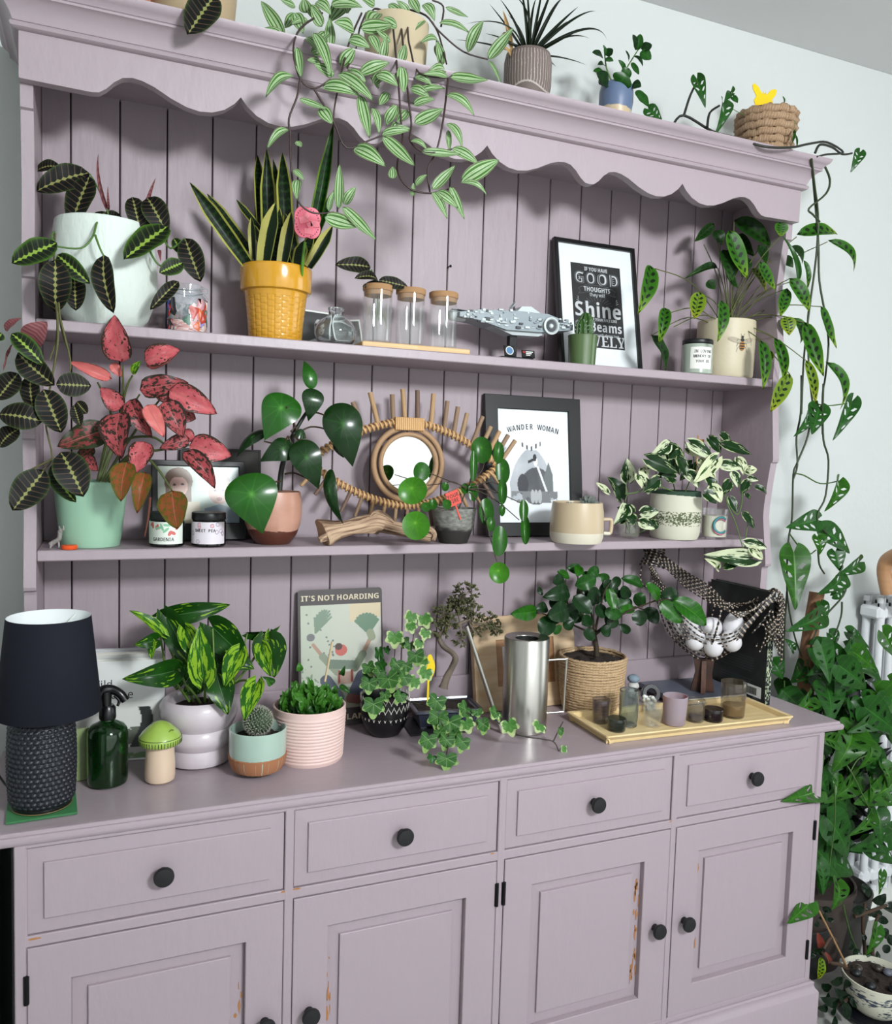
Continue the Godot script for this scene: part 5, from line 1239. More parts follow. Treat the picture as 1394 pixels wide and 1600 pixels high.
func build_aglaonema():
	var p := Vector3(-0.7799, 1.277, 0.1097)
	var m := mat(Color(0.56, 0.71, 0.61), 0.35)
	var t := pot("aglaonema_plant", "pink and red leaved aglaonema in a smooth mint green pot", p, [Vector2(0.0530, 0.0000), Vector2(0.0565, 0.0199), Vector2(0.0633, 0.0780), Vector2(0.0683, 0.1257)], m)
	leaves(t, LS.egg, [LM.aglo, LM.aglo_dark, LM.aglo_pale, LM.aglo_green, LM.aglo_old], [
		[-725,1629,200,-740,1713,210,56,-12,0],[-686,1634,200,-622,1661,200,41,11,0],[-682,1625,190,-626,1654,190,25,8,2],[-743,1597,200,-815,1624,200,24,-8,2],[-727,1541,220,-762,1579,220,37,0,0],[-694,1580,190,-607,1599,200,47,-2,1],
		[-642,1583,210,-555,1541,220,50,5,0],[-713,1559,220,-675,1491,240,39,9,1],[-684,1550,250,-655,1492,270,34,-13,2],[-653,1559,230,-619,1493,240,49,-15,1],[-729,1534,240,-729,1451,260,59,11,1],[-687,1483,240,-704,1424,260,45,-2,0],
		[-606,1479,220,-528,1461,230,55,8,0],[-618,1466,230,-558,1399,240,38,-16,1],[-749,1503,220,-834,1469,230,54,-2,3],[-717,1445,250,-729,1374,270,46,7,4],[-687,1427,250,-701,1353,270,34,-9,4],[-640,1394,260,-631,1322,270,58,14,4],
		[-631,1545,190,-591,1530,190,37,13,1],[-619,1502,200,-593,1486,200,27,-15,0],[-606,1492,220,-660,1471,220,30,-15,1],[-743,1628,180,-725,1603,180,20,1,2],[-785,1451,200,-767,1426,210,29,14,1],
		[-773,1470,190,-806,1444,190,26,-4,3],[-664,1579,200,-629,1555,200,30,-9,1],[-707,1525,200,-740,1504,200,29,-2,1]])
	leaves(t, LS.lance, [LM.golden_light], [
		[-707,1607,210,-694,1632,222,17,-12]], "bud")
	for e in [[[-767,1405,170],[-743,1471,170],[-725,1551,180],[-724,1624,200]], [[-761,1405,170],[-731,1505,170],[-719,1577,190],[-707,1606,200]], [[-767,1405,170],[-730,1478,170],[-676,1493,200],[-646,1475,220]], [[-755,1405,170],[-706,1462,170],[-664,1467,210],[-606,1479,220]], [[-767,1405,170],[-718,1525,170],[-694,1572,190]], [[-767,1405,170],[-743,1524,170],[-767,1589,200]], [[-749,1406,200],[-701,1460,220],[-668,1438,240],[-640,1394,260]], [[-758,1405,170],[-699,1506,170],[-645,1581,200]], [[-767,1405,170],[-755,1471,170],[-752,1502,210]]]:
		stem(t, mat(Color(0.26, 0.3, 0.13), 0.5), e, 0.0035, 0.0018)
	stem(t, mat(Color(0.36, 0.19, 0.13), 0.8), [[-678,1381,260],[-681,1345,260],[-687,1309,260]], 0.003, 0.0012, "withered_stalk")

func build_snake_plant():
	var p := Vector3(-0.4247, 1.7002, 0.11)
	var m := mat(Color(0.77, 0.56, 0.14), 0.18)
	m.clearcoat_enabled = true
	m.clearcoat = 0.6
	m.clearcoat_roughness = 0.08
	var crack := painted(256, 128, func(u, v):
		var x := fposmod(u * 26.0, 1.0)
		var y := fposmod(v * 12.0 + 0.5 * floor(fposmod(u * 26.0, 2.0)), 1.0)
		var g := minf(minf(x, 1.0 - x), minf(y, 1.0 - y))
		var h := 1.0 if v < 0.42 else sm(0.02, 0.2, g + 0.05 * nn(u, v, 0.3))
		return Color(h, h, h))
	m.heightmap_enabled = true
	m.heightmap_texture = crack
	m.heightmap_scale = 0.09
	var t := pot("snake_plant", "snake plant with yellow-edged upright leaves in a glossy mustard pot", p, [Vector2(0.0527, 0.0000), Vector2(0.0553, 0.0039), Vector2(0.0578, 0.0398), Vector2(0.0643, 0.0966), Vector2(0.0656, 0.0993), Vector2(0.0721, 0.1019), Vector2(0.0734, 0.1059), Vector2(0.0746, 0.1467), Vector2(0.0739, 0.1506)], m)
	leaves(t, LS.strap, [LM.snake, LM.snake_pale, LM.snake_green], [
		[-474,1839,120,-603,1990,150,30,-12,0],[-478,1885,100,-563,1992,80,25,11,0],[-452,1947,70,-458,2096,60,21,8,0],[-438,1845,110,-444,2097,90,32,0,0],[-460,1834,150,-440,1971,170,34,-8,1],[-406,1937,100,-431,2080,90,18,0,0],
		[-400,1851,120,-416,2093,110,32,-2,0],[-426,1836,160,-408,1956,170,26,5,1],[-387,1847,140,-417,1958,150,26,9,0],[-371,1848,130,-317,2149,150,28,-13,2],[-360,1864,100,-294,2046,90,23,-15,2],[-367,1854,150,-319,1943,160,25,11,1],
		[-476,1862,130,-481,1946,130,15,-2,1],[-453,1936,80,-501,1995,60,15,8,0],[-391,1840,160,-379,1905,160,30,-16,0],[-395,1842,150,-355,1928,150,24,-2,0],[-433,1841,130,-426,1978,130,30,7,0],[-448,1899,90,-479,1947,90,18,-9,0]])
	var g := thing("flower_tag", "pink quatrefoil flower tag on a green stick, stuck in the mustard pot", "plant tag", Vector3(-0.3791, 1.9328, 0.19))
	var pg := PackedVector2Array()
	for k in 64:
		var a := TAU * k / 64.0
		pg.append(Vector2(cos(a), sin(a)) * (0.026 + 0.0058 * absf(sin(a * 2.0))) * Vector2(0.95, 1.1))
	var pm := mat(Color(0.82, 0.27, 0.38), 0.45)
	part("flower", slab(pg, -0.0015, 0.0015, 60.0), pm, g)
	for k in 30:
		var a := TAU * k / 30.0
		if absf(sin(a * 2.0)) > 0.25:
			part("dark_dot", lathe([Vector2(0, 0), Vector2(0.0015, 0), Vector2(0.0012, 0.0006), Vector2(0, 0.0007)], 8).moved(Transform3D(Basis(Vector3.RIGHT, PI / 2), Vector3(cos(a) * 0.0235, sin(a) * 0.028, 0.0015))), mat(Color(0.45, 0.05, 0.12), 0.5), g)
	for e in [[-0.009, 0.004, 0.009, 0.3], [0.014, -0.001, 0.0085, 0.0], [0.001, -0.017, 0.008, 0.05], [-0.002, 0.012, 0.007, 0.9], [0.004, -0.004, 0.006, 0.5]]:
		part("petal_block", box(Vector3(-e[2], -e[2] * 0.75, 0.0014), Vector3(e[2], e[2] * 0.75, 0.003), 0.0008).moved(Transform3D(Basis(Vector3(0, 0, 1), e[3]), Vector3(e[0], e[1], 0))), mat(Color(0.86, 0.42, 0.48), 0.5), g)
	stem(g, mat(Color(0.3, 0.5, 0.1), 0.5), [[-382,1895,185],[-386,1861,185],[-384,1831,170]], 0.0032, 0.0032, "stick")

func build_top_plants():
	var y := 2.25
	# cream pot at the far left with one maranta leaf over the edge
	var a := pot("maranta_pot", "cream pot on the cornice at upper left, one dark leaf hanging over", Vector3(-0.5974, 2.2508, 0.13), [Vector2(0.07, 0), Vector2(0.074, 0.003), Vector2(0.085, 0.13)], mat(Color(0.66, 0.58, 0.46), 0.5))
	leaves(a, [LS.oval[2]], [LM.maranta], [
		[-572,2292,260,-621,2200,290,57,-12],[-672,2351,200,-710,2304,200,48,11]])
	stem(a, GRN, [[-596,2423,130],[-573,2342,220],[-572,2292,260]], 0.002)
	var a2 := thing("peach_pot", "peach coloured pot beside the cream pot on the far left of the cornice", "pot", Vector3(-0.7191, 2.2508, 0.12))
	part("pot", lathe([Vector2(0, 0), Vector2(0.045, 0), Vector2(0.06, 0.12), Vector2(0.057, 0.121), Vector2(0.05, 0.05), Vector2(0, 0.05)]), mat(Color(0.72, 0.5, 0.42), 0.5), a2)
	# tradescantia
	var tp := Vector3(-0.1772, 2.2508, 0.12)
	var ws := relief(mat(Color(0.76, 0.7, 0.58), 0.7), noise(0.3, 14), 0.08, Vector3(16, 30, 16))
	var t := pot("tradescantia_plant", "green and white striped tradescantia trailing from a straw-coloured pot over the cornice", tp, [Vector2(0.058, 0), Vector2(0.062, 0.004), Vector2(0.07, 0.14)], ws)
	var rows_ := [
		[-433,2272,200,-478,2340,190,26,-12],[-436,2260,220,-479,2275,220,19,11],[-430,2215,300,-423,2156,312,19,8],[-397,2252,290,-368,2168,320,24,-8],[-407,2250,270,-382,2221,282,15,0],[-358,2180,300,-401,2186,312,25,-2],
		[-353,2179,310,-292,2132,340,27,5],[-383,2149,310,-315,2141,330,27,9],[-314,2145,320,-299,2060,340,25,-13],[-288,2126,320,-277,2077,332,18,-15],[-325,2042,330,-272,2010,360,30,11],[-270,2073,330,-214,2017,360,28,-2],
		[-266,2084,310,-213,2098,322,18,8],[-207,2082,310,-174,2067,322,15,-16],[-187,2062,320,-109,2066,332,20,-2],[-123,2079,320,-69,2055,332,23,7],[-132,2129,310,-100,2085,322,20,-9],[-128,2117,310,-128,2071,322,12,14],
		[-106,2013,330,-32,2064,350,33,13],[-105,2010,340,-57,1992,352,16,-15],[-133,1999,340,-106,1936,352,20,-15],[-170,1983,340,-141,1933,352,17,1],[-161,1985,340,-119,1957,352,21,14],[-166,1990,330,-124,2039,342,22,-4],
		[-197,1996,320,-179,2017,332,14,-9],[-130,2188,300,-71,2156,312,21,-2],[-115,2233,280,-40,2233,300,34,-15],[-116,2237,270,-174,2227,282,16,-9],[-117,2254,260,-161,2236,272,22,-2],[-81,2433,160,-33,2418,172,15,0],
		[-99,2392,170,-28,2381,182,20,-9],[-34,2341,180,-9,2406,200,26,-9],[15,2337,180,63,2404,200,29,-9],[6,2324,200,32,2274,212,10,-1],[-101,2291,200,-120,2335,212,20,-7],[-222,2228,290,-220,2173,300,25,-15],
		[-303,2201,280,-247,2230,292,26,11],[-273,2201,290,-231,2185,302,26,2],[-286,2317,220,-225,2327,240,35,5],[-299,2310,220,-344,2307,240,31,-10],[-335,2217,260,-311,2252,272,26,16],[-343,2275,200,-347,2327,212,23,12],
		[-337,2368,180,-275,2375,192,39,-12],[-366,2372,170,-336,2350,182,27,-5],[-402,2365,150,-437,2365,162,23,7],[-414,2326,200,-399,2286,212,27,7],[-435,2157,310,-490,2109,322,26,14],[-428,2115,320,-379,2102,332,15,-2],
		[-389,2107,320,-368,2078,332,25,11],[-446,2057,320,-488,2014,332,17,5],[-431,2040,320,-425,2026,332,13,-6],[-436,1988,320,-419,1969,332,13,3],[-427,1972,320,-432,1932,332,19,12],[-379,1909,330,-318,1896,342,30,11],
		[-350,1929,320,-353,2009,332,19,0],[-339,1939,320,-321,1972,332,19,3],[-346,1932,330,-284,1873,350,26,-15],[-369,1923,320,-362,1960,332,12,-8],[-251,2115,290,-233,2149,302,22,10],[-192,2125,290,-136,2159,302,31,-3],
		[-195,2159,290,-155,2175,302,23,-10],[-245,2092,300,-208,2106,312,17,2],[-211,2254,250,-205,2286,262,20,6],[-213,2404,170,-177,2371,182,21,6],[-132,2428,160,-109,2395,172,26,-4],[-158,2440,150,-141,2406,162,24,-2],
		[-247,2248,240,-242,2299,252,20,0],[-110,2338,200,-155,2323,212,19,9],[-245,2002,320,-249,2021,332,18,1],[-203,1975,320,-206,1997,332,11,-3],[-276,2188,280,-249,2212,292,23,0],[-203,2348,200,-238,2352,212,22,-15],
		[-239,2402,160,-276,2405,172,27,-15],[-295,2372,160,-317,2395,172,27,7],[-396,2225,270,-365,2236,282,21,15],[-386,2318,200,-423,2298,212,17,3],[-169,2387,170,-198,2410,182,21,-3],[-354,2323,180,-380,2350,192,24,-11],
		[-271,2298,240,-256,2262,252,22,0],[-318,2275,250,-277,2264,262,24,15],[-226,2299,230,-263,2311,242,20,9],[-379,2196,290,-411,2196,302,19,1],[-331,2190,300,-299,2175,312,21,12],[-205,2224,280,-240,2203,292,17,-9]]
	leaves(t, LS.lance, [LM.tradescantia], rows_)
	leaves(t, LS.lance, [LM.tradescantia], [
		[-182,2194,260,-120,2215,272,20,-12],[-192,2204,260,-154,2190,272,22,11],[-196,2161,260,-222,2126,272,22,8],[-219,2165,260,-245,2118,272,22,-8],[-183,2228,260,-150,2215,272,20,0],[-238,2187,260,-260,2153,272,20,-2],
		[-257,2192,260,-279,2203,272,17,5],[-214,2132,260,-235,2099,272,18,9],[-368,2391,120,-343,2352,132,32,-13],[-296,2408,130,-331,2355,142,32,-15],[-229,2387,160,-260,2339,172,32,11],[-406,2342,170,-429,2301,182,22,-2],
		[-345,2304,200,-374,2267,212,22,8],[-372,2373,120,-382,2395,132,27,-16],[-303,2398,120,-288,2422,132,28,-2],[-288,2256,240,-318,2216,252,22,7],[-134,2391,170,-168,2351,182,19,-9],[-115,2333,200,-103,2290,212,20,14]])
	for e in [[[-347,2365,150],[-411,2279,240],[-436,2207,300],[-421,2158,300],[-394,2149,300],[-365,2171,300]], [[-425,2153,310],[-430,2122,310],[-444,2081,310],[-441,2050,310],[-438,1987,310],[-425,1937,310],[-396,1919,310],[-356,1926,310]], [[-398,2142,310],[-361,2092,310],[-335,2048,310],[-292,2068,310],[-265,2083,310]], [[-267,2378,160],[-318,2266,250],[-356,2137,310],[-361,2094,310]], [[-257,2381,160],[-282,2326,200],[-300,2267,240],[-328,2207,280]], [[-162,2407,150],[-179,2341,200],[-187,2291,240],[-178,2233,270],[-116,2235,270]], [[-119,2230,280],[-139,2136,310],[-151,2075,310],[-169,2034,310],[-163,1992,310]], [[-206,2365,180],[-228,2231,280],[-229,2173,300],[-223,2116,300],[-223,2080,310],[-236,2022,320],[-216,1987,330],[-170,1983,330],[-117,2003,330]], [[-187,2361,180],[-211,2177,300],[-202,2120,300],[-207,2082,310],[-178,2062,320],[-123,2078,320]], [[-161,2426,130],[-130,2401,170],[-99,2376,170],[-41,2346,170],[14,2337,180]], [[-107,2402,150],[-102,2362,180],[-107,2277,240]], [[-200,2408,130],[-239,2394,160],[-248,2374,160]], [[-94,2386,170],[-90,2428,170],[-116,2435,170]]]:
		stem(t, mat(Color(0.2, 0.13, 0.12), 0.5), e, 0.0022, 0.0017)
	# grassy plant in the patterned pot
	var gp := Vector3(0.1387, 2.2508, 0.13)
	var pm := mat(Color.WHITE, 0.7)
	pm.albedo_texture = painted(512, 128, func(u, v):
		var c := Color(0.4, 0.35, 0.33)
		var edge := 0.6 + 0.05 * sin(u * TAU * 3.0)
		if v > 0.05 and v < edge and absf(fposmod(u * 46.0 + 0.15 * nn(u, v, 0.1), 1.0) - 0.5) < 0.1: c = Color(0.66, 0.62, 0.6)
		if absf(v - edge) < 0.014: c = Color(0.66, 0.62, 0.6)
		return c)
	var g := pot("ponytail_plant", "grassy dark green plant in a taupe pot with white scratched lines, on the cornice", gp, [Vector2(0.0483, 0.0000), Vector2(0.0512, 0.0523), Vector2(0.0548, 0.0736), Vector2(0.0547, 0.1233), Vector2(0.0510, 0.1403)], pm)
	var rr := RandomNumberGenerator.new()
	rr.seed = 3
	leaves(g, LS.slim, [LM.grass], [
		[133,2390,130,57,2497,142,7,-12],[136,2391,130,85,2524,142,7,11],[139,2391,130,119,2560,142,7,8],[143,2392,130,166,2557,142,7,-8],[143,2392,130,220,2543,142,9,0],[143,2392,130,260,2526,142,9,-2],[146,2393,130,313,2536,142,7,5],
		[146,2393,130,356,2485,142,7,9],[146,2393,130,289,2400,142,7,-13],[130,2389,130,26,2414,142,7,-15],[126,2388,130,-14,2435,142,7,11],[123,2388,130,-48,2384,142,6,-2],[149,2393,130,207,2379,142,6,8],
		[139,2391,130,147,2525,142,7,-16],[136,2391,130,195,2565,142,9,-2],[133,2390,130,79,2468,142,7,7],[130,2389,130,50,2399,142,6,-9],[146,2393,130,255,2465,142,7,14],[146,2393,130,236,2490,142,7,13],
		[139,2391,130,104,2542,142,7,-15],[133,2390,130,31,2477,142,6,-15],[143,2392,130,298,2468,142,6,1]])
	leaves(g, LS.lance, [mat(Color(0.62, 0.5, 0.32), 0.7)], [
		[92,2382,140,60,2465,152,11,-12],[89,2371,140,50,2388,152,11,11],[74,2426,140,59,2398,152,10,8]], "dry_leaf")
	# little succulent in the blue and cream pot
	var bp := Vector3(0.3875, 2.2508, 0.12)
	var bm := mat(Color.WHITE, 0.35)
	bm.albedo_texture = painted(64, 64, func(u, v): return Color(0.36, 0.42, 0.53) if v < 0.47 + 0.03 * sin(u * TAU) else Color(0.74, 0.66, 0.54))
	var b := pot("kalanchoe_plant", "small round-leaved succulent in a blue and cream dipped pot on the cornice", bp, [Vector2(0.0335, 0.0000), Vector2(0.0373, 0.0622), Vector2(0.0410, 0.0862), Vector2(0.0410, 0.1118), Vector2(0.0379, 0.1268)], bm)
	leaves(b, LS.oval, [LM.ficus, LM.monstera], [
		[350,2366,140,305,2375,160,35,-12],[374,2367,150,380,2386,170,52,11],[352,2374,130,324,2361,142,29,8],[408,2390,130,391,2416,142,30,-8],[409,2371,150,423,2366,170,29,0],[416,2358,160,439,2318,180,26,-2],
		[339,2430,130,302,2430,142,21,5],[344,2434,130,331,2453,142,10,9],[346,2437,130,358,2449,142,23,-13],[344,2426,130,361,2423,142,20,-15],[344,2412,130,319,2406,142,16,11],[341,2400,130,306,2387,142,15,-2],
		[432,2467,130,413,2495,142,20,8],[436,2468,130,434,2501,142,21,-16],[446,2473,130,469,2483,142,25,-2],[443,2464,130,469,2450,142,30,7],[426,2452,130,446,2429,142,13,-9],[420,2436,130,435,2406,142,14,14],
		[412,2437,130,394,2454,142,9,13],[400,2412,130,376,2428,142,13,-15]])
	for e in [[[380,2377,120],[357,2413,120],[348,2456,120]], [[394,2380,120],[413,2424,120],[446,2477,120]]]:
		stem(b, GRN, e, 0.0022, 0.0014)
	# rope basket with the butterfly trap
	var rp := Vector3(0.8591, 2.2508, 0.12)
	var rb := rope_pot("string_plant", "low rope basket with wispy string-of-hearts on the cornice's right end", rp, [Vector2(0.0601, 0.0000), Vector2(0.0664, 0.0707), Vector2(0.0742, 0.1053), Vector2(0.0756, 0.1464)], 8, Color(0.55, 0.43, 0.31))
	leaves(rb, LS.heart, [LM.monstera_dark, LM.monstera], [
		[696,2405,170,688,2414,182,15,-12],[692,2399,170,664,2371,182,21,11],[700,2394,170,706,2376,182,18,8],[867,2411,170,851,2421,182,9,-8],[879,2398,170,875,2405,182,6,0],[897,2386,170,887,2389,182,5,-2],
		[884,2318,200,880,2288,212,6,5],[875,2328,200,861,2291,212,8,9]])
	for e in [[[757,2367,150],[698,2367,170],[689,2383,170],[696,2403,170]], [[861,2399,150],[879,2398,170],[867,2414,170]], [[895,2399,150],[891,2381,180],[883,2330,200],[890,2294,200]]]:
		stem(rb, GRN, e, 0.0009, 0.0007)
	var bt := thing("butterfly_trap", "yellow butterfly-shaped sticky trap standing in the rope basket on the cornice", "sticky trap", Vector3(0.8382, 2.4332, 0.13))
	var pg := PackedVector2Array()
	for e in [[0.0, -0.028], [0.026, -0.028], [0.034, -0.012], [0.026, 0.0], [0.038, 0.014], [0.041, 0.026], [0.036, 0.03], [0.022, 0.025], [0.006, 0.008], [0.004, 0.016], [0.002, 0.01], [0.0, 0.012], [-0.002, 0.01], [-0.004, 0.016], [-0.006, 0.008], [-0.022, 0.025], [-0.036, 0.03], [-0.041, 0.026], [-0.038, 0.014], [-0.026, 0.0], [-0.034, -0.012], [-0.026, -0.028]]:
		pg.append(Vector2(e[0], e[1]))
	part("wings", slab(pg, -0.0008, 0.0008), mat(Color(0.88, 0.74, 0.06), 0.4), bt)
	part("stake", box(Vector3(-0.003, -0.06, -0.0008), Vector3(0.003, -0.028, 0.0008), 0.0003), mat(Color(0.88, 0.74, 0.06), 0.4), bt)

func rope_pot(called: String, label: String, where: Vector3, pr: Array, coils: int, c: Color) -> Node3D:
	var p := thing(called, label, "potted plant", where)
	var q := []
	var top: Vector2 = pr[-1]
	var rope := mat(Color.WHITE, 0.85)
	rope.albedo_texture = painted(48, 96, func(u, v):
		var g := nn(u * 1.5 + v * 2.0, u * 2.0 - v * 2.0, 0.08, 3) + 0.5 * sin((u * 2.0 + v * 8.0) * TAU)
		return c.lerp(c.lightened(0.3), clampf(0.35 + 0.5 * g, 0, 1)).lerp(c.darkened(0.55), sm(0.35, 0.8, nn(u * 2.0, v * 2.0, 0.13, 7))))
	var inside := pr.duplicate()
	inside.insert(0, Vector2(0, 0.001))
	for i in range(1, inside.size()):
		inside[i] = inside[i] - Vector2(0.004, 0)
	part("liner", lathe(inside, 40), mat(c.darkened(0.5), 0.9), p)
	var h := top.y / coils
	for k in coils:
		var y := h * (k + 0.5)
		var r: float = pr[-1].x
		for i in pr.size() - 1:
			if y >= pr[i].y and y <= pr[i + 1].y:
				r = lerpf(pr[i].x, pr[i + 1].x, (y - pr[i].y) / maxf(pr[i + 1].y - pr[i].y, 1e-5))
		var n := 168
		var ring_ := []
		for i in n + 1:
			var th := TAU * i / n
			var wob := 0.0016 * nn(sin(th) * 0.5, cos(th) * 0.5, 0.14, k)
			ring_.append(Vector3(sin(th) * (r - h * 0.3 + wob), y + 0.0009 * sin(th * 3.0 + k) + wob, cos(th) * (r - h * 0.3 + wob)))
		var tw := roundf(TAU * r / (h * 2.2))
		var coil := tube(ring_, h * 0.58, h * 0.58, 9, func(v, th): return 1.0 + 0.22 * sin(th * 2.0 + v * TAU * tw) + 0.1 * sin(v * 190.0 + k))
		for i in coil.t.size():
			coil.t[i].y = coil.t[i].y * 9.0 + k * 0.37
		part("rope_coil", coil, rope, p)
	earth(p, top.y - 0.012, top.x - 0.007)
	return p

func build_calathea():
	var p := Vector3(0.7807, 1.7002, 0.1)
	var m := relief(mat(Color(0.72, 0.68, 0.58), 0.5), noise(0.05, 23), 0.03, Vector3(6, 6, 6))
	var t := pot("calathea_plant", "rattlesnake calathea with spotted light green leaves in a cream pot printed with a bee", p, [Vector2(0.0701, 0.0000), Vector2(0.0733, 0.0085), Vector2(0.0748, 0.0391), Vector2(0.0753, 0.1410), Vector2(0.0745, 0.1512)], m)
	leaves(t, LS.lance, [LM.calathea, LM.calathea_dark, LM.calathea_yellow], [
		[466,1949,180,411,1823,220,44,-12,0],[508,1850,190,482,1761,210,31,11,0],[612,1899,190,581,1826,210,41,8,2],[663,1880,210,643,1775,230,34,-8,0],[703,2020,160,720,1937,180,53,0,1],[701,2064,180,740,1940,210,50,-2,0],
		[760,2109,130,875,2052,150,52,5,1],[708,2078,120,725,2042,130,32,9,1],[798,1995,190,834,1922,210,38,-13,0],[801,1984,160,844,1929,170,32,-15,2],[716,1979,130,607,1945,140,22,11,1],[854,2102,200,853,2063,200,39,-2,0],
		[872,1956,220,927,1874,240,39,8,0],[909,2050,180,947,2009,190,33,-16,1],[877,1932,210,846,1856,220,34,-2,0],[886,1863,200,893,1814,210,43,7,2],[914,1862,200,948,1799,200,33,-9,0],[921,1848,230,976,1709,250,43,14,0],
		[933,1751,230,968,1638,240,27,13,2],[1014,1753,220,1080,1632,230,41,-15,0],[995,1899,210,1048,1790,220,37,-15,0],[787,1791,220,787,1665,240,33,1,0],[823,1799,230,856,1687,240,29,14,0],[872,1710,240,802,1608,250,42,-4,2],
		[927,2082,180,1078,2106,180,40,-9,0],[1038,2082,180,1152,2015,180,30,-2,0],[721,2102,100,659,2048,100,27,-15,1],[826,2048,150,860,2006,150,38,-9,1],[884,2013,170,937,2002,170,33,-2,1],[677,1944,140,692,1921,150,32,0,1],
		[957,2020,180,977,1942,180,19,-9,0],[820,1768,220,819,1733,220,13,-9,2],[802,2085,100,861,2034,100,43,-9,1],[815,2025,120,796,1969,130,37,-1,1],[898,2080,130,943,2038,130,38,-7,1],[742,1978,130,785,1936,130,31,-15,1]])
	leaves(t, LS.slim, [LM.succulent], [
		[913,1959,210,841,2061,222,17,-12]])
	leaves(t, LS.egg, [LM.calathea_dark], [
		[471,1781,190,537,1700,170,29,-12]])
	stalks(t, mat(Color(0.3, 0.33, 0.14), 0.5), p + Vector3(0, 0.135, 0), [
		[481,1943,180,348,2072,192,4,-12],[518,1838,190,341,2068,202,4,11],[538,1807,190,341,2068,202,4,8],[617,1898,180,348,2072,192,4,-8],[670,1880,200,335,2065,212,4,0],[703,2015,160,361,2079,172,4,-2],
		[707,2063,170,355,2076,182,4,5],[760,2105,130,381,2090,142,5,9],[708,2075,120,388,2094,132,5,-13],[807,1996,180,348,2072,192,4,-15],[801,1983,160,361,2079,172,4,11],[716,1979,130,381,2090,142,5,-2],
		[856,2068,200,335,2065,212,4,8],[882,1958,210,328,2061,222,4,-16],[909,2049,180,348,2072,192,4,-2],[887,1935,200,335,2065,212,4,7],[886,1863,200,335,2065,212,4,-9],[914,1861,200,335,2065,212,4,14],
		[932,1849,220,321,2058,232,4,13],[943,1752,220,321,2058,232,4,-15],[1006,1900,200,335,2065,212,4,-15],[797,1793,210,328,2061,222,4,1],[833,1800,220,321,2058,232,4,14],[881,1711,230,314,2054,242,4,-4],
		[928,2077,180,348,2072,192,4,-9],[1038,2078,180,348,2072,192,5,-2],[833,2046,150,368,2083,162,5,-15],[691,2045,100,401,2101,112,5,-9],[923,1962,200,335,2065,212,4,-2],[479,1782,180,348,2072,192,4,0]], 0.0013, 0.12)
	# the bee printed on the pot
	var rad := 0.0758 + 0.0004
	var on := func(a: float, yy: float) -> Vector3:
		var th: float = a / rad - 0.18
		return Vector3(sin(th) * rad, yy, cos(th) * rad)
	var blob := func(cx: float, cy: float, rx: float, ry: float, rot: float, c: Color, lift: float):
		var f := func(u: float, v: float) -> Vector3:
			var q := Vector2(cos(u * TAU) * rx, sin(u * TAU) * ry).rotated(rot) * v
			var w: Vector3 = on.call(cx + q.x, cy + q.y)
			return w * Vector3(1.0 + lift / rad, 1, 1.0 + lift / rad)
		part("bee_print", surf(f, 18, 2), mat(c, 0.6), t)
	blob.call(-0.018, 0.095, 0.019, 0.0065, -0.25, Color(0.62, 0.58, 0.5), 0.0)
	blob.call(0.022, 0.095, 0.019, 0.0065, 0.25, Color(0.62, 0.58, 0.5), 0.0)
	blob.call(0.002, 0.08, 0.0075, 0.0125, 0.0, Color(0.6, 0.38, 0.1), 0.0002)
	for k in 3:
		blob.call(0.002, 0.073 + 0.0065 * k, 0.0072, 0.0017, 0.0, Color(0.07, 0.06, 0.05), 0.0003)
	blob.call(0.002, 0.0955, 0.0055, 0.0045, 0.0, Color(0.1, 0.09, 0.07), 0.0003)
	blob.call(0.002, 0.103, 0.0038, 0.0032, 0.0, Color(0.07, 0.07, 0.06), 0.0003)
	for sx in [-1.0, 1.0]:
		for k in 3:
			part("bee_print", tube([on.call(0.002 + sx * 0.004, 0.094 - 0.006 * k), on.call(0.002 + sx * 0.013, 0.098 - 0.012 * k), on.call(0.002 + sx * 0.015, 0.092 - 0.014 * k)], 0.0005, 0.0004, 4), M.black, t)
		part("bee_print", tube([on.call(0.002 + sx * 0.002, 0.105), on.call(0.002 + sx * 0.006, 0.112)], 0.0004, 0.0003, 4), M.black, t)

func build_green_cactus():
	var p := Vector3(0.3026, 1.7002, 0.15)
	var m := mat(Color(0.24, 0.34, 0.14), 0.15)
	m.clearcoat_enabled = true
	var t := pot("cactus_plant", "ribbed column cactus in a glossy dark green pot before the chalkboard print", p, [Vector2(0.0304, 0.0000), Vector2(0.0319, -0.0021), Vector2(0.0348, 0.0618), Vector2(0.0356, 0.0694)], m)
	for e in [[0.006, 0.0, 0.016, 0.095], [-0.009, 0.006, 0.012, 0.07]]:
		var f := func(u: float, v: float) -> Vector3:
			var th := u * TAU
			var r: float = e[2] * (1.0 + 0.22 * cos(th * 8.0)) * sqrt(clampf(1.0 - pow(maxf(0.0, v - 0.6) / 0.4, 2.0), 0, 1)) * (1.0 + 0.05 * sin(v * 20.0))
			return Vector3(e[0] + sin(th) * r, 0.055 + v * e[3] * 0.75, e[1] + cos(th) * r)
		part("cactus", surf(f, 64, 20), mat(Color(0.16, 0.3, 0.09), 0.5), t)
		for k in 36:
			var th := TAU * (k % 8) / 8.0
			var v: float = (floor(k / 8.0) + 0.7) / 5.4
			var q: Vector3 = f.call((k % 8) / 8.0, v)
			part("spines", tube([q, q + Vector3(sin(th) * 0.004, 0.0025, cos(th) * 0.004)], 0.0005, 0.0002, 4), M.white, t)

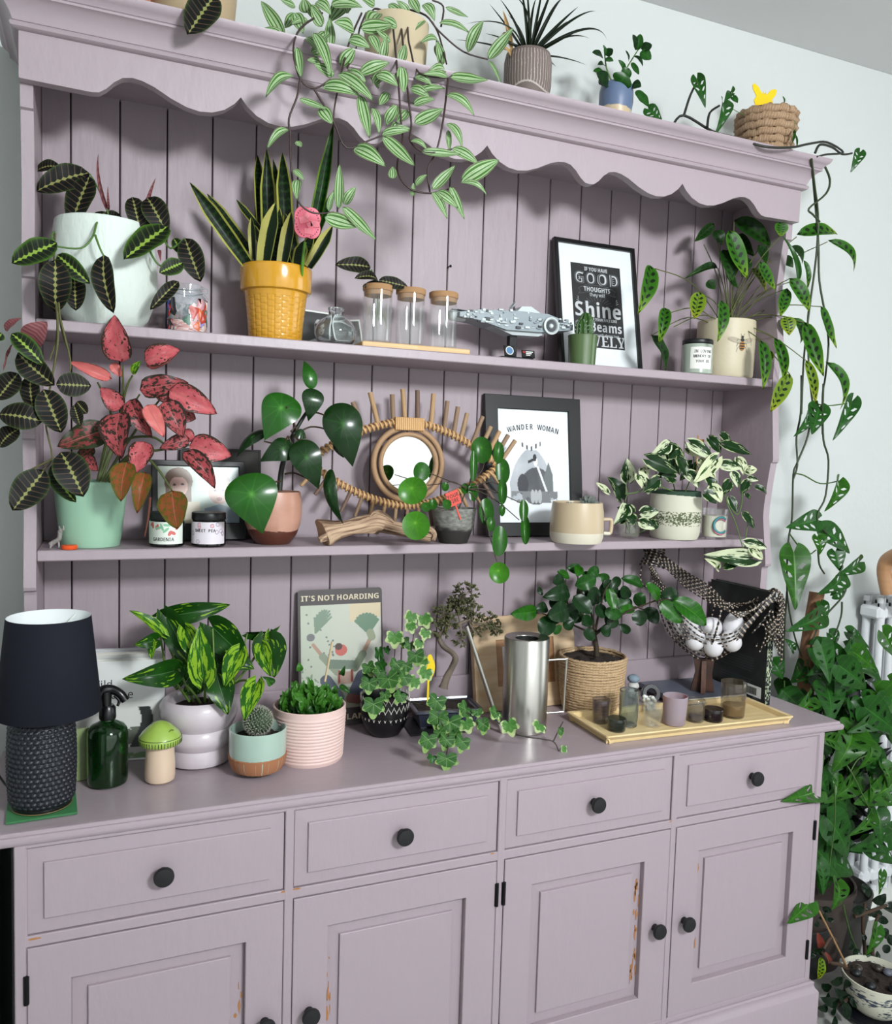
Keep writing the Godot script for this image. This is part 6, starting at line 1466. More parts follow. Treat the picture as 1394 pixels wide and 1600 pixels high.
func build_peperomia():
	var p := Vector3(-0.4248, 1.277, 0.1162)
	var m := mat(Color.WHITE, 0.28)
	m.albedo_texture = painted(64, 96, func(u, v): return Color(0.76, 0.59, 0.52).lerp(Color(0.68, 0.5, 0.42), clampf(0.5 + nn(u, v, 0.04), 0, 1)) if v < 0.73 + 0.02 * sin(u * 20.0) else Color(0.33, 0.18, 0.13))
	var t := pot("peperomia_plant", "peperomia with big glossy drop-shaped leaves in a pink and brown glazed pot", p, [Vector2(0.0360, 0.0000), Vector2(0.0440, 0.0100), Vector2(0.0506, 0.0210), Vector2(0.0586, 0.0456), Vector2(0.0605, 0.0661), Vector2(0.0598, 0.0865), Vector2(0.0571, 0.1097)], m)
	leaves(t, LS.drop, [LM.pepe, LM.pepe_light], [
		[-405,1592,180,-461,1512,220,81,0,1],[-359,1606,190,-368,1546,210,46,-12,0],[-314,1580,200,-286,1460,240,82,0,0],[-357,1605,170,-370,1667,160,31,11,1],[-397,1498,220,-360,1408,250,63,0,0],[-398,1488,200,-463,1464,220,51,0,0],
		[-447,1519,150,-517,1475,150,31,30,0],[-336,1440,220,-328,1328,240,30,25,0],[-503,1431,240,-480,1325,280,102,0,1],[-308,1496,170,-286,1460,170,19,8,0],[-396,1512,200,-372,1504,200,22,-8,0]])
	for e in [[[-421,1391,160],[-416,1441,160],[-399,1497,160],[-373,1545,160],[-362,1561,160]]]:
		stem(t, mat(Color(0.07, 0.1, 0.05), 0.5), e, 0.0062, 0.003, "trunk", 10)
	for e in [[[-398,1503,170],[-360,1525,170],[-326,1519,190]], [[-412,1426,170],[-391,1428,170],[-373,1417,220]], [[-369,1548,170],[-351,1555,170],[-335,1549,190]], [[-401,1497,170],[-427,1487,170],[-454,1492,160]], [[-422,1412,180],[-437,1409,180],[-463,1408,230]], [[-389,1515,170],[-404,1549,180],[-417,1562,200]], [[-403,1491,180],[-409,1503,180],[-419,1488,200]]]:
		stem(t, mat(Color(0.22, 0.16, 0.08), 0.5), e, 0.0022, 0.0018)

func build_pilea():
	var p := Vector3(-0.0216, 1.277, 0.1531)
	var m := mat(Color.WHITE, 0.75)
	m.albedo_texture = painted(96, 96, func(u, v): return (Color(0.56, 0.56, 0.53).lerp(Color(0.36, 0.36, 0.34), 0.5 + 0.9 * nn(u * 2.0, v, 0.25, 2))).lerp(Color(0.13, 0.12, 0.11), sm(0.5, 0.68, v + 0.14 * nn(u, v, 0.12))))
	var t := pot("pilea_plant", "trailing pilea with round coin leaves in a rough grey and black dipped pot", p, [Vector2(0.0321, 0.0000), Vector2(0.0365, 0.0105), Vector2(0.0423, 0.0281), Vector2(0.0481, 0.0545), Vector2(0.0510, 0.0779)], m)
	leaves(t, LS.disc, [LM.pilea, LM.pilea_light], [
		[-115,1457,200,-133,1418,210,38,-12,0],[-168,1424,240,-148,1372,250,62,11,1],[-163,1355,260,-149,1297,270,58,8,1],[-64,1414,200,-72,1395,210,17,-8,0],[-122,1373,230,-125,1353,240,22,0,0],[-102,1378,220,-106,1356,230,20,-2,0],
		[-79,1380,240,-79,1359,250,20,5,0],[31,1518,170,33,1458,180,47,9,0],[0,1486,200,-4,1419,210,19,-13,0],[71,1508,180,63,1458,190,28,-15,0],[77,1471,190,77,1413,200,33,11,0],[73,1425,200,70,1367,210,22,-2,0],
		[25,1382,220,26,1322,230,33,8,0],[76,1367,200,69,1340,210,16,-16,0],[120,1379,220,116,1331,230,22,-2,0],[124,1345,220,123,1278,230,22,7,0],[47,1323,250,41,1257,260,37,-9,0],[28,1244,270,46,1202,280,44,14,1],
		[5,1414,190,5,1374,200,23,13,0],[33,1340,230,26,1309,240,23,-15,0],[-3,1411,180,-18,1391,190,22,-15,0]])
	for e in [[[-22,1355,180],[-10,1385,180],[-2,1405,180],[36,1441,170],[44,1472,170]], [[-10,1401,190],[-41,1416,190],[-74,1412,200],[-115,1409,220]], [[-11,1405,190],[-58,1420,190],[-104,1435,200]], [[-11,1402,200],[24,1394,200],[68,1371,200],[111,1333,220]], [[-2,1402,200],[50,1398,200],[120,1369,220]], [[-15,1395,220],[15,1364,220],[22,1305,250],[37,1248,260],[37,1234,270]], [[-2,1406,200],[40,1418,200],[67,1412,200]], [[-2,1409,190],[-3,1433,200]], [[-43,1355,200],[-77,1359,200],[-109,1364,220]]]:
		stem(t, mat(Color(0.2, 0.15, 0.09), 0.5), e, 0.0015, 0.0011)
	var g := thing("plant_tag", "coral red square tag with dark lettering stuck in the grey pilea pot", "plant tag", Vector3(-0.0447, 1.3801, 0.2))
	g.rotation = Vector3(-0.1, 0.1, 0.35)
	var gb := part("plate", box(Vector3(-0.0165, -0.016, -0.0008), Vector3(0.0165, 0.016, 0.0008), 0.0004), mat(Color(0.78, 0.26, 0.2), 0.5), g)
	words("YOUR", 0.009, mat(Color(0.3, 0.06, 0.05), 0.6), g, at(Vector3(0, 0.0055, 0.0006)), "Droid Sans", true, 0.9)
	words("FIRE", 0.009, mat(Color(0.3, 0.06, 0.05), 0.6), g, at(Vector3(0, -0.006, 0.0006)), "Droid Sans", true, 0.9)
	part("stake", box(Vector3(-0.002, -0.05, -0.0007), Vector3(0.002, -0.015, 0.0007), 0.0003), mat(Color(0.78, 0.26, 0.2), 0.5), g)

func build_mug():
	var p := Vector3(0.2851, 1.277, 0.1853)
	var m := mat(Color.WHITE, 0.35)
	m.albedo_texture = painted(32, 96, func(u, v): return Color(0.7, 0.63, 0.52) if v < 0.74 else Color(0.78, 0.75, 0.68))
	var t := pot("mug_planter", "wide beige stoneware mug planted with grey-green rosette succulents", p, [Vector2(0.0590, 0.0000), Vector2(0.0635, 0.0134), Vector2(0.0642, 0.0319), Vector2(0.0626, 0.0718), Vector2(0.0595, 0.0947)], m)
	part("handle", tube(smooth([Vector3(0.062, 0.055, 0.018), Vector3(0.077, 0.0555, 0.024), Vector3(0.081, 0.05, 0.025), Vector3(0.08, 0.028, 0.025), Vector3(0.076, 0.022, 0.024), Vector3(0.064, 0.022, 0.019)], 5), 0.0048, 0.0048, 10), m, t)
	var sg := leaf_mat(painted(8, 32, func(u, v): return Color(0.3, 0.4, 0.36).lerp(Color(0.42, 0.42, 0.4), v)), 0.6, 0.1)
	for e in [[0.022, 0.088, 0.012, 0.044], [-0.024, 0.08, 0.0, 0.028], [-0.04, 0.082, 0.018, 0.022], [0.0, 0.082, 0.03, 0.028], [0.036, 0.082, -0.012, 0.028], [-0.008, 0.082, 0.022, 0.022]]:
		for k in 18:
			var th := k * 2.4
			var f := 1.0 - k / 24.0
			var d := Vector3(sin(th) * f, 0.25 + (1.0 - f) * 1.1, cos(th) * f).normalized()
			var b := p + Vector3(e[0], e[1], e[2])
			leaf_at(t, LS.egg[1], sg, b, b + d * e[3] * 0.62, e[3] * 0.36, 0.0)

func build_marble_pothos():
	var p := Vector3(0.6154, 1.277, 0.1328)
	var m := mat(Color.WHITE, 0.75)
	m.albedo_texture = painted(192, 128, func(u, v):
		var c := Color(0.76, 0.75, 0.68)
		if v > 0.42 and v < 0.72 and hash2(floor(u * 150.0), floor(v * 50.0)) > 0.2 + 0.55 * absf(v - 0.57) / 0.15: c = Color(0.3, 0.33, 0.22)
		if v < 0.1 + 0.03 * sin(u * TAU): c = Color(0.13, 0.24, 0.17)
		return c)
	m.heightmap_enabled = true
	m.heightmap_texture = painted(192, 128, func(u, v):
		var g := 0.5 + 0.25 * sin(u * 600.0) * 0.5 + 0.25 * sin(v * 260.0)
		return Color(g, g, g))
	m.heightmap_scale = 0.05
	var t := pot("pothos_plant", "white-marbled pothos in a textured white pot with a dark green band", p, [Vector2(0.0579, 0.0000), Vector2(0.0627, 0.0110), Vector2(0.0658, 0.0512), Vector2(0.0657, 0.0930), Vector2(0.0624, 0.1230)], m)
	leaves(t, LS.heart, [LM.marble, LM.marble_pale, LM.marble_dark], [
		[551,1516,170,492,1489,182,36,-12],[571,1509,150,595,1443,170,48,11,2],[477,1478,200,549,1448,220,41,8],[448,1437,200,465,1394,220,35,-8,1],[478,1456,170,487,1437,182,29,0],[568,1481,200,577,1440,220,30,-2],
		[608,1522,190,658,1482,220,36,5],[613,1511,170,656,1493,182,33,9],[737,1522,170,815,1501,182,34,-13],[748,1550,140,773,1526,150,28,-15,2],[700,1537,150,732,1501,160,31,11,2],[661,1483,220,572,1425,250,41,-2,1],
		[709,1472,190,768,1465,202,31,8],[624,1459,210,669,1436,222,36,-16],[718,1426,210,685,1396,222,30,-2],[648,1414,230,662,1377,250,36,7,1],[793,1456,190,818,1463,202,25,-9],[786,1427,200,758,1396,212,25,14],
		[802,1439,190,824,1433,202,16,13],[818,1415,200,849,1397,210,19,-15,2],[747,1346,240,774,1310,252,27,-15],[750,1276,250,809,1262,262,27,1],[757,1260,260,787,1233,272,24,14],[764,1235,250,599,1250,270,46,-4,0],
		[687,1216,250,732,1230,250,24,-9,2],[658,1214,250,610,1240,262,23,-2],[486,1429,220,437,1400,232,34,-15],[552,1435,200,513,1440,200,30,-9,2],[584,1447,210,606,1413,230,35,-2,0],[640,1443,220,663,1408,232,30,0],
		[739,1450,200,747,1414,212,31,-9],[626,1397,230,658,1374,240,36,-9,2],[788,1397,200,787,1384,212,19,-9],[592,1498,170,548,1479,180,30,-1,2],[629,1482,200,640,1459,212,27,-7],[557,1469,180,517,1433,180,35,-15,2],
		[638,1470,160,604,1428,160,35,11,2],[779,1486,170,794,1444,182,30,2],[718,1385,220,731,1351,232,23,5]])
	for e in [[[720,1419,190],[698,1374,230],[718,1328,240],[740,1259,250]], [[780,1444,180],[755,1386,220],[724,1346,240],[702,1374,230]], [[754,1246,240],[757,1305,240],[763,1328,240]], [[745,1244,250],[686,1231,250],[680,1214,250],[724,1218,250]], [[606,1393,160],[489,1417,200],[441,1400,210],[402,1394,210]], [[600,1392,150],[566,1451,170],[552,1509,170]], [[659,1393,150],[668,1453,170],[710,1490,170]], [[629,1393,150],[637,1464,170],[626,1520,170]]]:
		stem(t, GRN, e, 0.0016, 0.0012)
	var tag_ := thing("wooden_peg", "little wooden peg label standing in the marbled pothos", "peg", Vector3(0.6881, 1.5339, 0.12))
	part("cross_piece", box(Vector3(-0.02, -0.006, -0.0012), Vector3(0.02, 0.003, 0.0012), 0.0004), wood_mat(Color(0.68, 0.5, 0.3), Color(0.58, 0.4, 0.22), 71), tag_)
	part("stick", box(Vector3(-0.0022, -0.09, -0.001), Vector3(0.0022, 0.012, 0.001), 0.0004), wood_mat(Color(0.68, 0.5, 0.3), Color(0.58, 0.4, 0.22), 72), tag_)
	# cutting in a little glass
	var c := thing("pothos_cutting", "white-marbled pothos cutting in a small ribbed clear glass between mug and pot", "plant cutting", Vector3(0.4853, 1.277, 0.1181))
	part("glass", lathe([Vector2(0, 0), Vector2(0.016, 0.0), Vector2(0.0225, 0.004), Vector2(0.026, 0.016), Vector2(0.0255, 0.026), Vector2(0.0245, 0.042), Vector2(0.023, 0.042), Vector2(0.0238, 0.026), Vector2(0.0242, 0.016), Vector2(0.021, 0.006), Vector2(0, 0.004)], 96, 50, func(r, yy, th): return r + 0.0007 * absf(sin(th * 12.0)) * (1.0 if r > 0.018 else 0.0)), glass(Color(0.78, 0.8, 0.72), 0.08, 0.03), c)
	leaves(c, LS.heart, [LM.marble, LM.marble_dark, LM.marble_pale], [
		[479,1427,110,466,1481,120,40,-12,0],[445,1381,130,413,1434,120,44,11,1],[398,1396,140,363,1419,140,18,8,2],[467,1345,150,417,1358,160,36,-8,1],[440,1357,160,395,1318,180,35,0,0],[508,1344,140,543,1348,160,35,-2,0],
		[489,1322,160,519,1306,180,30,5,0],[531,1315,140,553,1308,150,31,9,1],[434,1322,150,448,1345,150,26,-13,1],[468,1328,160,426,1335,170,29,-15,1]])
	for e in [[[489,1289,115],[479,1342,115],[465,1389,115],[475,1427,115]], [[492,1289,120],[497,1319,120],[510,1343,140]], [[481,1295,120],[461,1342,120],[452,1380,120]], [[492,1283,120],[520,1296,130],[547,1314,140]]]:
		stem(c, GRN, e, 0.0013, 0.001)
# ---------------------------------------------------------------- plants on the worktop and beside the dresser
func build_tube_cutting():
	var t := thing("maranta_cutting", "maranta cutting with three dark leaves growing out of the first tube jar", "plant cutting", Vector3(-0.2094, 1.7002, 0.128))
	leaves(t, LS.oval, [LM.maranta], [
		[-226,1874,130,-308,1867,150,35,-12],[-212,1847,140,-268,1843,160,25,11],[-210,1847,140,-147,1838,150,27,8],[-199,1841,130,-245,1830,140,18,-8]])
	for e in [[[-204,1764,128],[-207,1804,128],[-206,1836,128],[-224,1870,130]], [[-206,1831,128],[-201,1850,128]]]:
		stem(t, GRN, e, 0.0013)
	for e in [[[-205,1804,128],[-195,1778,128],[-201,1750,128]], [[-205,1795,128],[-211,1763,128],[-206,1741,128]], [[-205,1800,128],[-189,1765,128],[-184,1752,128]]]:
		stem(t, GRN, e, 0.0007, 0.0004, "root")

func build_golden_pothos():
	var p := Vector3(-0.5785, 0.8408, 0.1683)
	var m := mat(Color(0.74, 0.7, 0.72), 0.15)
	m.clearcoat_enabled = true
	var t := pot("golden_pothos", "yellow-splashed golden pothos in a glossy white bubble-ringed pot", p, [Vector2(0.0536, 0.0000), Vector2(0.0611, 0.0044), Vector2(0.0648, 0.0177), Vector2(0.0610, 0.0324), Vector2(0.0604, 0.0351), Vector2(0.0684, 0.0470), Vector2(0.0709, 0.0563), Vector2(0.0671, 0.0723), Vector2(0.0646, 0.0749), Vector2(0.0708, 0.0842), Vector2(0.0763, 0.1001), Vector2(0.0757, 0.1186), Vector2(0.0694, 0.1292)], m, "", 0.012)
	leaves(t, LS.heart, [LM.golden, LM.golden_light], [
		[-654,1114,200,-711,1162,200,25,40,1],[-663,1106,220,-703,1103,240,31,-12,0],[-672,1104,230,-673,1073,240,17,11,1],[-640,1133,140,-514,1152,140,44,8,0],[-631,1043,220,-722,1044,260,52,-8,0],[-639,1134,180,-586,1033,220,51,0,0],
		[-579,1034,250,-588,1135,250,52,0,1],[-608,1117,210,-576,1048,240,39,-2,1],[-551,1109,150,-480,1038,170,68,5,0],[-508,1071,220,-541,1012,250,43,9,1],[-513,1046,180,-475,1030,200,40,-13,0],[-552,1030,220,-534,959,260,58,-15,0],
		[-483,1018,270,-511,961,310,42,11,1],[-475,1090,130,-406,1098,130,29,50,0],[-440,1079,160,-431,1005,190,71,-2,0],[-453,1066,165,-441,1010,195,36,8,1],[-440,1078,160,-439,1103,160,12,-16,1],[-609,1046,150,-622,986,160,47,-2,0],
		[-550,1074,130,-533,1014,140,41,7,0],[-579,1000,160,-610,979,170,40,-9,0]])
	for e in [[[-578,965,190],[-595,992,190],[-608,1006,190]], [[-571,970,200],[-573,1003,220],[-578,1031,240]], [[-597,964,170],[-640,1035,170],[-650,1080,170],[-656,1113,200]], [[-589,963,170],[-623,1043,170],[-642,1097,170],[-640,1131,140]], [[-558,960,170],[-551,1037,170],[-551,1106,150]], [[-545,964,170],[-515,1011,200],[-506,1067,210]], [[-537,963,170],[-483,1020,160],[-447,1074,160],[-440,1078,160]], [[-537,972,170],[-499,1028,150],[-477,1090,130]], [[-537,972,170],[-505,1013,220],[-483,1018,270]]]:
		stem(t, mat(Color(0.3, 0.42, 0.12), 0.45), e, 0.0028, 0.002)

func build_small_cactus():
	var p := Vector3(-0.4769, 0.8408, 0.2671)
	var m := mat(Color(0.6, 0.69, 0.64), 0.16)
	m.clearcoat_enabled = true
	var pr: Array = [Vector2(0.0369, 0.0000), Vector2(0.0455, 0.0022), Vector2(0.0516, 0.0126), Vector2(0.0541, 0.0255), Vector2(0.0552, 0.0436), Vector2(0.0552, 0.0822)]
	var t := pot("ball_cactus", "woolly grey ball cactus in a mint and terracotta footed pot", p + Vector3(0, 0.007, 0), pr, m)
	var tc := mat(Color(0.6, 0.4, 0.27), 0.7)
	var low: Array = []
	for e in pr:
		if e.y < 0.032:
			low.append(Vector2(e.x + 0.0012, e.y))
	low.append(Vector2(0.0553 + 0.0012, 0.0315))
	low.append(Vector2(0.0553 - 0.001, 0.0325))
	part("fluted_base", lathe(low, 160, 40, func(r, yy, th): return r + 0.0026 * absf(sin(th * 14.0)) - 0.0018), tc, t, "bare fluted terracotta lower half")
	for k in 3:
		var th := TAU * k / 3.0 + 0.15
		part("foot", lathe([Vector2(0, -0.007), Vector2(0.003, -0.007), Vector2(0.0042, -0.004), Vector2(0.0055, 0.004), Vector2(0, 0.004)], 14).moved(at(Vector3(sin(th) * 0.026, 0, cos(th) * 0.026))), tc, t)
	var c := Vector3(0.0, 0.0953, 0.0)
	var body := func(u: float, v: float) -> Vector3:
		var th := u * TAU
		var r := 0.0265 * (1.0 + 0.07 * sin(u * 20.0 * PI * 2.0 + v * 26.0) * sin(v * PI))
		return c + Vector3(sin(th) * sin(v * PI), -cos(v * PI) * 0.95, cos(th) * sin(v * PI)) * r
	part("cactus", surf(body, 80, 30), mat(Color(0.2, 0.27, 0.18), 0.7), t)
	# wool tufts and spines, too many to count
	var mm := MultiMesh.new()
	mm.transform_format = MultiMesh.TRANSFORM_3D
	mm.mesh = tube([Vector3.ZERO, Vector3(0, 0.0048, 0)], 0.00042, 0.0001, 4).mesh()
	var n := 1500
	mm.instance_count = n
	for k in n:
		var y := 1.0 - 1.9 * (k / 5 + 0.5) / (n / 5.0)
		var th := (k / 5) * 2.39996
		var d := Vector3(sin(th) * sqrt(1.0 - y * y), y, cos(th) * sqrt(1.0 - y * y))
		var q := (d + Vector3(hash2(k, 1) - 0.5, hash2(k, 2) - 0.3, hash2(k, 3) - 0.5) * 1.5).normalized()
		var ax := Vector3.UP.cross(q)
		var bs := Basis(ax.normalized(), Vector3.UP.angle_to(q)) if ax.length() > 0.01 else Basis()
		mm.set_instance_transform(k, Transform3D(bs, c + d * 0.0268))
	var mi := MultiMeshInstance3D.new()
	mi.name = "spines"
	mi.multimesh = mm
	mi.material_override = mat(Color(0.7, 0.7, 0.64), 0.8)
	mi.set_meta("kind", "stuff")
	t.add_child(mi, true)

func build_pink_pot():
	var p := Vector3(-0.3626, 0.8408, 0.2165)
	var base_: Array = [Vector2(0.0605, 0.0000), Vector2(0.0658, -0.0040), Vector2(0.0697, 0.0014), Vector2(0.0723, 0.0288), Vector2(0.0747, 0.1103)]
	var pr := []
	for i in 3:
		pr.append(base_[i])
	var y0: float = base_[2].y
	var y1: float = base_[4].y
	for k in 57:
		var y := lerpf(y0 + 0.002, y1 - 0.012, k / 56.0)
		pr.append(Vector2(lerpf(base_[2].x, base_[4].x, k / 56.0) + 0.0014 * absf(sin(PI * 14.0 * k / 56.0)), y))
	pr.append(Vector2(base_[4].x, y1 - 0.01))
	pr.append(base_[4])
	var t := pot("succulent_planter", "pale pink ridged pot brimming with small bright green succulents", p, pr, mat(Color(0.82, 0.71, 0.68), 0.55), "", 0.005, 0.015)
	var rr := RandomNumberGenerator.new()
	rr.seed = 21
	for k in 34:
		var r := 0.052 * sqrt((k + 0.5) / 34.0)
		var th := k * 2.39996
		var lean := Vector3(sin(th), 0, cos(th)) * (r / 0.052)
		var hh := rr.randf_range(0.018, 0.045) * (1.25 - 0.5 * r / 0.052)
		var b := p + Vector3(sin(th) * r, y1 - 0.018, cos(th) * r)
		var top := b + Vector3(lean.x * 0.016, hh, lean.z * 0.016)
		part("stem", tube([b - p, top - p], 0.0016, 0.0013, 5), GRN, t)
		for j in 11:
			var a := j * 2.39996 + k
			var f := 1.0 - j / 14.0
			var d := Vector3(sin(a) * f, 0.3 + 0.9 * (1.0 - f), cos(a) * f).normalized() + lean * 0.25
			var q := b.lerp(top, 0.35 + 0.65 * j / 10.0)
			if k * 11 + j < 300:
				leaf_at(t, LS.egg[j % 3], LM.succulent if j < 5 else LM.succulent_light, q, q + d.normalized() * rr.randf_range(0.017, 0.026), rr.randf_range(0.011, 0.016), 0.0)
	leaves(t, LS.egg, [LM.succulent, LM.succulent_light], [
		[-309,995,250,-289,981,262,12,-12],[-381,1017,200,-383,1036,200,15,11,1],[-445,1019,270,-473,1035,282,10,8],[-454,1016,280,-467,1034,292,10,-8],[-297,1008,220,-293,1030,232,12,0],[-417,1013,330,-406,995,342,15,-2]])
	var st := thing("plant_stake", "pale wooden stake leaning out of the pink ridged pot", "stake", Vector3(-0.3305, 1.011, 0.22))
	stem(st, mat(Color(0.7, 0.62, 0.48), 0.7), [[-331,995,215],[-323,1021,205],[-310,1073,190]], 0.0026, 0.0024, "stick")

func build_ivy():
	var p := Vector3(-0.1696, 0.8408, 0.134)
	var m := mat(Color(0.012, 0.013, 0.02), 0.35)
	var t := pot("ivy_plant", "variegated ivy in a black pot painted with white squiggle lines", p, [Vector2(0.0304, 0.0000), Vector2(0.0348, 0.0024), Vector2(0.0449, 0.0173), Vector2(0.0521, 0.0351), Vector2(0.0542, 0.0528), Vector2(0.0549, 0.0854)], m)
	var rad := 0.0551 + 0.0003
	for row in 3:
		var pts := []
		for k in 260:
			var u := k / 259.0
			var w := fposmod(u * 26.0, 1.0)
			var th := u * TAU + 0.012 * sin(u * 26.0 * TAU * 2.0) * 4.0
			var y := 0.047 + 0.0195 * row + 0.0068 * tanh(3.0 * sin(u * 26.0 * TAU)) + 0.0012 * hash2(floor(u * 26.0), row)
			var rr: float = rad - (0.0028 if row == 0 else 0.0012 if row == 1 else 0.0)
			pts.append(Vector3(sin(th) * rr, y, cos(th) * rr))
		part("painted_line", tube(pts, 0.0009, 0.0009, 5), mat(Color(0.75, 0.74, 0.7), 0.5), t)
	leaves(t, LS.ivy, [LM.ivy, LM.ivy_pale, LM.monstera_dark], [
		[-106,1116,130,-122,1086,140,35,-12,1],[-86,1112,140,-75,1078,150,37,11,1],[-121,1097,150,-116,1071,160,30,8,1],[-80,1079,150,-91,1054,160,30,-8,1],[-156,1079,150,-159,1040,160,44,0,1],[-123,1058,120,-128,1031,130,30,-2,0],
		[-110,1035,160,-106,998,170,44,5,0],[-88,1013,150,-83,989,160,27,9,1],[-86,999,180,-106,967,190,41,-13,1],[-123,988,210,-143,960,220,34,-15,1],[-229,1021,180,-220,989,190,32,11,0],[-235,998,220,-240,963,230,41,-2,0],
		[-201,1009,230,-189,965,240,52,8,0],[-150,1002,220,-172,972,230,38,-16,0],[-237,967,260,-242,923,270,48,-2,0],[-208,972,240,-205,950,250,25,7,0],[-155,1020,170,-167,991,180,34,-9,0],[-190,1043,140,-189,1004,150,20,14,2],
		[-170,1040,130,-166,1023,140,17,13,2],[-167,967,240,-185,944,250,33,-15,0],[-198,1007,190,-217,982,200,33,-15,0],[-135,1015,170,-137,984,180,34,1,0],[-195,1017,160,-185,993,170,28,14,2],[-115,1051,140,-121,1027,150,27,-4,0],
		[-95,1056,150,-106,1032,160,27,-9,1],[-223,995,170,-227,971,180,26,-2,2],[-166,1007,200,-184,983,210,30,-15,0],[-95,963,270,-111,922,280,46,-9,0],[-107,939,300,-113,896,310,48,-2,0],[-85,930,310,-88,884,320,56,0,0],
		[-146,911,350,-160,873,360,40,-9,0],[-100,899,340,-114,869,350,39,-9,0],[-64,892,340,-79,860,350,38,-9,0],[-115,874,370,-120,838,380,49,-1,0],[-142,869,360,-150,855,370,23,-7,2],[-29,935,280,-55,917,290,45,-15,0],
		[-51,918,310,-41,887,320,38,11,1],[-12,918,320,-15,884,330,28,2,0],[-14,930,290,-13,913,300,27,5,0],[35,920,290,21,906,300,27,-10,1],[-85,903,330,-74,882,340,29,16,0],[-119,911,330,-111,889,340,29,12,0]])
	leaves(t, LS.ivy, [LM.ivy, LM.ivy_pale], [
		[38,922,290,18,908,300,39,-12],[51,907,310,63,868,320,41,11],[-7,912,300,-1,879,310,30,8],[129,894,320,113,877,330,39,-8],[168,887,340,163,866,350,15,0],[166,853,360,161,833,370,15,-2]])
	for e in [[[-164,943,190],[-130,973,150],[-115,1032,150],[-110,1079,150]], [[-181,945,190],[-156,1011,150],[-154,1054,150]], [[-156,941,200],[-142,940,240],[-121,936,270],[-109,925,300],[-97,889,330],[-117,865,370]], [[-142,940,240],[-81,932,270],[-15,916,290],[40,899,290]], [[26,903,290],[78,872,320],[123,865,340],[148,858,350],[159,832,360],[175,831,370]], [[151,857,340],[165,883,340],[174,899,340]], [[-200,949,200],[-213,989,200],[-225,1005,200]]]:
		stem(t, mat(Color(0.16, 0.13, 0.08), 0.6), e, 0.0014, 0.0011)
	var s := thing("sticky_trap", "yellow flower-shaped sticky trap standing behind the ivy", "sticky trap", Vector3(-0.0594, 0.9797, 0.12))
	var pg := PackedVector2Array()
	for k in 40:
		var a := TAU * k / 40.0
		pg.append(Vector2(cos(a) * 0.014, sin(a) * 0.032) * (0.85 + 0.15 * absf(cos(a * 2.0))) + Vector2(0.002, 0.0))
	part("plate", slab(pg, -0.0007, 0.0007), mat(Color(0.88, 0.76, 0.06), 0.45), s)
	part("stake", box(Vector3(-0.0025, -0.09, -0.0006), Vector3(0.0025, -0.02, 0.0006), 0.0002), mat(Color(0.88, 0.76, 0.06), 0.45), s)

